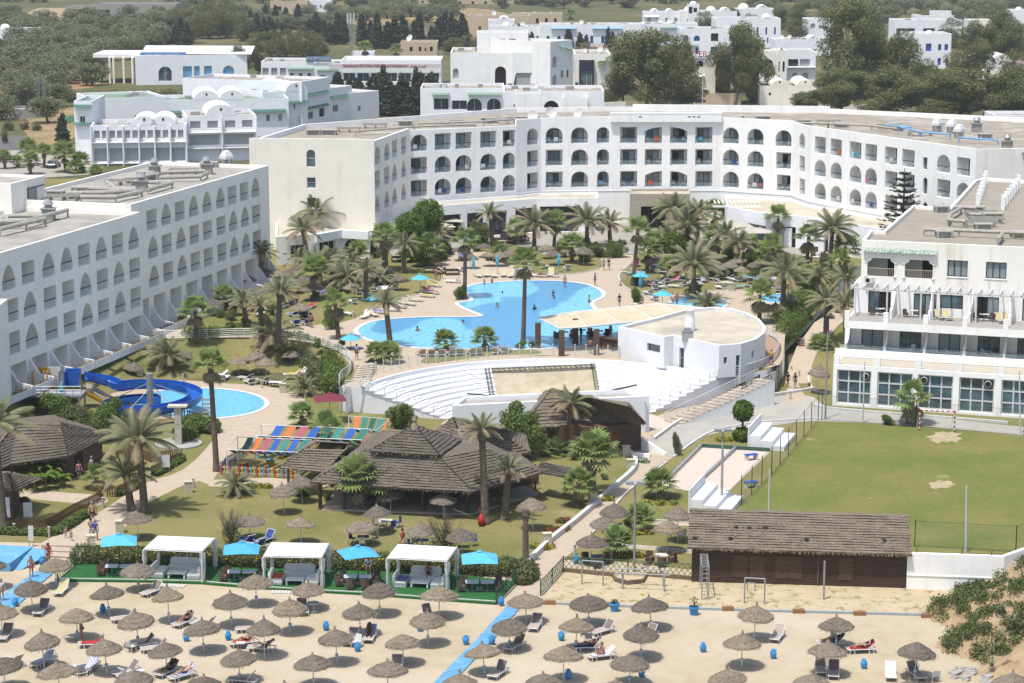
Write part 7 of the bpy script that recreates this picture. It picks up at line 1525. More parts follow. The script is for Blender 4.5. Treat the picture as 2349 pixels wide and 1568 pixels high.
for a in(.3,1.6,2.9,4.3,5.5):mb.tube([(0,0,3.6 if a<3 else 3.0),(cx_.x-o_.x+R1*cos(a),cx_.y-o_.y+R1*sin(a),1.5)],.05,5)
mb.build('strut',ws)
mb=MB(GREYM,WHITEM);q1=P(60,940,0)-o_;q2=P(320,940,0)-o_;pa=P(80,955,0)-o_;pb=P(318-120,950,0)-o_
mb.prism([(q1.x,pa.y-1.2),(pb.x,pa.y-1.2),(pb.x,pa.y+1.6),(q1.x,pa.y+1.6)],2.15,2.3,True)
for x in(q1.x+.2,(q1.x+pb.x)/2,pb.x-.2):
 for y in(pa.y-1.1,pa.y+1.5):mb.tube([(x,y,0),(x,y,2.2)],.09,6)
mb.build('platform',ws);mb=MB(GREYM)
for h in(2.6,2.9,3.25):mb.tube([(q1.x,pa.y-1.2,h),(pb.x,pa.y-1.2,h)],.025,4);mb.tube([(q1.x,pa.y-1.2,h),(q1.x,pa.y+1.6,h)],.025,4)
for k in range(9):x=q1.x+(pb.x-q1.x)*k/8;mb.tube([(x,pa.y-1.2,2.3),(x,pa.y-1.2,3.25)],.03,4)
mb.build('railing',ws);mark('the blue waterslide',P(300,950,0))
def fence(name,label,pts,h,mk,z=0,cat='fence',sm=False):
 root=thing(name,label,cat);w=[P(*p,z)for p in(smooth(pts,4,False)if sm else pts)];mk(root,w,h);return root
PKB=M('brown_picket_paint',(.20,.10,.05),.8,(.14,.07,.035),4)
def picket(mats,step=.2,pw=.12,rail=None):
 def mk(root,w,h):
  mb=MB(*mats);
  for a,b in zip(w,w[1:]):
   W=Wall(a,b,0,1);T=W.T();n=max(1,int(W.L/step))
   for i in range(n):
    mb.m(mats[i%len(mats)]);u=i*W.L/n;hh=h*(1+.03*sin(i*3));mb.add([T@Vector(p)for p in((u,0,.08),(u+pw,0,.08),(u+pw,0,hh-.08),(u+pw/2,0,hh),(u,0,hh-.08),(u,.03,.08),(u+pw,.03,.08),(u+pw,.03,hh-.08),(u+pw/2,.03,hh),(u,.03,hh-.08))],[(0,1,2,3,4),(9,8,7,6,5),(1,6,7,2),(5,0,4,9)])
  mb.build('pickets',root);mb=MB(rail or mats[0])
  for a,b in zip(w,w[1:]):
   W=Wall(a,b,0,1)
   for z in(.3,h*.75):mb.box((0,.035,z),(W.L,.08,z+.07),W.T())
  mb.build('rails',root)
 return mk
bp=picket([PKB])
fence('picket_fence','brown picket fence curving round the near edge of the slide pool',[(285,893+35),(300,948),(395,962)],1.0,bp)
fence('picket_fence','brown picket fence on the curved corner between slide pool and round hedge',[(400,970),(430,962),(462,975),(490,990),(488,1010)],1.0,bp,sm=True)
fence('picket_fence','brown picket fence stub beside the shower pillar',[(265,1048),(290,1040),(345,1062),(420,1052)],1.0,bp)
fence('picket_fence','brown picket fence section above a low hedge below the shower pillar',[(347,1095),(420,1058)],1.0,bp)
fence('picket_fence','short brown picket gate section beside the small leaning palm',[(245,1140),(268,1142),(318,1118)],1.0,bp)
fence('picket_fence','long brown picket fence along the promenade edge next to walking people',[(0,1213),(60,1218),(108,1218),(170,1182),(238,1150),(222,1135)],1.0,bp)
col=[M('c_red',(.5,.04,.03),.6),M('c_yellow',(.7,.45,.02),.6),M('c_sky',(.12,.42,.68),.6),M('c_white',(.7,.7,.7),.6)]
fence('playground_fence','rainbow coloured picket fence along the near side of the playground',[(507,1092),(690,1100)],1.0,picket([col[0],col[1],col[2],col[0],col[2],col[1]],.26,.13,WHITEM))
fence('playground_fence','coloured picket fence along the promenade side of the playground',[(507,1088),(520,1072),(590,1030)],1.0,picket([col[0],col[2],col[3],M('c_navy',(.05,.08,.3),.6)],.24,.1,WHITEM))
GRN=M('green_lattice_paint',(.025,.10,.05),.6)
def lattice(root,w,h,d=.42):
 mb=MB(GRN)
 for a,b in zip(w,w[1:]):
  W=Wall(a,b,0,1);T=W.T();n=max(1,round(W.L/d));st_=W.L/n;k=max(1,round((h-.15)/st_));hh=(h-.15)/k
  for i in range(n):
   for j in range(k):
    for(u0,z0,u1,z1)in((i*st_,.12+j*hh,(i+1)*st_,.12+(j+1)*hh),(i*st_,.12+(j+1)*hh,(i+1)*st_,.12+j*hh)):mb.tube([T@Vector((u0,0,z0)),T@Vector((u1,0,z1))],.022,3,False)
  for z in(.12,h-.02):mb.tube([T@Vector((0,0,z)),T@Vector((W.L,0,z))],.028,4)
 mb.build('lattice',root)
 for a,b in zip(w,w[1:]):
  n=max(1,int((b-a).length/2.4))
  for i in range(n+1):p=a.lerp(b,i/n);mb=MB(GRN);mb.tube([p,p+Vector((0,0,h+.05))],.045,5);mb.build('post',root)
fence('lattice_fence','green diagonal lattice fence enclosing the grass behind the exercise yard',[(1240,1368),(1292,1311),(1590,1328)],1.15,lattice)
fence('lattice_fence','green lattice fence closing the beach end of the green carpet terrace',[(1138,1384),(1183,1338)],1.1,lattice,.15)
fence('lattice_fence','green lattice fence beside the beach steps and blue boardwalk',[(132,1331),(181,1288)],1.1,lattice,.15)
MESH=M('dark_green_post',(.03,.07,.045),.6)
def netpost(root,w,h,st_=3.2):
 mb=MB(CLEAR('wire_mesh',(.20,.23,.2),.13))
 for a,b in zip(w,w[1:]):mb.poly([a,b,b+Vector((0,0,h-.1)),a+Vector((0,0,h-.1))])
 mb.build('wire_mesh',root)
 mb=MB(MESH);
 for z in(h-.1,.1):mb.tube([p+Vector((0,0,z))for p in w],.015,3)
 mb.build('wire',root)
 for a,b in zip(w,w[1:]):
  n=max(1,int((b-a).length/st_))
  for i in range(n+1):p=a.lerp(b,i/n);mb=MB(MESH);mb.tube([p,p+Vector((0,0,h))],.04,5);mb.build('post',root)
fence('wire_fence','dark wire mesh fence along the left touchline of the football pitch',[(1877,965),(1770,1090),(1700,1160)],2.6,netpost)
fence('wire_fence','dark wire mesh fence between the road and the far end of the pitch',[(1885,965),(2100,980),(2349,1001),(2460,1010)],2.6,lambda r,w,h:netpost(r,w,h,5.2))
fence('wire_fence','thin wire fence between the shed and boundary wall side of the pitch',[(2098,1255),(2330,1268),(2420,1220)],2.2,netpost)
kerb([(1246,1386),(1500,1396),(1800,1405),(2110,1413),(2232,1419)],0,.2,.18,name='yard_border',mat=M('grey_blue_board',(.42,.47,.48),.8),sm=False)
WOB=M('terracotta_box',(.36,.19,.09),.8)
for i,x in enumerate((1249,1382,1658,1820,1960,2115)):
 y=1385+(x-1249)*.035;t=thing('planter_box','brown trough planter','planter',P(x+12,y+2,0),0,'brown trough planters on the yard border');auto(t,'brown trough planter on the yard border');mb=MB(WOB);mb.box((-.42,-.15,0),(.42,.15,.3));mb.build('trough',t);mb=MB(GL['dry']);
 for k in range(12):a=rnd.uniform(-.35,.35);mb.poly([(a,0,.3),(a+.02,0,.3),(a+rnd.uniform(-.1,.1),.05,.3+rnd.uniform(.1,.3))])
 mb.build('twigs',t)
kerb([(1290,1312),(1405,1323),(1412,1335),(1440,1342),(1475,1338),(1485,1322),(1590,1332)],0,.18,.32,name='timber_log_edging',mat=M('timber_logs',(.26,.19,.12),.9,(.16,.11,.07),9,stretch=(1,1,.1)),sm=False)
def frame(nm,lab,parts,cat='exercise frame',mat=None):
 t=thing(nm,lab,cat)
 for n_,pts,r in parts:mb=MB(mat or GREYM);mb.tube(pts,r,6);mb.build(n_,t)
 return t
def up(p,h):return p+Vector((0,0,h))
def Pd(i,x,y):return Q('d%d'%i,x,y)
a,b=Pd(2,642,660),Pd(2,835,675);frame('pull_up_bar','grey steel pull up bar frame in the sandy yard by the lattice fence',[('post',[a,up(a,1.85)],.06),('post',[b,up(b,1.85)],.06),('crossbar',[up(a,1.85),up(b,1.85)],.05)])
a,b=Pd(2,2132,832),Pd(2,2316,842);frame('pull_up_bar','grey steel pull up bar frame standing before the shed doors',[('post',[a,up(a,1.9)],.06),('post',[b,up(b,1.9)],.06),('crossbar',[up(a,1.9),up(b,1.9)],.05)])
a,b=Pd(2,2158,718),Pd(2,2228,722);frame('low_bar','small low grey bar frame close to the shed',[('post',[a,up(a,.6)],.04),('post',[b,up(b,.6)],.04),('crossbar',[up(a,.6),up(b,.6)],.04),])
a,b=Pd(2,1018,705),Pd(2,1398,725);c=Vector((0,1.1,0));frame('parallel_bars','long rusty parallel bars in the middle of the sandy yard',[('post',[a,up(a,1.25)],.06),('post',[b,up(b,1.25)],.06),('post',[a+c,up(a+c,1.25)],.06),('post',[b+c,up(b+c,1.25)],.06),('rail',[up(a,1.25)-Vector((.6,0,0)),up(b,1.25)+Vector((.4,0,0))],.05),('rail',[up(a+c,1.25)-Vector((.6,0,0)),up(b+c,1.25)+Vector((.4,0,0))],.05)])
a,b=Pd(2,1740,800),Pd(2,1803,800);c=Vector((.15,3.2,0));A_=[('post',[a,up(a,2.45)],.04),('post',[b,up(b,2.45)],.04),('post',[a+c,up(a+c,2.45)],.04),('post',[b+c,up(b+c,2.45)],.04),('side_rail',[up(a,2.45),up(a+c,2.45)],.04),('side_rail',[up(b,2.45),up(b+c,2.45)],.04)]
for k in range(7):A_.append(('rung',[up(a,.3+k*.33),up(b,.3+k*.33)],.025))
for k in range(9):A_.append(('rung',[up(a.lerp(a+c,k/8),2.46),up(b.lerp(b+c,k/8),2.46)],.025))
frame('monkey_bars','tall grey ladder with overhead monkey bars beside the timber shed',A_)
a=Pd(3,510,800);frame('yard_post','single grey square post in the yard before the shed',[('post',[a,up(a,2.9)],.08)],'post')
RDM=M('goal_red_paint',(.5,.04,.03),.5)
g=thing('football_goal','red and white striped handball goal at the far end of the pitch','goal');a,b=Q('c3',1388,825),Q('c3',1708,840);
for nm,p0,p1,n_ in(('post',a,up(a,2.05),9),('post',b,up(b,2.05),9),('crossbar',up(a,2.05),up(b,2.05),13)):
 mb=MB(RDM,WHITEM)
 for k in range(n_):mb.m((RDM,WHITEM)[k%2]);mb.tube([p0.lerp(p1,k/n_),p0.lerp(p1,(k+1)/n_)],.075,6)
 mb.build(nm,g)
mb=MB(WHITEM,GREYM);bk_=Vector((0,1.2,0));mb.tube([up(a,2),up(a+bk_,.9),a+bk_],.03,4);mb.tube([up(b,2),up(b+bk_,.9),b+bk_],.03,4);mb.build('back_frame',g);mark('the striped goal',P(2168,990,0))
def pole(x,y,yt,lab,r=.07,mat=None,lean=0,head=None,nm='tall_pole',z=0,cat='pole'):
 p=P(x,y,z);h=(y-yt)/S(y,z)/.985;t=thing(nm,lab,cat,p);mb=MB(mat or WHITEM);mb.tube([(0,0,0),(lean,0,h)],[r,r*.7],7);mb.build('post',t)
 if head=='flood':
  mb=MB(GREYM,WHITEM);mb.tube([(-.5,0,h),(.5,0,h)],.05,5);mb.build('crossarm',t)
  for s in(-.4,.4):mb=MB(GREYM,WHITEM);mb.box((s-.3,-.3,h+.02),(s+.3,.25,h+.22));mb.build('floodlight',t)
 if head=='arm':mb=MB(GREYM);mb.tube([(0,0,h),(.9,0,h+.15)],.05,5);mb.box((.6,-.12,h+.1),(1.3,.12,h+.2));mb.build('lamp_head',t)
 return t
pole(2215,1268,1112,'thin white pole standing on the near edge of the pitch',.08,lean=-.15)
pole(1763,1180,1076,'short white pole behind the beach shed ridge',.07)
pole(1979,970,830,'white net pole at the far left corner of the pitch',.08);pole(2340,995,850,'leaning white net pole at the far right of the pitch',.09,lean=-.35)
pole(1893,962,760,'tall grey timber pole beside the corner of the terraced wing',.1,GREYM)
pole(1655,1160,988,'concrete lamp post with twin floodlights between the two bleachers',.12,CONC,0,'flood','lamp_post',cat='lamp post')
pole(1455,1312,1108,'tall grey lamp post with twin floodlights inside the lattice fence',.1,GREYM,0,'flood','lamp_post',cat='lamp post')
pole(715,855,790,'slim grey lamp post beside the umbrella lawn below the railing',.06,GREYM,0,None,'lamp_post',cat='lamp post')
pole(1611,265,173,'tall white street lamp post next to the yellow taxi',.12,WHITEM,0,None,'street_lamp',cat='street lamp')
for x,y,yt in((100,110,77),(119,88,71),(34,110,80)):pole(x,y,yt,'x',.14,WHITEM,0,'arm','street_lamp',cat='street lamp');
for o in[o for o in COL.objects if o.get('label')=='x' and o.name.startswith('street_lamp')]:auto(o,'white street lamp in the olive grove')
for x,y,lab in((1723,1050,'small blue and white ping pong style bench beside the wire fence'),(1722,1113,'small blue topped bench near the nearer bleacher')):
 t=thing('play_bench',lab,'bench',P(x,y+6,0),.4);mb=MB(BLUEP);mb.box((-.6,-.3,.5),(.6,.3,.56));mb.build('seat',t)
 for s in(-.45,.45):mb=MB(PLW);mb.box((s-.08,-.25,0),(s+.08,.25,.5));mb.build('leg',t)
BOX=M('cream_box_paint',(.66,.62,.45),.8)
for c,x,y in(('d2',322,300),('c2',742,1495),('c2',1088,1185),('d0',1100,185),('d0',835,320),('c0',1730,1390),('c0',1285,365),('c1',248,475),('b2',1025,1000),('b2',2012,1105),('c2',1045,1058)):
 z=ZU if c[0]=='b' else 0;t=thing('utility_box','x','box',Q(c,x,y,z),.2,'cream utility boxes');auto(t,'cream utility box');mb=MB(BOX);mb.box((-.33,-.25,0),(.33,.25,.95));mb.build('body',t);mb=MB(BOX);mb.box((-.37,-.29,.95),(.37,.29,1.02));mb.build('lid',t)
for c,x,y in(('d0',132,195),('d0',452,225),('d0',805,330),('c0',1376,1290),('c0',945,1525),('c0',1775,1345),('c0',1680,375),('c1',52,430),('d2',575,390),('c3',205,535),('c3',285,345),('c3',213,300),('b1',893,1360)):
 z=ZU if c[0]=='b' else 0;t=thing('bollard_light','x','bollard',Q(c,x,y,z),0,'pale path bollards');auto(t,'pale bollard light on the path edge');mb=MB(STR);mb.tube([(0,0,0),(0,0,.8)],.1,8);mb.lathe([(.13,.8),(.13,.86),(0,.9)],8);mb.build('post',t)
t=thing('outdoor_shower','round stone shower basin with square pillar and flat head','shower',P(410,1020,0));mb=MB(CONC);mb.lathe([(2.2,0),(2.2,.15),(2.0,.15),(1.9,.06),(0,.06)],24);mb.build('basin',t);mb=MB(STR);mb.box((-.3,-.3,.06),(.3,.3,3.6));mb.build('pillar',t);mb=MB(STR);mb.box((-.9,-.5,3.6),(.9,.5,3.75));mb.build('head',t)
t=thing('fingerpost','wooden fingerpost with five white boards beside the slide pool','signpost',P(466,990,0));mb=MB(GREYM);mb.tube([(0,0,0),(0,0,3.4)],.05,6);mb.build('post',t)
for k in range(5):mb=MB(M('pale_sign_board',(.55,.50,.45),.8));mb.box((-.05,-.03,1.4+k*.4),(.9,-.01,1.6+k*.4));mb.build('sign_board',t)
for x,y,w_,h_,lab,rz in((65,1200,.7,1.2,'white notice board on the lodge lawn',.1),(381,1085,.7,1.1,'white notice board beside the picket fence under the tall palm',0.2),(537,1112,.6,.4,'small grey plate sign on the lawn next to the young palm',0),(72,1255,.4,1.2,'narrow white sign post at the blue platform',0)):
 t=thing('notice_board',lab,'sign',P(x,y,0),rz);mb=MB(WHITEM);mb.box((-w_/2,-.02,.5),(w_/2,.02,.5+h_));mb.build('board',t);
 for s in(-w_/2+.05,w_/2-.05):mb=MB(GREYM);mb.tube([(s,0,0),(s,0,.5)],.03,5);mb.build('leg',t)
t=thing('red_extinguisher_trolley','red wheeled fire extinguisher next to the dying tall palm','fire extinguisher',P(1104,1208,0));mb=MB(RDM);mb.lathe([(0,.1),(.25,.15),(.3,.5),(.22,.85),(.08,1.0),(0,1.02)],12);mb.build('tank',t,smooth=True);mb=MB(RDM);mb.tube([(0,.1,.9),(-.15,.15,1.5)],.06,5);mb.build('handle',t)
for s in(-.25,.25):mb=MB(DARKIN);mb.lathe([(0,-.04),(.16,-.04),(.16,.04),(0,.04)],10,T=Matrix.Translation((.2+s*.3,.1,.16))@Matrix.Rotation(PI/2,4,'Y'));mb.build('wheel',t)
sheet('green_carpet',[(132,1331),(181,1290),(420,1292),(760,1304),(1000,1312),(1183,1334),(1137,1384),(995,1374),(830,1362),(700,1355),(587,1348),(460,1337),(330,1333)],.15,CARPET,zb=0)
kerb([(132,1332),(330,1335),(460,1338),(587,1350),(700,1357),(830,1364),(995,1376),(1137,1385)],0,.12,.2,name='terrace_edge_board',mat=M('white_board',(.66,.64,.6),.8),sm=False)
CLO=M('white_canvas',(1,.99,.96),.9,(.93,.92,.88),1.5);CLT=LEAF('white_curtain',(1,1,1),(.94,.94,.94),2,.45)
DM=M('white_leatherette',(.97,.96,.93),.5,(.9,.89,.86),2)
def cabana(c,fl,fr,label,extra=None):
 a,b=Q(c,*fl,.15),Q(c,*fr,.15);W=Wall(a,b,0,1);Lc=W.L;t=thing('cabana',label,'cabana',a,math.atan2(W.e.y,W.e.x),'white canvas cabanas on the green terrace');D_=3.6;hz=2.35
 for x,y in((0,0),(Lc,0),(0,D_),(Lc,D_)):mb=MB(WHITEM);mb.tube([(x,y,0),(x,y,hz+.02*x)],.045,6);mb.build('post',t)
 mb=MB(WHITEM);
 for p0,p1 in(((0,0),(Lc,0)),((0,D_),(Lc,D_)),((0,0),(0,D_)),((Lc,0),(Lc,D_))):mb.tube([(*p0,hz),(*p1,hz)],.04,5)
 mb.build('roof_frame',t);mb=MB(CLO);n=8;v=[((.05+(Lc-.1)*i/n),(.08+(D_-.16)*j/n),hz+.06-.13*sin(PI*i/n)*sin(PI*j/n))for j in range(n+1)for i in range(n+1)];mb.add(v,[(j*(n+1)+i,j*(n+1)+i+1,(j+1)*(n+1)+i+1,(j+1)*(n+1)+i)for j in range(n)for i in range(n)]);mb.build('canvas_roof',t)
 for x,y,w2 in((0,.1,.22),(Lc,.1,.3),(0,D_-.1,.22),(Lc,D_-.1,.3),(Lc*.5,D_,.12)):
  mb=MB(CLT);v=[];r_=random.Random(int(x*10+y))
  for j in range(7):
   z=hz-.05-j*(hz-.2)/6;wid=w2*(1 if j<3 else .45 if j==3 else .8)
   for i in range(7):v.append((x+(-1 if x==0 else 1)*0+(i/6-.5)*wid*1.4,y+.07*sin(i*2.2+j*.5)+(i/6)*.1,z))
  mb.add(v,[(j*7+i,j*7+i+1,(j+1)*7+i+1,(j+1)*7+i)for j in range(6)for i in range(6)]);mb.build('curtain',t)
 T=Matrix.Translation(a)@Matrix.Rotation(t.rotation_euler.z,4,'Z')
 def sofa2(x,y,w,d,back,lab,rz=0):
  s=thing('daybed',lab,'daybed',T@Vector((x,y,0)),t.rotation_euler.z+rz,'white daybeds under the cabanas');mb=MB(DM);mb.box((-w/2,-d/2,.02),(w/2,d/2,.34));mb.build('base',s);mb=MB(DM);mb.box((-w/2+.03,-d/2+.03,.345),(w/2-.03,d/2-.03,.46));mb.build('cushion',s)
  mb=MB(DM);prof=[(-w/2,.3),(-w/2,.75),(-w/2+.15,.9),(w/2-.15,.9),(w/2,.75),(w/2,.3)];y0,y1=d/2-.14,d/2+.06;v=[(p[0],y0,p[1])for p in prof]+[(p[0],y1,p[1])for p in prof];mb.add(v,[(0,5,4,3,2,1),(6,7,8,9,10,11)]+[(i,(i+1)%6,(i+1)%6+6,i+6)for i in range(6)]);mb.build('backrest',s);auto(s,lab);return s
 sofa2(Lc*.5,2.7,2.3,1.1,1,'white double daybed at the back of a cabana');sofa2(.75,1.5,1.7,.95,1,'white single daybed along a cabana side',R(90));sofa2(Lc-.9,1.5,1.7,.95,1,'white single daybed along a cabana side',R(-90))
 tt=thing('coffee_table','x','table',T@Vector((Lc*.5,1.1,0)),t.rotation_euler.z,'low white coffee tables in the cabanas');auto(tt,'low white slatted coffee table inside a cabana');mb=MB(DM);mb.box((-.7,-.4,.34),(.7,.4,.42));mb.build('tabletop',tt)
 for sx in(-.6,.6):
  for sy in(-.3,.3):mb=MB(DM);mb.box((sx-.06,sy-.06,0),(sx+.06,sy+.06,.34));mb.build('leg',tt)
 mb=MB(M('white_slats',(.72,.70,.66),.8));
 for k in range(11):mb.box((Lc*.15+k*.24,-.95,-.13),(Lc*.15+k*.24+.2,-.25,-.08))
 o=mb.build('duckboard');o.location=a;o.rotation_euler=t.rotation_euler;tag(o,None,'duckboard');auto(o,'white slatted duckboard before a cabana');mark(label.split(' with')[0].replace('white','the')if False else extra,a);return T,Lc
T1_,l1=cabana('d0',(1325,622),(1858,645),'white cabana with gathered curtains, closest to the tall promenade palm','the promenade end cabana')
T2_,l2=cabana('d1',(72,690),(608,700),'middle white cabana with an orange towel on its daybed','the middle cabana')
T3_,l3=cabana('d1',(1205,705),(1752,735),'white cabana with windblown curtains next to the lattice fence','the lattice fence cabana')
for T_,x,y,m_,lab in((T2_,.75,1.5,ORT,'orange towel laid on the middle cabana side daybed'),(T3_,.8,1.4,PUR,'purple patterned towel on the last cabana side daybed')):
 mb=MB(m_);mb.box((-.42,-.7,.465),(.42,.7,.485));o=mb.build('beach_towel');o.matrix_world=T_@Matrix.Translation((x,y,0));tag(o,lab,'towel')
TQ=M('turquoise_parasol_canvas',(.12,.52,.66),.8,(.10,.46,.60),2);TQ2=M('sky_blue_parasol_canvas',(.09,.44,.68),.8,(.08,.40,.62),2);MAR=M('maroon_parasol_canvas',(.20,.035,.055),.8);BEI=M('beige_parasol_canvas',(.55,.51,.44),.85,(.5,.46,.4),2)
def parasol(p,w,h,mat,lab,rz=0,closed=False,nsd=4,base=True):
 t=thing('parasol',lab,'parasol',p,rz,'canvas parasols');mb=MB(mat)
 if closed:mb.lathe([(.02,h),(.12,h-.2),(.2,h-.9),(.16,h-1.3),(.1,h-1.6)],10,jit=lambda i,k,r,z:(r*(1+.25*(k%2)),z));mb.build('folded_canopy',t)
 else:
  r=w/2*(1.414 if nsd==4 else 1.05);n=nsd;v=[(0,0,h)]+[(r*cos(PI/n+2*PI*k/n)*f,r*sin(PI/n+2*PI*k/n)*f,h-z)for f,z in((.35,.22),(1,.62))for k in range(n)]+[(r*cos(2*PI*(k+1)/n)*.72*(1 if n==4 else 1.3),r*sin(2*PI*(k+1)/n)*.72*(1 if n==4 else 1.3),h-.56)for k in range(n)]
  f=[(0,1+k,1+(k+1)%n)for k in range(n)]
  for k in range(n):f+=[(1+k,1+n+k,1+2*n+k),(1+k,1+2*n+k,1+(k+1)%n),(1+(k+1)%n,1+2*n+k,1+n+(k+1)%n)]
  mb.add(v,f);mb.build('canopy',t);mb=MB(mat);mb.lathe([(.22,h-.02),(.05,h+.08),(0,h+.1)],6);mb.build('finial',t)
 mb=MB(POST if not closed else GREYM);mb.tube([(0,0,0),(0,0,h)],.03,6);mb.build('pole',t)
 if base:mb=MB(CONC);mb.box((-.25,-.25,0),(.25,.25,.12));mb.build('base',t)
 return t
for c,x,y,ax,ay,m_,lab,rz in(('d0',1103,560,1095,185,TQ,'turquoise parasol over white tables nearest the tall promenade palm',.15),('d0',2222,610,2220,260,TQ2,'sky blue parasol over tables between first and middle cabana',.1),('d1',938,655,945,295,TQ2,'tilted sky blue parasol over tables between middle and last cabana',.35),('d1',2053,705,2045,345,TQ,'pale turquoise parasol over tables next to the lattice fence',.05)):
 p=Q(c,x,y,.15);h=(y-ay)/4/S(q(c,x,y)[1])/.985;parasol(p,2.6,h,m_,lab,rz)
 for s in(-.55,.55):table('dining_table','white dining table under a blue parasol',p+Vector((s,-.35,0)),0,.08,w=.95,d=.85,au=True,group='white tables on the green terrace',mat=M('pale_blue_white_tabletop',(.60,.66,.72),.4))
 for s,yy,r_z in((-1.35,-.5,1.6),(-1.1,.45,1.3),(1.4,-.5,-1.6),(1.3,.45,-1.3))+(((-.5,-1.25,3.1),(.6,-1.3,3.2))if x==938 else()):chair('r',p+Vector((s,yy,0)),r_z,' at the parasol tables')
for c,x,y,ax,ay,m_,lab,z in(('b1',1507,1130,1500,950,TQ,'open turquoise parasol above the row of poolside loungers',ZU),('b1',870,1640,870,1495,TQ,'open turquoise parasol at the near corner of the main pool',ZU),('b1',1055,1190,1055,1135,TQ,'small turquoise parasol behind a slim palm on the pool lawn',ZU),('b2',1180,1060,1195,925,TQ,'turquoise parasol leaning by the lawn loungers beside the tall palm',ZU),('b2',1380,1240,1385,1095,TQ,'turquoise parasol on the deck before the paddling pool',ZU)):parasol(Q(c,x,y,z),2.3,(y-ay)/4/S(q(c,x,y)[1],z)/.985,m_,lab,.4,nsd=8,base=False)
parasol(P(757,968,0),3.0,2.9,MAR,'maroon parasol beside the white end wall of the seats',.2)
for c,x,y,ax,ay,m_,lab,z in(('b1',1997,960,1995,790,TQ,'folded turquoise parasol behind the cream poolside loungers',ZU),('b1',2215,950,2220,775,TQ,'folded turquoise parasol before the straw umbrellas, by cream loungers',ZU),('b2',430,935,430,765,TQ,'folded turquoise parasol on the poolside lawn by the stroller',ZU),('b2',1180,1080,1178,960,TQ2,'folded turquoise parasol beneath an open one beside the tall palm',ZU),('c0',575,560,575,250,TQ,'tall folded turquoise parasol on the slide platform',0)):parasol(Q(c,x,y,z)if z else P(144,957,0),1,(y-ay)/4/S(q(c,x,y)[1],z)/.985 if z else 3.6,m_,lab,0,True,base=False)
for i,(c,x,y,w,h)in enumerate((('b1',1770,620,4.2,3.2),('b1',1680,650,4,2.8),('b1',2000,580,3.2,2.8),('b2',1960,720,3.6,3),('b2',2110,700,4,3.1),('b2',2270,720,3.4,3),('b2',2050,680,4,3.4),('b2',1900,700,3,2.8))):t=parasol(Q(c,x,y,ZU),w,h,BEI,'x',.3*i,nsd=4,base=False);auto(t,'large beige terrace parasol')
BW=M('blue_boardwalk_planks',(.16,.42,.68),.8,(.13,.37,.62),2,col3=(.22,.47,.70),sc3=.7)
def boardwalk(lab,left,right,z=.10,step=.32):
 t=thing('boardwalk',lab,'boardwalk');mb=MB(BW);L_=[P(*p,z)for p in left];R_=[P(*p,z)for p in right];r_=random.Random(2)
 for i in range(len(L_)-1):
  n=max(1,int((L_[i+1]-L_[i]).length/step))
  for k in range(n):
   a,b=L_[i].lerp(L_[i+1],k/n),L_[i].lerp(L_[i+1],(k+.9)/n);c,d=R_[i].lerp(R_[i+1],k/n),R_[i].lerp(R_[i+1],(k+.9)/n);dz_=Vector((0,0,r_.uniform(-.012,.012)));e=(c-a).normalized()*r_.uniform(-.04,.04)
   mb.add([a+dz_+e,c+dz_+e,d+dz_+e,b+dz_+e,a+e-Vector((0,0,.08)),c+e-Vector((0,0,.08)),d+e-Vector((0,0,.08)),b+e-Vector((0,0,.08))],[(0,1,2,3),(0,4,5,1),(1,5,6,2),(2,6,7,3),(3,7,4,0)])
 mb.build('planks',t);return t
boardwalk('long sky blue plank boardwalk crossing the sand between umbrellas',[(1170,1382),(1090,1470),(992,1568),(900,1660)],[(1197,1389),(1135,1462),(1052,1551),(960,1655)])
boardwalk('short sky blue boardwalk past the water jars at the beach steps',[(98,1301),(62,1325),(-5,1372),(-80,1420)],[(126,1312),(100,1332),(42,1386),(-30,1432)])
t=thing('blue_platform','low sky blue plank platform with ramp at the beach edge','platform');mb=MB(BW);fp=[P(*p,.7)for p in((-80,1245),(75,1255),(23,1292),(-80,1288))];mb.prism([(p.x,p.y)for p in fp[::-1]]if(fp[1]-fp[0]).cross(fp[2]-fp[1]).z<0 else[(p.x,p.y)for p in fp],0,.7);mb.build('deck',t)
mb=MB(BW);a=[P(75,1257,.7),P(108,1262,.45),P(48,1308,.03),P(30,1303,.03)];mb.poly([a[3],a[2],a[1],a[0]]);mb.poly([P(75,1257,.72),P(108,1262,.7),P(105,1275,.5),P(48,1308,.02),P(30,1306,.02)][::-1]);mb.build('ramp',t);mark('the blue beach platform',P(40,1300,0))
mb=MB(PAVE);
for k in range(3):a,b=P(95+k*6,1262+k*9,0),P(195-k*4,1266+k*9,0);W=Wall(a,b,0,1);mb.box((0,0,0),(W.L,1.3,.42-.12*k),W.T())
t=thing('beach_steps','shallow beige steps from the promenade down to the sand','steps');mb.build('steps',t)
t=thing('playground_canopy','playground canopy of bright coloured fabric strips hung on thin frames','canopy');CC=[M('strip_'+n_,c_,.8)for n_,c_ in(('orange',(.60,.19,.06)),('blue',(.03,.12,.42)),('green',(.04,.20,.15)),('pink',(.42,.11,.15)),('teal',(.06,.24,.22)),('deep_green',(.02,.12,.09)))]
def strips(A_,B_,C_,D_,n,cols,z0=2.3,z1=2.5,sag=.8):
 a,b,c,d=P(*A_,z0),P(*B_,z0),P(*C_,z1),P(*D_,z1)
 for k in range(n):
  mb=MB(CC[cols[k%len(cols)]]);N_=8;v=[]
  for j in range(N_+1):
   t_=j/N_
   for u in((k+.14)/n,(k+.84)/n):p=a.lerp(b,u).lerp(d.lerp(c,min(1,u+.12)),t_);p.z-=sag*sin(PI*t_);v.append(p)
  mb.add(v,[(2*j,2*j+1,2*j+3,2*j+2)for j in range(N_)]);mb.build('fabric_strip',t)
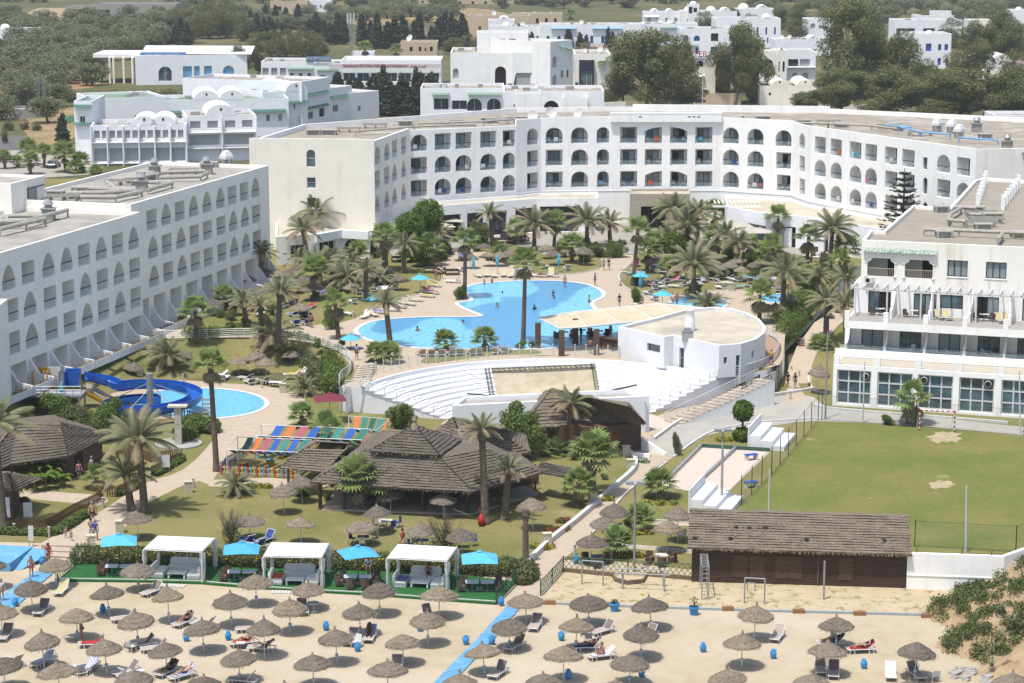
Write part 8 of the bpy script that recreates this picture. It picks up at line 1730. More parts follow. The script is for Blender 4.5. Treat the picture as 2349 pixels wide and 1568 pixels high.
strips((520,1032),(682,1038),(715,1010),(545,1003),8,[5,0,3,1,4,1,2,0]);strips((585,1000),(830,1010),(850,985),(600,975),9,[1,0,3,1,5,4,1,2,3]);strips((800,985),(862,988),(893,962),(800,955),5,[0,2,5,4,0])
mb=MB(WHITEM,col[1]);
for pts in(((520,1032),(682,1038),(715,1010),(545,1003)),((585,1000),(830,1010),(850,985),(600,975)),((800,985),(862,988),(893,962),(800,955))):
 w=[P(*p,2.4)for p in pts];mb.tube(w+[w[0]],.035,4)
 for p in w:mb.tube([p,(p.x,p.y,0)],.04,5)
mb.build('frame',t);mark('the playground canopy',P(680,1050,0))
for x,y,k in((560,1075,0),(620,1068,1),(600,1050,2),(700,1040,0),(650,1050,1)):
 t=thing('play_table','x','play equipment',P(x,y,0),rnd.uniform(0,3),'small play tables in the playground');auto(t,'small coloured play table in the playground');mb=MB(col[(k+1)%4]);mb.box((-.4,-.3,.5),(.4,.3,.55));mb.build('tabletop',t)
 for s in(-.33,.33):mb=MB(col[k]);mb.box((s-.04,-.26,0),(s+.04,.26,.5));mb.build('leg',t)
def car(x,y,yaw,colr,lab,L_=4.35,z=0,taxi=False):
 t=thing('parked_car',lab,'car',P(x,y,z),yaw);PT=M('car_paint_'+lab.split()[0],colr,.25,tuple(k*.9 for k in colr),spec=.6);mb=MB(PT);side=[(-2.15,.35),(-2.12,.72),(-1.95,.92),(-1.5,1.0),(-.95,1.42),(.35,1.46),(1.05,1.0),(1.95,.85),(2.15,.6),(2.17,.35)];n=len(side);w=.86
 v=[(a*L_/4.35,-w+(.14 if b>1.1 else 0),b)for a,b in side]+[(a*L_/4.35,w-(.14 if b>1.1 else 0),b)for a,b in side]
 mb.add(v,[tuple(range(n)),tuple(range(2*n-1,n-1,-1))]+[(i+1,i,i+n,i+1+n)for i in range(n-1)]+[(0,n-1,2*n-1,n)]);mb.build('body',t);mb=MB(DGLASS)
 for s in(-1,1):mb.poly([(a,s*(w-.07 if b<1.1 else w-.13)+s*.02,b)for a,b in((-1.4,1.03),(-.92,1.37),(.3,1.4),(.95,1.03))][::(1 if s<0 else-1)])
 mb.poly([(.38,-w+.18,1.46),(.38,w-.18,1.46),(1.04,w-.1,1.03),(1.04,-w+.1,1.03)]);mb.poly([(-1.0,-w+.18,1.43),(-1.52,-w+.1,1.02),(-1.52,w-.1,1.02),(-1.0,w-.18,1.43)]);mb.build('windows',t)
 for s in(-1,1):
  for a in(-1.35,1.35):
   T=Matrix.Translation((a,s*w,.33))@Matrix.Rotation(PI/2,4,'X');mb=MB(DARKIN,GREYM);mb.lathe([(0,-.1),(.32,-.1),(.33,0),(.32,.1),(.0,.1)],14,T=T);wh=mb.build('wheel',t);mb=MB(GREYM);mb.lathe([(0,-.115),(.19,-.115)],10,T=T);mb.lathe([(0,.115),(.19,.115)],10,T=T);mb.build('rim',wh)
  mb=MB(WHITEM);mb.cbox((2.12,s*.6,.66),(.1,.3,.14));mb.build('headlight',t);mb=MB(RDM);mb.cbox((-2.12,s*.6,.76),(.08,.3,.14));mb.build('tail_light',t)
 if taxi:mb=MB(WHITEM);mb.cbox((-.2,0,1.53),(.3,.6,.14));mb.build('roof_sign',t)
 return t
car(1618,240,PI+.08,(.80,.50,.01),'yellow taxi saloon parked on the street behind the curved hotel',taxi=True);car(1348,255,.2,(.78,.48,.01),'lemon yellow taxi mostly hidden behind the hotel roof edge',taxi=True)
car(123,385,1.5,(.02,.03,.06),'dark blue estate car parked between car park palms');car(20,372,.2,(.03,.03,.035),'black car at the far left of the car park')
WB=M('whitewash_window_recess',(.10,.12,.14),.4);SHUT=M('pale_shutters',(.52,.53,.55),.7,(.44,.45,.47),9,stretch=(1,1,6));VGRN=M('verdigris_trim',(.22,.36,.30),.7)
HMAT={'d':DGLASS,'b':BLUEP,'s':SHUT,'k':DARKIN,'l':LBLUEP,'t':TGLASS}
def house(nm,lab,cat,parts,grp=None,root=None):
 """parts: dicts x0,x1 front pixels, yb base row, yt top row, dep metres, wins [(kind,mat,fx0,fx1,fz0,fz1)], sk skew (metres the right end lies behind the left)"""
 t=root or thing(nm,lab,cat,group=grp)
 for ip,pr in enumerate(parts):
  x0,x1,yb,yt=pr['r'];z0=pr.get('z',0);a=P(x0,yb,z0);a.y+=pr.get('bk',.08*ip);s=S(yb,z0);h=(yb-yt)/s/.985;k=pr.get('sk',0);wd=(x1-x0)/s;dp=pr.get('dep',10)
  b=Vector((a.x+wd*(1+k/a.y),a.y+k,0));e=(b-Vector((a.x,a.y,0))).normalized();n=Vector((-e.y,e.x,0))*dp;a0=Vector((a.x,a.y,0));fp=[a0,b,b+n,a0+n];fp=[(p.x,p.y)for p in fp]
  W=Wall(fp[0],fp[1],z0,z0+h);hs=[];zb=pr.get('sink',z0)
  for w in pr.get('w',()):hs.append((w[0],w[2]*W.L,w[3]*W.L,z0+w[4]*h,z0+w[5]*h))
  hh={0:hs}
  if pr.get('side'):W3_=Wall(fp[3],fp[0],z0,z0+h);hh[3]=[(w[0],w[2]*W3_.L,w[3]*W3_.L,z0+w[4]*h,z0+w[5]*h)for w in pr['side']]
  if pr.get('rs'):W1_=Wall(fp[1],fp[2],z0,z0+h);hh[1]=[(w[0],w[2]*W1_.L,w[3]*W1_.L,z0+w[4]*h,z0+w[5]*h)for w in pr['rs']]
  dd=pr.get('d',.35);Wl=shell(fp,z0,z0+h,hh,t,pr.get('m',BLUEW),pr.get('roof',ROOFF),ph=pr.get('ph',.6),depth=dd)
  for i,(w,hq)in enumerate(zip(pr.get('w',()),hs)):pane(Wl[0],hq,dd,t,HMAT[w[1]],WHITEM if w[1]in 'dt' else None,2,1,.09,name='window')
  for key,ei in(('side',3),('rs',1)):
   for w,hq in zip(pr.get(key,()),hh.get(ei,())):pane(Wl[ei],hq,dd,t,HMAT[w[1]],None)
  T=Wl[0].T();zt=z0+h
  for v in pr.get('vault',()):
   c,r_=v[0]*W.L,v[1]*.66;mb=MB(pr.get('m',BLUEW));pts=[(c+r_*cos(PI*i/12),zt-.1+r_*.75*sin(PI*i/12))for i in range(13)]
   mb.poly([Wl[0].w(p[0],p[1],-.02)for p in pts]);
   for i in range(12):mb.poly([Wl[0].w(*pts[i],-.02),Wl[0].w(*pts[i+1],-.02),Wl[0].w(*pts[i+1],v[2]if len(v)>2 else 3),Wl[0].w(*pts[i],v[2]if len(v)>2 else 3)])
   mb.m(DARKIN);mb.box((c-.2,-.05,zt+r_*.3),(c+.2,-.025,zt+r_*.3+.5),T);mb.build('vaulted_parapet',t)
  for v in pr.get('dome',()):
   p=Wl[0].w(v[0]*W.L,zt-.5,v[1]);r_=v[2]*.7;mb=MB(pr.get('m',BLUEW));mb.lathe([(r_,0),(r_,.6)]+[(r_*cos(a),.6+r_*.85*sin(a))for a in(0,.3,.6,.9,1.2,1.57)],16,p);mb.build('dome',t,smooth=False)
  if pr.get('bal'):
   for f0,f1,zf in pr['bal']:
    mb=MB(pr.get('m',BLUEW),GREYM);mb.box((f0*W.L,-.9,z0+zf*h-.15),(f1*W.L,-.005,z0+zf*h),T);mb.m(GREYM)
    for j in range(3):mb.box((f0*W.L,-.88,z0+zf*h+.25+j*.3),(f1*W.L,-.85,z0+zf*h+.3+j*.3),T)
    mb.build('balcony',t)
  if pr.get('aw'):
   for f0,f1,zf,mk in pr['aw']:mb=MB({'g':TILE,'v':VGRN,'b':LBLUEP,'w':WHITE}[mk]);mb.add([T@Vector(p)for p in((f0*W.L,-.8,z0+zf*h-.3),(f1*W.L,-.8,z0+zf*h-.3),(f1*W.L,-.01,z0+zf*h+.15),(f0*W.L,-.01,z0+zf*h+.15))],[(0,1,2,3)]);mb.build('tiled_awning',t)
  if pr.get('fins'):
   for f in pr['fins']:mb=MB(pr.get('m',BLUEW));mb.box((f*W.L-.12,-1.0,z0),(f*W.L+.12,-.004,z0+h*.97),T);mb.build('dividing_pier',t)
  for j in range(pr.get('eq',0)):
   p=Wl[0].w(W.L*rnd.uniform(.1,.9),zt-.6,dp*rnd.uniform(.25,.8));mb=MB(CONC if j%2 else WHITEM);mb.cbox((p.x,p.y,p.z+.4),(rnd.uniform(.8,2),rnd.uniform(.6,1.4),.8));mb.build('roof_unit',t)
  if pr.get('dish'):
   for f,r_ in pr['dish']:satdish(Wl[0].w(f*W.L,zt-.4,dp*.4),r_)
 return t
def satdish(p,r,lab=None):
 r*=.62
 t=thing('satellite_dish',lab or 'x','satellite dish',p,rnd.uniform(-.8,.8),'white satellite dishes on the roofs');T=Matrix.Translation((0,0,r*1.1))@Matrix.Rotation(R(62),4,'X');mb=MB(PLW)
 mb.lathe([(r*f,.3*r*f*f)for f in(0,.3,.6,.85,1)],16,T=T);mb.build('reflector',t);mb=MB(GREYM);mb.tube([(0,0,0),(0,0,r*1.1)],.07,5);mb.build('mast',t)
 if not lab:auto(t,'white satellite dish')
def grid(kind,mt,n,f0,f1,z0,z1,fill=.55,alt=None):
 out=[];st_=(f1-f0)/n
 for i in range(n):out.append((kind,mt if not alt else alt[i%len(alt)],f0+st_*(i+.5-fill/2),f0+st_*(i+.5+fill/2),z0,z1))
 return out
W_=BLUEW
house('apartment_block','white two storey holiday apartments with shuttered windows and vaulted parapets','apartments',[dict(r=(212,425,380,289),dep=12,sk=2,z=0,m=W_,w=grid('r','s',12,.02,.98,.66,.86,.72)+grid('r','s',6,.01,.99,.10,.42,.86),fins=[0,.167,.333,.5,.667,.833,1],bal=[(.01,.99,.58),(.01,.99,.06)],vault=[(.56,3.6,10),(.76,3.6,10)],eq=8,ph=.8),dict(r=(430,584,372,268),dep=12,sk=3,m=W_,w=grid('r','s',4,.0,1,.72,.88,.6)+grid('r','s',2,.0,1,.36,.58,.86),fins=[0,.5,1],bal=[(.01,.99,.64),(.01,.99,.3)],vault=[(.5,4.5,10)],eq=4),dict(r=(174,215,372,235),dep=14,m=W_,w=[('r','d',.3,.6,.6,.75)],aw=[(.0,1,.93,'g'),(.0,1,.64,'g')],roof=GREENROOF)])
house('apartment_block','white three storey holiday apartments with green roofs and twin vaults rising behind the shuttered block','apartments',[dict(r=(213,370,330,229),dep=16,sk=6,m=W_,w=[('r','k',.58,.63,.45,.6),('r','k',.78,.83,.46,.6)],roof=GREENROOF,eq=6,ph=.5),dict(r=(370,655,318,232),dep=14,sk=5,m=W_,w=grid('r','d',10,.02,.98,.40,.58,.3,alt='dsds'),aw=[(.02,.35,.7,'g'),(.37,.66,.7,'g'),(.68,.98,.7,'g')],vault=[(.36,4.2,12),(.56,4.2,12)],roof=GREENROOF,eq=6),dict(r=(604,700,305,214),dep=14,sk=6,m=W_,w=grid('r','d',5,.05,.98,.55,.68,.25)+grid('r','k',3,.05,.98,.16,.36,.3),aw=[(.0,1,.73,'g')],vault=[(.75,4,14)],roof=GREENROOF,eq=5)])
house('apartment_block','stepped white apartment end walls with small balconies next to dark cypresses','apartments',[dict(r=(694,745,300,190),dep=30,sk=14,m=W_,w=[('r','t',.2,.4,.2,.35),('r','k',.6,.8,.2,.38)],aw=[(.1,.9,.72,'g'),(.1,.9,.45,'g')],vault=[],eq=3,rs=[('r','s',.1,.3,.5,.7),('r','s',.5,.7,.5,.7)]),dict(r=(745,800,285,206),dep=20,sk=10,m=W_,aw=[(.2,.8,.75,'g')],w=[('r','t',.3,.5,.3,.5)]),dict(r=(800,864,277,216),dep=20,sk=8,m=W_,w=[('r','t',.3,.4,.3,.5)],roof=ROOFG),dict(r=(560,740,240,198),dep=14,sk=6,m=W_,vault=[(.3,3,10),(.5,3,10),(.75,3,10)],eq=4,roof=GREENROOF)])
if 1:
 house('restaurant_row','long low white restaurant with awning roof, red lettering and ribbon windows','restaurant',[dict(r=(600,720,200,143),dep=16,m=W_,w=grid('r','s',3,.0,.5,.35,.75,.7)+grid('r','d',3,.5,1,.3,.55,.4),aw=[(.5,1,.75,'v')],eq=4),dict(r=(720,783,200,147),dep=16,m=W_,w=grid('r','d',2,.1,1,.25,.5,.4),aw=[(.1,.9,.75,'v')],eq=2),dict(r=(783,1012,200,140),dep=18,m=W_,w=grid('r','d',7,.01,.99,.2,.52,.84),roof=M('white_awning_roof',(.78,.78,.76),.6)),dict(r=(806,858,142,120),z=0,dep=6,m=W_)])
def sign(lab,text,x,y,Y,size,mat,nm='sign',board=None,group=None,sx=1):
 c=bpy.data.curves.new(nm,'FONT');c.body=text;c.size=size;c.extrude=.05;c.align_x='CENTER';c.align_y='CENTER';tmp=bpy.data.objects.new('tmp',c);COL.objects.link(tmp);dg=bpy.context.evaluated_depsgraph_get();me=bpy.data.meshes.new_from_object(tmp.evaluated_get(dg));bpy.data.objects.remove(tmp)
 t=thing(nm,lab,'sign',A(x,y,Y));me.materials.clear();me.materials.append(mat);o=bpy.data.objects.new('lettering',me);COL.objects.link(o);o.parent=t;o.rotation_euler=(PI/2,0,0);o.scale=(sx,1,1)
 if board:w,h,m_=board;mb=MB(m_);mb.box((-w/2,.06,-h/2),(w/2,.12,h/2));mb.build('board',t)
 return t
YS=P(900,200).y-.6
sign('red restaurant lettering on a pink fascia under the white awning roof','ПАНОРАМА РЕСТОРАН "RESTAURANT PANORAMA"  مطعم بانوراما',882,152,YS,1.2,M('red_letters',(.45,.05,.10),.6),board=(31,1.0,M('pink_fascia',(.85,.74,.76),.8)),sx=.62)
sign('blue shop board on the roof edge of the low restaurant row','SHOPPYLAND',731,136,YS+.3,1.2,WHITEM,board=(7,1.5,M('faded_blue_board',(.16,.28,.48),.7)),sx=.9)
sign('pink red shop letters standing on frames above the shop roof','CITY SHOP',1373,108,P(1373,200).y-.5,2.1,M('pink_red_letters',(.55,.25,.27),.6),sx=.95)
sign('small red lettering on the pale panel over the shop entrance','WELCOME TO\nCITY SHOP',1345,152,P(1345,205).y-1.4,.95,M('dark_red_letters',(.5,.03,.07),.6),board=(7,3.6,M('pale_panel',(.62,.64,.68),.6)))
house('shop_building','white flat roofed shop with a tall dark framed glass entrance beside big eucalyptus','shop',[dict(r=(1318,1400,206,126),dep=20,m=WARM,w=[('r','k',.02,.1,.0,.2)],eq=3,dish=[(.3,1.1),(.75,1.5),(.9,1.2)]),dict(r=(1328,1362,206,139),bk=-1.2,dep=3,m=M('dark_entrance_frame',(.03,.035,.06),.4),w=[('r','t',.15,.85,.08,.62)])])
house('blue_lettered_shop','small cream shop with red and blue roof letters between the two eucalyptus masses','shop',[dict(r=(1577,1640,238,135),dep=14,m=CREAM,w=[('r','d',.5,.75,.15,.3),('a','k',.3,.55,.8,.93)],aw=[(.1,.6,.62,'w')],eq=2)])
sign('dark red roof letters between the two large eucalyptus trees','CENTER',1588,125,P(1588,238).y-.6,2.1,M('dark_red_letters',(.5,.03,.07),.6));sign('blue letters under the red roof letters on the cream shop','DOUMTAK',1603,135,P(1603,238).y-.5,1.5,M('blue_letters',(.1,.25,.55),.6))
house('tall_apartment_block','tall white apartment block with roof room, arched niches and outer stairs','apartments',[dict(r=(1034,1175,262,125),dep=22,m=WHITE,w=[('a','s',.04,.13,.58,.75),('a','s',.04,.13,.3,.46),('r','k',.36,.44,.12,.22),('a','k',.72,.90,.45,.78),('r','k',.78,.9,.18,.28),('r','s',.93,1,.2,.5)],eq=4,dish=[(.5,1.6)]),dict(r=(1175,1262,265,125),dep=20,m=WHITE,w=[('r','s',.1,.6,.45,.68),('r','k',.0,.1,.3,.4),('r','s',.3,.45,.2,.3)],eq=4),dict(r=(1262,1313,268,100),dep=18,sk=7,m=WHITE,w=[('a','s',.1,.3,.65,.8),('a','s',.1,.3,.35,.55),('r','k',.5,.6,.5,.6),('r','k',.75,.85,.5,.6),('r','k',.5,.6,.2,.3)],aw=[(.4,.6,.93,'v'),(.7,.95,.9,'v')]),dict(r=(1094,1212,262,82),bk=5,dep=10,m=WHITE,z=0,w=[('r','k',.42,.55,.82,.92),('r','k',.62,.75,.82,.92)],roof=ROOFG)])
house('arched_terrace_block','white two storey block with green tiled cornice, arched loggias and corner chimney','apartments',[dict(r=(965,1155,320,205),dep=14,sk=0,m=W_,w=[('r','d',.16,.34,.58,.80),('r','d',.38,.56,.58,.76)]+[('a','d',.56,.74,.55,.80),('a','d',.80,.97,.55,.80)],aw=[(.14,.35,.9,'v'),(.57,.98,.9,'v')],eq=6,d=.9),dict(r=(1155,1385,330,212),dep=16,sk=0,m=W_,w=[('r','k',.1,.13,.7,.75),('a','k',.40,.55,.62,.82)],aw=[(.62,.78,.88,'v')],eq=6,d=.8,dish=[(.3,1.2)])])
house('rooftop_shed','small white roof hut with metal door beside the three big satellite dishes','roof hut',[dict(r=(1181,1240,330,217),dep=10,m=WHITE,w=[('r','s',.3,.6,.28,.5)],roof=ROOFF),dict(r=(1290,1348,335,226),dep=8,m=WHITE,w=[('r','s',.45,.65,.3,.5)],roof=ROOFF)])
for x,y,r_,lab in((1222,278,1.35,'white satellite dish on the hotel roof beside the hut with a metal door'),(1262,272,1.5,'large round satellite dish on the curved hotel roof between two huts'),(1327,272,1.3,'tilted satellite dish leaning toward the hotel parapet'),(1193,282,.6,'smallest satellite dish at the hotel roof edge')):satdish(P(x,y,17.0)+Vector((0,-2.0,0)),r_,lab)
pv2=house('pillared_pavilion','long low white pavilion with pillared porch and sloping white roof among olives','pavilion',[dict(r=(313,560,196,130),dep=22,sk=6,m=W_,w=[('a','t',.2,.32,.12,.62),('r','l',.42,.50,.12,.62),('r','l',.52,.57,.12,.62),('r','l',.61,.68,.12,.62),('a','l',.78,.88,.1,.62)],roof=M('white_sheet_roof',(.76,.76,.75),.6),ph=.2)])
a=P(228,190,0);mb=MB(WHITE);zt=8.3;b_=P(318,190,0);mb.prism([(a.x-1,a.y-3),(b_.x+1,b_.y-3),(b_.x+1,b_.y+14),(a.x-1,a.y+14)],zt-1,zt,True);mb.build('porch_roof',pv2)
for x in(253,262,285,305):p=P(x,192,0);mb=MB(CREAM);mb.tube([p,up(p,zt-1)],.32,8);mb.build('porch_pillar',pv2)
p0=P(345,190,0);p1=P(560,194,0);mb=MB(M('white_sheet_roof',(.76,.76,.75),.6));mb.add([(p0.x-2,p0.y-2.5,8.3),(p1.x+2,p1.y+2,8.3),(p1.x+1,p1.y+20,9.6),(p0.x-4,p0.y+18,9.5)],[(0,1,2,3)]);mb.build('sloping_roof',pv2)
sign('blue name board on the white pavilion roof edge','DAR ISMAIL CONGRESS',374,127,p0.y-4,1.0,WHITEM,board=(13,1.6,M('blue_board',(.10,.24,.50),.7)),sx=.9)
house('holiday_house','pale blue shaded flat house with vault at the far left picture edge','house',[dict(r=(-10,45,102,68),dep=10,m=W_,w=[('r','s',.3,.5,.3,.6)],dome=[(.3,5,2.6)]),dict(r=(45,88,102,67),dep=10,m=BLUEW,w=[('r','s',.2,.4,.4,.7),('r','s',.65,.85,.4,.7)],eq=3)])
house('flat_house','ochre flat house with big dish on its roof behind two tall fan palms','house',[dict(r=(919,1003,140,98),dep=12,m=OCHRE,w=[('r','k',.25,.33,.5,.75),('r','k',.5,.57,.5,.75),('r','k',.66,.7,.5,.7),('r','k',.8,.88,.5,.75)],dish=[(.25,2.0)])])
house('barn','grey long barn shed on the far slope above the tan spoil heap','barn',[dict(r=(150,214,40,15),dep=12,m=CONC,w=[('r','k',.05,.6,.3,.7)]),dict(r=(214,405,44,10),dep=16,m=CONC,w=[('r','k',.85,.98,.1,.55),('r','k',.05,.2,.2,.6)],roof=ROOFG)])
house('ochre_villas','row of ochre flat roofed villas above the cypresses and white village row','houses',[dict(r=(1075,1215,90,38),dep=14,m=OCHRE,w=grid('r','d',5,.1,.95,.25,.55,.3),eq=5,dish=[(.4,1.8)]),dict(r=(1175,1290,60,32),dep=12,m=OCHRE,w=grid('r','k',5,.05,.95,.2,.6,.3),eq=5)])
house('white_village_row','long white village row with blue doors behind the cypress trees','houses',[dict(r=(1125,1245,104,62),dep=12,m=W_,w=grid('r','l',6,.02,.98,.15,.5,.3),dome=[(.3,5,2)],eq=5,dish=[(.6,1.6)]),dict(r=(1240,1475,108,58),dep=14,m=W_,w=grid('a','b',9,.02,.98,.15,.5,.28,),aw=[(.1,.35,.85,'b'),(.5,.8,.85,'b')],eq=9,dish=[(.4,1.4)]),dict(r=(1120,1180,95,48),dep=12,m=W_,vault=[(.6,3,8)],w=[('r','t',.4,.7,.3,.6)])])
house('white_village_house','white domed village house with bright blue windows and shutters below the tower','houses',[dict(r=(1475,1600,118,57),dep=14,m=W_,w=[('r','b',.35,.5,.35,.6),('r','k',.1,.2,.3,.5)]+[('a','b',.75,.9,.3,.6)],aw=[(.3,.7,.88,'v')],eq=6,dish=[(.3,1.6),(.5,1.6)]),dict(r=(1560,1700,138,68),dep=14,m=W_,w=[('a','b',.05,.13,.6,.78),('a','b',.22,.32,.6,.78),('r','b',.5,.72,.1,.42),('r','b',.1,.18,.15,.4),('r','b',.25,.3,.15,.4),('r','k',.5,.62,.6,.85),('a','b',.8,.86,.6,.78)],aw=[(.0,.3,.48,'v')],eq=5),dict(r=(1640,1790,110,45),dep=16,m=W_,w=grid('r','b',7,.05,.98,.45,.7,.22)+grid('a','b',5,.4,.98,.15,.35,.2),dome=[(.8,6,2.4)],eq=5)])
house('white_village_terrace','upper white village terrace with vaulted roofs and small domed tower','houses',[dict(r=(1477,1562,60,29),dep=12,m=W_,w=grid('a','s',4,.02,.98,.2,.6,.4),vault=[(.3,2.6,8),(.7,2.6,8)],aw=[(.0,.4,.7,'w')]),dict(r=(1562,1690,62,27),dep=12,m=W_,w=grid('r','l',5,.05,.95,.15,.5,.4,alt='lbks'),dome=[(.15,5,3),(.55,5,3)],vault=[(.8,3,8)]),dict(r=(1690,1775,60,22),dep=12,m=W_,w=grid('r','l',4,.05,.95,.2,.5,.4),dome=[(.2,5,3.4)],vault=[(.7,3.4,8)]),dict(r=(1577,1603,62,12),bk=-1,dep=5,m=W_,w=[('r','k',.08,.4,.6,.9),('r','k',.5,.8,.65,.85)],dome=[(.5,2.4,2.1)])])
house('white_house','plain white two window house beside the tallest eucalyptus','house',[dict(r=(1849,1912,90,45),dep=12,m=W_,w=[('a','s',.15,.32,.5,.78),('r','s',.45,.62,.5,.68)],eq=2)])
house('white_house','white low terraces with dishes below the plain two window house','house',[dict(r=(1777,1905,128,92),dep=14,m=W_,w=[('a','b',.06,.1,.2,.45),('r','b',.66,.74,.2,.4)],vault=[(.68,2.6,8)],eq=8,dish=[(.3,1.3),(.15,1.3)])])
house('white_loggia_house','white house with arched loggias, slim windowed tower and terrace over the long cream wall','house',[dict(r=(1753,1785,195,122),dep=14,m=WARM,w=[('a','k',.0,.6,.55,.78),('a','k',.0,.6,.2,.42)]),dict(r=(1778,1804,195,118),dep=9,m=WARM,w=[('a','k',.2,.38,.38,.68),('a','k',.62,.82,.38,.68),('a','k',.2,.4,.1,.28)],vault=[(.5,1.3,3)]),dict(r=(1804,1870,190,120),dep=14,m=W_,w=[('r','k',.05,.4,.52,.75),('r','s',.45,.8,.52,.75),('a','s',.2,.38,.1,.32),('a','s',.55,.75,.1,.32)],bal=[(.0,1,.5)])])
house('cream_hall','blank cream hall with low shallow vaults and one small window at the street bend','hall',[dict(r=(1742,1872,242,198),dep=16,m=CREAM,w=[('r','k',.16,.2,.5,.65)],vault=[(.35,3.2,14),(.8,3.2,14)]),dict(r=(1600,1700,242,215),dep=10,m=OCHRE)])
house('white_blue_house','tall white house with blue shutters, domed pergola and stepped terraces','house',[dict(r=(2052,2205,100,48),dep=14,m=W_,w=[('r','t',.02,.3,.35,.65),('r','t',.42,.6,.35,.65),('r','s',.64,.75,.3,.6),('a','k',.8,.84,.3,.55)],eq=4),dict(r=(2080,2180,158,80),dep=14,m=W_,w=[('r','b',.18,.26,.45,.68),('r','b',.42,.55,.5,.72),('r','b',.7,.78,.52,.7),('r','b',.85,.93,.52,.7),('r','b',.7,.78,.1,.3),('r','b',.88,.95,.1,.3)],dome=[(.5,1.5,1.6)]),dict(r=(2100,2215,60,36),dep=10,m=W_,z=0,w=[('r','s',.55,.85,.2,.6)]),dict(r=(2137,2182,60,27),dep=6,m=W_)])
house('white_house','small white house half hidden by trees right of the tall blue shuttered one','house',[dict(r=(2225,2290,95,48),dep=12,m=WARM,w=[('r','s',.2,.35,.3,.5),('r','s',.6,.8,.2,.5)]),dict(r=(2320,2420,60,25),dep=12,m=W_,dome=[(.2,4,2)])])
house('pale_vaulted_hall','low pale hall with twin shallow vaults and a pink edged annex below the phone mast','hall',[dict(r=(2232,2318,185,143),dep=14,m=WARM,w=[('r','k',.35,.45,.3,.55)],vault=[(.3,4.5,12),(.75,4.5,12)]),dict(r=(2318,2450,190,146),dep=12,m=M('pink_plaster',(.60,.45,.42),.85),w=[('r','s',.1,.2,.3,.6)])])
house('rooftop_building','grey white roof house at the far end of the curved hotel roof','roof house',[dict(r=(2279,2420,366,267),dep=10,m=BLUEW,roof=ROOFG)])
house('villa_row','distant pale villas on the horizon slope left of the cypress wood','houses',[dict(r=(700,760,28,2),dep=10,m=W_,w=grid('r','s',4,.1,.9,.3,.6,.4)),dict(r=(960,1180,14,-6),dep=10,m=OCHRE,w=grid('r','k',6,.1,.9,.2,.5,.2)),dict(r=(620,705,34,4),dep=12,m=OCHRE,w=[('r','k',.1,.3,.2,.6)])])
for x,y,yt,lab in((806,150,34,'tall lattice phone mast rising over the low restaurant row'),(2245,160,85,'phone mast with white antenna panels beside the small blue roof')):
 p=P(x,y,0);h=(y-yt)/S(y)/.985;t=thing('phone_mast',lab,'mast',p);mb=MB(GREYM)
 for dx,dy in((-.5,0),(.5,0),(0,.8)):mb.tube([(dx,dy,0),(dx*.6,dy*.6,h)],.09,4)
 for k in range(14):a0,a1=k/14*h,(k+1)/14*h;mb.tube([(-.5,0,a0),(.5,0,a1)],.05,3);mb.tube([(.5,0,a0),(0,.8,a1)],.05,3)
 mb.build('lattice',t);mb=MB(GREYM);mb.tube([(2.8,0,h*.25),(.3,0,h*.72)],.09,4);mb.build('stay',t)
 for a in(0,1.57,3.14,4.7):mb=MB(PLW);mb.cbox((1.0*cos(a),1.0*sin(a),h-1.6),(.5,.35,3.2));mb.build('antenna_panel',t)
for n_,x,y in(('a',90,262),('b',103,262)):
 p=P(x,y);t=thing('net_pylon','lattice steel pylon carrying ball nets near the left tennis court' if n_=='a' else 'second lattice pylon just right of the first at the tennis court','pylon',p);mb=MB(GREYM);h=9.5 if n_=='a' else 8.8
 for dx,dy in((-.35,0),(.35,0),(0,.5)):mb.tube([(dx,dy,0),(dx*.8,dy*.8,h)],.05,4)
 for k in range(12):mb.tube([(-.35,0,k*h/12),(.35,0,(k+1)*h/12)],.03,3)
 mb.build('lattice',t)
t=thing('round_tank','low round white water tank beside the tennis court','tank',P(64,268));mb=MB(CONC);mb.lathe([(5.2,0),(5.2,2.2),(4.9,2.2),(4.9,1.6),(0,1.6)],26);mb.build('wall',t)
t=thing('boundary_wall','long pale boundary wall of the street seen above the hotel roof','wall');a,b=P(1382,258),P(1435,256);W=Wall(a,b,0,2.4);mb=MB(WARM);mb.box((0,0,0),(W.L,.3,2.4),W.T());mb.build('wall',t)
mark('the main pool',P(1200,700,ZU));mark('the paddling pool',P(1604,696,ZU));mark('the slide pool',P(455,926,0));mark('the yellow taxi',P(1618,240));mark('the spoil heap',P(140,40));mark('the round tank',P(64,268));mark('the pillared pavilion',P(300,190));mark('the domed village tower',P(1590,62));mark('the ochre flat house',P(960,140));mark('the tall phone mast',P(806,150));mark('the blue shuttered house',P(2130,158));mark('the tall apartment block',P(1150,262));mark('the shop entrance',P(1345,206));mark('the dune',P(2330,1480));mark('the tall dry fan palm',P(497,1082));mark('the norfolk pine',P(2068,560,ZU));mark('the function hall door',P(1812,576,ZU));mark('the low restaurant row',P(900,200));mark('the far dry field',P(950,40));mark('the barn',P(300,44));mark('the loggia house',P(1800,195))
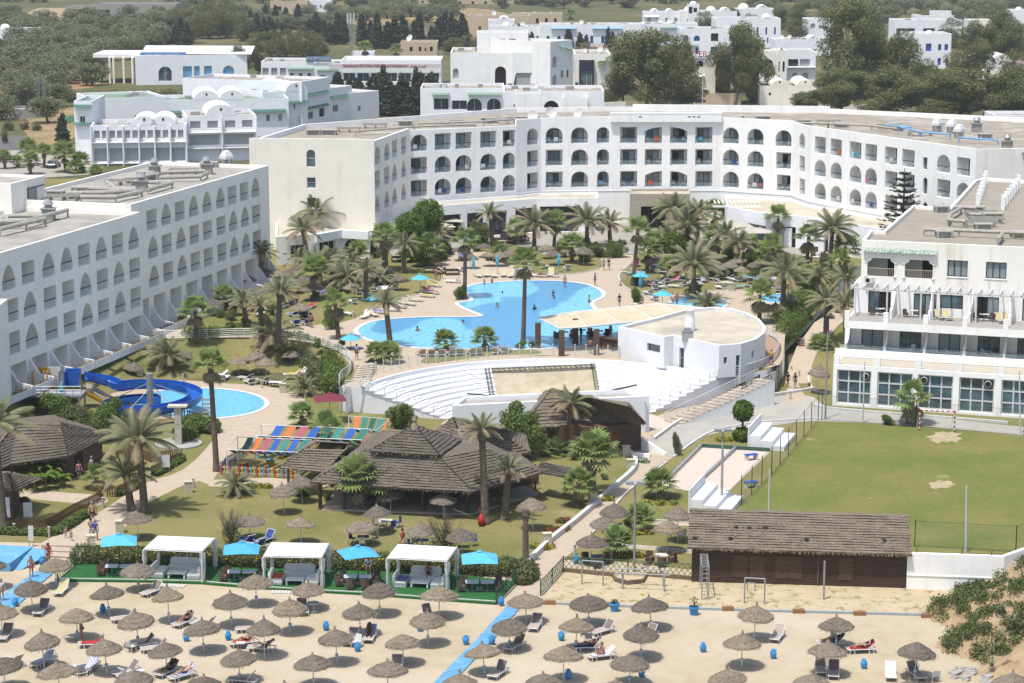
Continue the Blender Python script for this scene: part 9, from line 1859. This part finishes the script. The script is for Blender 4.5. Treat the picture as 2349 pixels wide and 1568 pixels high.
mark('the long boardwalk top',P(1185,1385));mark('the green plant bucket',Q('d2',940,905));mark('the red plant bucket',Q('d2',1668,938));mark('the yard post',Q('d3',510,800));mark('the monkey bars',Q('d2',1770,800));mark('the round pedestal table',Q('d1',530,915));mark('the lone striped lounger',Q('d0',800,1400));mark('the orange towel',Q('d0',2180,1180));mark('the lavender lounger',Q('d1',1035,1130));mark('the black lounger',Q('d2',600,1210));mark('the red towel lounger',Q('d3',800,1240));mark('the white covered lounger',Q('d3',1130,1480));mark('the striped towels',Q('d0',350,1370));mark('the yellow beach lounger',Q('d0',550,700));mark('the maroon parasol',P(757,968));mark('the tall slim pool palm',P(1200,790,ZU));mark('the clipped ball trees',P(960,600,ZU));mark('the pool island',P(1060,680,ZU));mark('the far pitch corner',P(1890,965));mark('the boundary wall',P(2200,1350))
SK=[M('light_skin',(.55,.33,.23),.6,(.50,.29,.20),3),M('tanned_skin',(.40,.21,.13),.6,(.35,.18,.11),3),M('dark_skin',(.09,.05,.035),.6)]
HC=[M('dark_hair',(.03,.02,.015),.7),M('fair_hair',(.35,.26,.14),.7),M('grey_hair',(.30,.29,.28),.8)]
CM={k:M('cloth_'+k,c,.85)for k,c in dict(black=(.02,.02,.022),blue=(.03,.10,.40),red=(.50,.04,.05),white=(.72,.72,.71),pink=(.60,.22,.28),purple=(.20,.12,.35),orange=(.65,.18,.05),yellow=(.7,.5,.05),grey=(.25,.26,.28),coral=(.60,.13,.09),sky=(.2,.4,.65),mauve=(.32,.26,.32),navy=(.02,.03,.10)).items()}
def skinmesh(nm,V,E,Rd,mat,sub=1):
 me=bpy.data.meshes.new(nm);me.from_pydata(V,E,[]);o=bpy.data.objects.new(nm,me);COL.objects.link(o);m=o.modifiers.new('s','SKIN');m.use_smooth_shade=True
 for i,r in enumerate(Rd):me.skin_vertices[0].data[i].radius=(r,r*.85)if r>.09 else(r,r)
 me.skin_vertices[0].data[0].use_root=True
 if sub:s=o.modifiers.new('u','SUBSURF');s.levels=sub;s.render_levels=sub
 dg=bpy.context.evaluated_depsgraph_get();m2=bpy.data.meshes.new_from_object(o.evaluated_get(dg));bpy.data.objects.remove(o);m2.materials.clear();m2.materials.append(mat);return m2
def figure(sp,arms,legs,wide=1,skirt=False):
 """sp: pelvis, waist, chest, neck, chin, head, crown; arms: elbow, wrist per side; legs: knee, ankle, toe per side"""
 V=[Vector(p)for p in sp];Rd=[.13,.12,.145,.055,.06,.093,.06];E=[(i,i+1)for i in range(6)];ch=V[2];up_=(V[3]-V[2]).normalized();fwd=Vector((1,0,0)).cross(up_)*-1
 if fwd.y>0 and abs(up_.y)<.9:fwd=-fwd
 V.append(V[5]+fwd*.1-up_*.01);Rd.append(.018);E.append((5,7))
 for s,(el,wr)in zip((-1,1),arms):
  k=len(V);V+=[ch+Vector((s*.17*wide,0,0))+up_*.07,Vector(el),Vector(wr)];Rd+=[.06,.043,.028];E+=[(2,k),(k,k+1),(k+1,k+2)];d=(Vector(wr)-Vector(el)).normalized();V.append(Vector(wr)+d*.07);Rd.append(.032);E.append((k+2,k+3));x=Vector((1,0,0))if abs(d.x)<.8 else Vector((0,1,0))
  for f in range(4):V+=[V[k+3]+d*.045+x*(f-1.5)*.02,V[k+3]+d*(.1-.012*abs(f-1.3))+x*(f-1.5)*.021+fwd*.015];n=len(V);Rd+=[.0095,.007];E+=[(k+3,n-2),(n-2,n-1)]
  V.append(V[k+2]+d*.05-x*s*.045+fwd*.02);Rd.append(.01);E.append((k+2,len(V)-1))
 L0=len(V)
 for s,(kn,an,to)in zip((-1,1),legs):
  k=len(V);V+=[V[0]+Vector((s*.085*wide,0,0))-up_*.05,Vector(kn),Vector(an),Vector(to)];Rd+=[.095,.058,.038,.028];E+=[(0,k),(k,k+1),(k+1,k+2),(k+2,k+3)]
 Rd=[r*(wide if 1 else 1)if r>.04 else r for r in Rd];root_me=skinmesh('body',V,E,Rd,SK[0]);hp=V[L0:L0+1]+V[L0+4:L0+5];kn=[V[L0+1],V[L0+5]]
 o=bpy.data.objects.new('person',root_me);COL.objects.link(o);o['category']='person';o['label']='x';o.location=(0,-500,0)
 f=.5 if not skirt else .85
 a=[V[0]+up_*.06,hp[0],hp[0].lerp(kn[0],f),hp[1],hp[1].lerp(kn[1],f)];me=skinmesh('shorts',a,[(0,1),(1,2),(0,3),(3,4)],[.155*wide,.112*wide,.095*wide+(.03 if skirt else 0),.112*wide,.095*wide+(.03 if skirt else 0)],CM['blue']);c=bpy.data.objects.new('shorts',me);COL.objects.link(c);c.parent=o
 a=[V[0]+up_*.05,V[1],V[2]+up_*.02,V[8],V[8].lerp(V[9],.5)];b=8+3+1+9;
 sh2=ch+Vector((.17*wide,0,0))+up_*.07;a+=[sh2,sh2.lerp(Vector(arms[1][0]),.5)];me=skinmesh('top',a,[(0,1),(1,2),(2,3),(3,4),(2,5),(5,6)],[.145*wide,.138*wide,.165*wide,.075,.062,.075,.062],CM['white']);c=bpy.data.objects.new('top',me);COL.objects.link(c);c.parent=o
 mb=MB(HC[0]);T=Matrix.Translation(V[5]+up_*.02-fwd*.02)@up_.to_track_quat('Z','Y').to_matrix().to_4x4();mb.lathe([(.11,-.03),(.112,.03),(.085,.09),(.04,.115),(0,.12)],12,T=T);mb.lathe([(.1,-.12),(.112,-.03)],8,T=T,a0=0 if fwd.y<0 else 0,a1=PI if fwd.y<0 else PI);c=mb.build('hair',o,smooth=True)
 mb=MB(DARKIN)
 for s in(-1,1):mb.lathe([(.012,0),(0,.006)],6,V[5]+fwd*.088+Vector((s*.034,0,.0))+up_*.01)
 mb.build('eyes',o);return o
sp0=[(0,0,.95),(0,.01,1.12),(0,0,1.33),(0,.01,1.47),(0,-.01,1.53),(0,-.01,1.63),(0,0,1.71)]
FG={}
FG['stand']=figure(sp0,[((-.26,.02,1.13),(-.29,-.06,.9)),((.26,.02,1.13),(.27,-.08,.9))],[((-.1,-.02,.5),(-.11,.02,.08),(-.12,-.13,.03)),((.1,-.02,.5),(.12,.0,.08),(.14,-.14,.03))])
FG['walk']=figure(sp0,[((-.25,.1,1.14),(-.27,.06,.9)),((.25,-.1,1.15),(.24,-.26,.97))],[((-.09,-.16,.52),(-.1,-.22,.1),(-.1,-.36,.06)),((.09,.02,.5),(.1,.26,.14),(.1,.16,.04))])
FG['dress']=figure(sp0,[((-.25,.06,1.14),(-.26,-.04,.92)),((.25,-.04,1.15),(.2,-.2,1.0))],[((-.09,-.1,.5),(-.1,-.12,.09),(-.1,-.26,.04)),((.09,.02,.5),(.1,.14,.1),(.1,.02,.04))],1.12,True)
FG['arms']=figure(sp0,[((-.42,0,1.4),(-.66,-.05,1.38)),((.42,0,1.4),(.66,-.05,1.38))],[((-.1,0,.5),(-.1,0,.08),(-.1,-.13,.03)),((.1,0,.5),(.1,0,.08),(.1,-.13,.03))])
FG['sit']=figure([(0,.05,.12),(0,.07,.3),(0,.03,.5),(0,0,.64),(0,-.03,.7),(0,-.04,.8),(0,-.03,.88)],[((-.27,-.05,.33),(-.18,-.3,.25)),((.27,-.05,.33),(.18,-.3,.25))],[((-.14,-.42,.16),(-.15,-.45,-.26),(-.15,-.6,-.3)),((.14,-.42,.16),(.15,-.45,-.26),(.15,-.6,-.3))])
b_=R(36);q0=Vector((0,.22,.1));dd=Vector((0,cos(b_),sin(b_)))
FG['lie']=figure([q0,q0+dd*.18,q0+dd*.38,q0+dd*.52,q0+dd*.58,q0+dd*.68,q0+dd*.76],[((-.3,.42,.3),(-.2,.2,.28)),((.3,.5,.32),(.22,.24,.3))],[((-.11,-.25,.2),(-.12,-.66,.08),(-.12,-.76,.16)),((.12,-.2,.38),(.13,-.52,.06),(.13,-.64,.1))])
def person(pose,loc,rz,sex,skin,hair,top,bot,lab=None,desc=None,sc=1):
 o=dup(FG[pose],loc,rz,scale=sc*(.96 if sex==0 else 1));setmat(o,SK[skin])
 for c in o.children:
  n=c.name.split('.')[0]
  if n=='top':
   if top:setmat(c,CM[top])
   else:c['dead']=1
  if n=='shorts':setmat(c,CM[bot or 'black'])
  if n=='hair':setmat(c,HC[hair])
 o['category']='person';o['group']='hotel guests'
 if lab:o['label']=lab
 else:auto(o,desc or 'guest in swimwear')
 return o
rp_=random.Random(17)
for(pose,sx,bot,top,lab),loc,rz in[((p[0],)+tuple(p[3:]),p[1],p[2])for p in PEOPLE]:
 dk=bot=='dark';b2='navy' if dk or bot is None else bot;t2=None if top in(None,'dark')else top
 if pose=='sit':rz+=0
 person(pose,loc,rz,sx if isinstance(sx,int)else 1,2 if 'dark skinned' in lab else rp_.choice([0,1]),rp_.choice([0,0,1]),t2,b2,None,' '.join(lab.split()[:9]))
PP_=[('d0',290,603,'walk',.2,1,1,2,None,'red','bald tanned man in red shorts walking on the short blue boardwalk',0),('d0',18,820,'stand',.1,1,0,2,'white','grey','man in white shirt and grey shorts at the left picture edge',0),('d0',448,478,'stand',.6,0,1,0,'red','red','person in red swimwear standing at the beach steps',.2),('d0',655,265,'dress',-.3,0,0,1,'mauve','mauve','woman in patterned mauve dress holding a toddler by the hand',0),('d0',605,238,'stand',.3,0,0,1,None,'sky','small toddler in blue shorts walking beside the woman in mauve',0),('d0',838,242,'dress',2.9,0,1,0,'mauve','white','woman in long pale trousers walking beside the man in blue shirt',0),('d0',878,262,'walk',3.0,1,1,2,'blue','sky','man in two tone blue shirt walking up the promenade',0),('d0',850,92,'stand',.2,1,0,2,None,'black','bare chested man further up the promenade behind the couple',0),('d0',750,1185,'stand',1.5,1,1,0,None,'grey','bare backed man standing beneath a straw umbrella beside the red towel',0),('c0',845,1235,'stand',1.2,1,1,2,'white','grey','man in white shirt and grey cap outside the thatched lodge',0),('c0',728,1272,'stand',.5,0,0,0,'pink','blue','person in jeans standing in the lodge doorway',0),('c1',925,178,'stand',3.1,1,1,0,'sky','black','waiter in pale blue shirt and black trousers by the curved railing',ZU),('c3',180,430,'walk',.1,0,1,0,'black','black','left woman of two in bikinis walking beside the striped arches',0),('c3',248,437,'walk',-.1,0,1,0,'navy','navy','right woman of two in bikinis carrying a striped bag',0),('c3',285,97,'walk',3.0,1,1,0,'black','black','person in black clothes walking up the side path',.8),('c3',315,88,'walk',2.8,0,1,0,'grey','grey','person walking a step behind the one in black on the side path',.9),('c3',28,222,'dress',2.6,0,1,1,'yellow','purple','woman in purple wrap on the curved bar terrace',ZU),('c3',1270,750,'stand',1.2,1,2,0,'white','red','man in white shirt leaning at the skirted palm near the goal',0),('c3',1357,757,'stand',-1.2,1,2,0,'navy','black','man in dark clothes leaning at the skirted palm near the goal',0),('b1',505,1445,'stand',2.8,0,1,0,None,'navy','tanned woman in blue bikini standing on the lawn by navy loungers',ZU),('b1',487,1438,'stand',2.2,1,0,2,'blue','grey','person in blue shirt and white hat beside the tanned woman',ZU),('b1',1652,1008,'stand',3,0,1,0,'pink','pink','woman in pink swimwear standing behind the poolside loungers',ZU),('b1',1702,995,'stand',.3,1,2,0,'white','yellow','pool attendant in white shirt and yellow shorts',ZU),('b2',840,918,'dress',.1,0,0,2,'sky','sky','woman in light blue dress walking on the pool deck',ZU),('b2',888,917,'dress',-.1,0,0,1,'navy','grey','woman in navy top carrying a white bag on the deck',ZU),('b2',972,786,'walk',3.1,1,1,0,None,'black','man in black shorts walking up to the hotel entrance steps',ZU),('b2',762,1063,'stand',-1.2,0,1,0,'blue','blue','woman in blue bikini standing at the right edge of the main pool',ZU),('b2',985,1258,'walk',.2,0,0,1,'navy','navy','woman in navy swimsuit walking between pool and round bush',ZU),('b2',1475,1250,'stand',2.9,0,0,2,'white','mauve','grey haired guest before the paddling pool',ZU),('b2',1512,1250,'dress',3.3,0,1,1,'coral','mauve','blonde woman in coral dress before the paddling pool',ZU),('b2',1152,905,'stand',3.1,0,1,0,'black','black','guest in black at the lawn edge behind the slim palm',ZU),('b2',1172,722,'stand',.5,0,0,0,'grey','grey','child with stroller on the hotel terrace',ZU),('b2',118,672,'dress',.4,0,1,0,'red','pink','woman in red dress among the wicker sofas',ZU),('b2',385,1178,'sit',.2,1,1,0,None,'navy','man crouching in the pool carrying a child on his shoulders',ZU-.25),('b2',378,1160,'arms',.1,0,0,0,'navy','navy','child with outstretched arms above the man in the pool',ZU-.45),('b2',483,1078,'stand',.2,1,0,2,None,'grey','man in grey trunks wading at the shallow pool edge',ZU-.15),('b2',708,1216,'walk',1.8,0,1,0,None,'navy','boy wading out at the right pool rim',ZU-.75),('b2',207,1280,'stand',.2,1,1,0,'black','navy','swimmer with snorkel mask in the deep middle of the pool',ZU-1.15),('b2',236,1280,'stand',.2,0,0,0,None,'navy','small swimmer beside the snorkeller in the pool',ZU-1.3),('b1',2213,1262,'stand',.2,1,0,0,None,'navy','swimmer with arms in the water near the pool neck',ZU-1.15),('b1',2262,1130,'stand',.2,0,0,0,None,'navy','swimmer far up in the pool near the cream loungers',ZU-1.4),('b1',1900,1410,'stand',.2,1,0,0,None,'navy','dark haired swimmer near the pool neck patterned tiles',ZU-1.3),('b1',1482,1478,'stand',.2,1,1,0,None,'navy','swimmer in the left lobe of the main pool',ZU-1.15),('b1',1668,1490,'stand',.4,0,0,0,None,'navy','fair swimmer right of the one in the left lobe',ZU-1.3),('b1',2095,1048,'sit',.1,0,0,0,None,'sky','child sitting on the far pool rim',ZU+.05),('b1',2165,1035,'sit',.1,0,1,0,None,'red','second child sitting on the far pool rim',ZU+.05),('b2',995,1058,'sit',1.2,0,0,1,None,'sky','child sitting on the deck in blue trunks',ZU),('c2',720,118,'stand',3.1,1,1,0,None,'navy','man in striped trunks standing at the bar counter',ZU),('b2',632,1562,'stand',1.2,1,2,0,'black','black','waiter in black beneath the canvas shade roof',ZU),('b2',905,1540,'stand',2.2,0,1,2,'white','grey','guest with white hat at the dark bar tables',ZU)]
for c,x,y,pose,rz,sx,skn,hr,tp,bt,lab,z in PP_:person(pose,Q(c,x,y,max(z,0)if z<2 else ZU)*Vector((1,1,0))+Vector((0,0,z+(.06 if z>=ZU-.01 or z<1 else 0)))if False else Vector((*Q(c,x,y,z if z<1 else ZU)[:2],z+.03)),rz,sx,skn,hr,tp,bt,lab,sc=.55 if 'toddler' in lab else(.75 if 'hild' in lab or 'small' in lab else 1))
for c,x,y,rz,skn,hr,tp,bt,lab,zz in(('d1',1345,300,.0,0,0,'coral','black','man in coral shirt and blue cap sitting on a chair by the hedge',.45),('d1',1455,318,3.1,1,2,'navy','navy','grey haired person in dark clothes seated at a blue table',.45),('d1',1030,575,.1,1,2,'sky','blue','person in blue patterned top seated at the parasol table',.6),('d1',1582,640,.1,1,0,None,'black','tanned person in black swimwear sitting on the last cabana daybed',.62)):
 person('sit',Q(c,x,y)+Vector((0,0,zz)),rz,1,skn,hr,tp,bt,lab)
chair('c',Q('d1',1345,302),0,' under the man in coral');chair('c',Q('d1',1455,320),3.1,' at a garden table')
W=BALW[3];person('stand',W.w(uat(W,T0(2,178),15.5),14.56,.9),2.6,1,0,2,'white','sky','man in white shirt and cap on a top hotel balcony')
cam=bpy.data.cameras.new('Camera');co=bpy.data.objects.new('Camera',cam);COL.objects.link(co)
cam.sensor_width=36;cam.lens=36*FP/2349;cam.clip_end=9000;cam.clip_start=1
co.location=(0,0,H);co.rotation_euler=(PI/2-TH,0,0);scene.camera=co
w=bpy.data.worlds.new('World');scene.world=w;w.use_nodes=True;N=w.node_tree.nodes;L=w.node_tree.links
sky=N.new('ShaderNodeTexSky');sky.sky_type='NISHITA';sky.sun_disc=False
EL=R(71);AZ=Vector((-.62,-.785))
sky.sun_elevation=EL;sky.sun_rotation=math.atan2(AZ.x,AZ.y);sky.dust_density=2.5
bg=N['Background'];bg.inputs[1].default_value=.15;L.new(sky.outputs[0],bg.inputs[0])
sun=bpy.data.lights.new('Sun','SUN');so=bpy.data.objects.new('Sun',sun);COL.objects.link(so)
sun.energy=3.7;sun.angle=R(.5);sun.color=(1,.965,.90)
dv=Vector((-AZ.x*cos(EL),-AZ.y*cos(EL),-sin(EL)));so.rotation_euler=dv.to_track_quat('-Z','Y').to_euler()
hz=MB();hz.box((-2700,-60,-1),(2700,4700,330));o=hz.build('haze');o['kind']='stuff';m=bpy.data.materials.new('haze_air');m.use_nodes=True;n=m.node_tree.nodes;n.clear();v=n.new('ShaderNodeVolumePrincipled');ou=n.new('ShaderNodeOutputMaterial');m.node_tree.links.new(v.outputs[0],ou.inputs['Volume']);v.inputs['Density'].default_value=.0001;v.inputs['Color'].default_value=(.88,.93,1,1);o.data.materials.append(m)
scene.view_settings.view_transform='Standard';scene.view_settings.look='None';scene.view_settings.exposure=.42;scene.view_settings.gamma=1
scene.cycles.max_bounces=6;scene.cycles.transparent_max_bounces=16;scene.cycles.diffuse_bounces=3;scene.cycles.glossy_bounces=2
for o in list(bpy.data.objects):
 r=o
 while r.parent:r=r.parent
 if r.location.y<=-499 or o.get('dead')or(o.parent is None and o.hide_render):o['dead']=1
for o in[o for o in bpy.data.objects if o.get('dead')]:bpy.data.objects.remove(o)
finish_labels()
for o in COL.objects:
 l=o.get('label')
 if l and(len(l.split())>16 or len(l.split())<4):print('LABEL',len(l.split()),l)
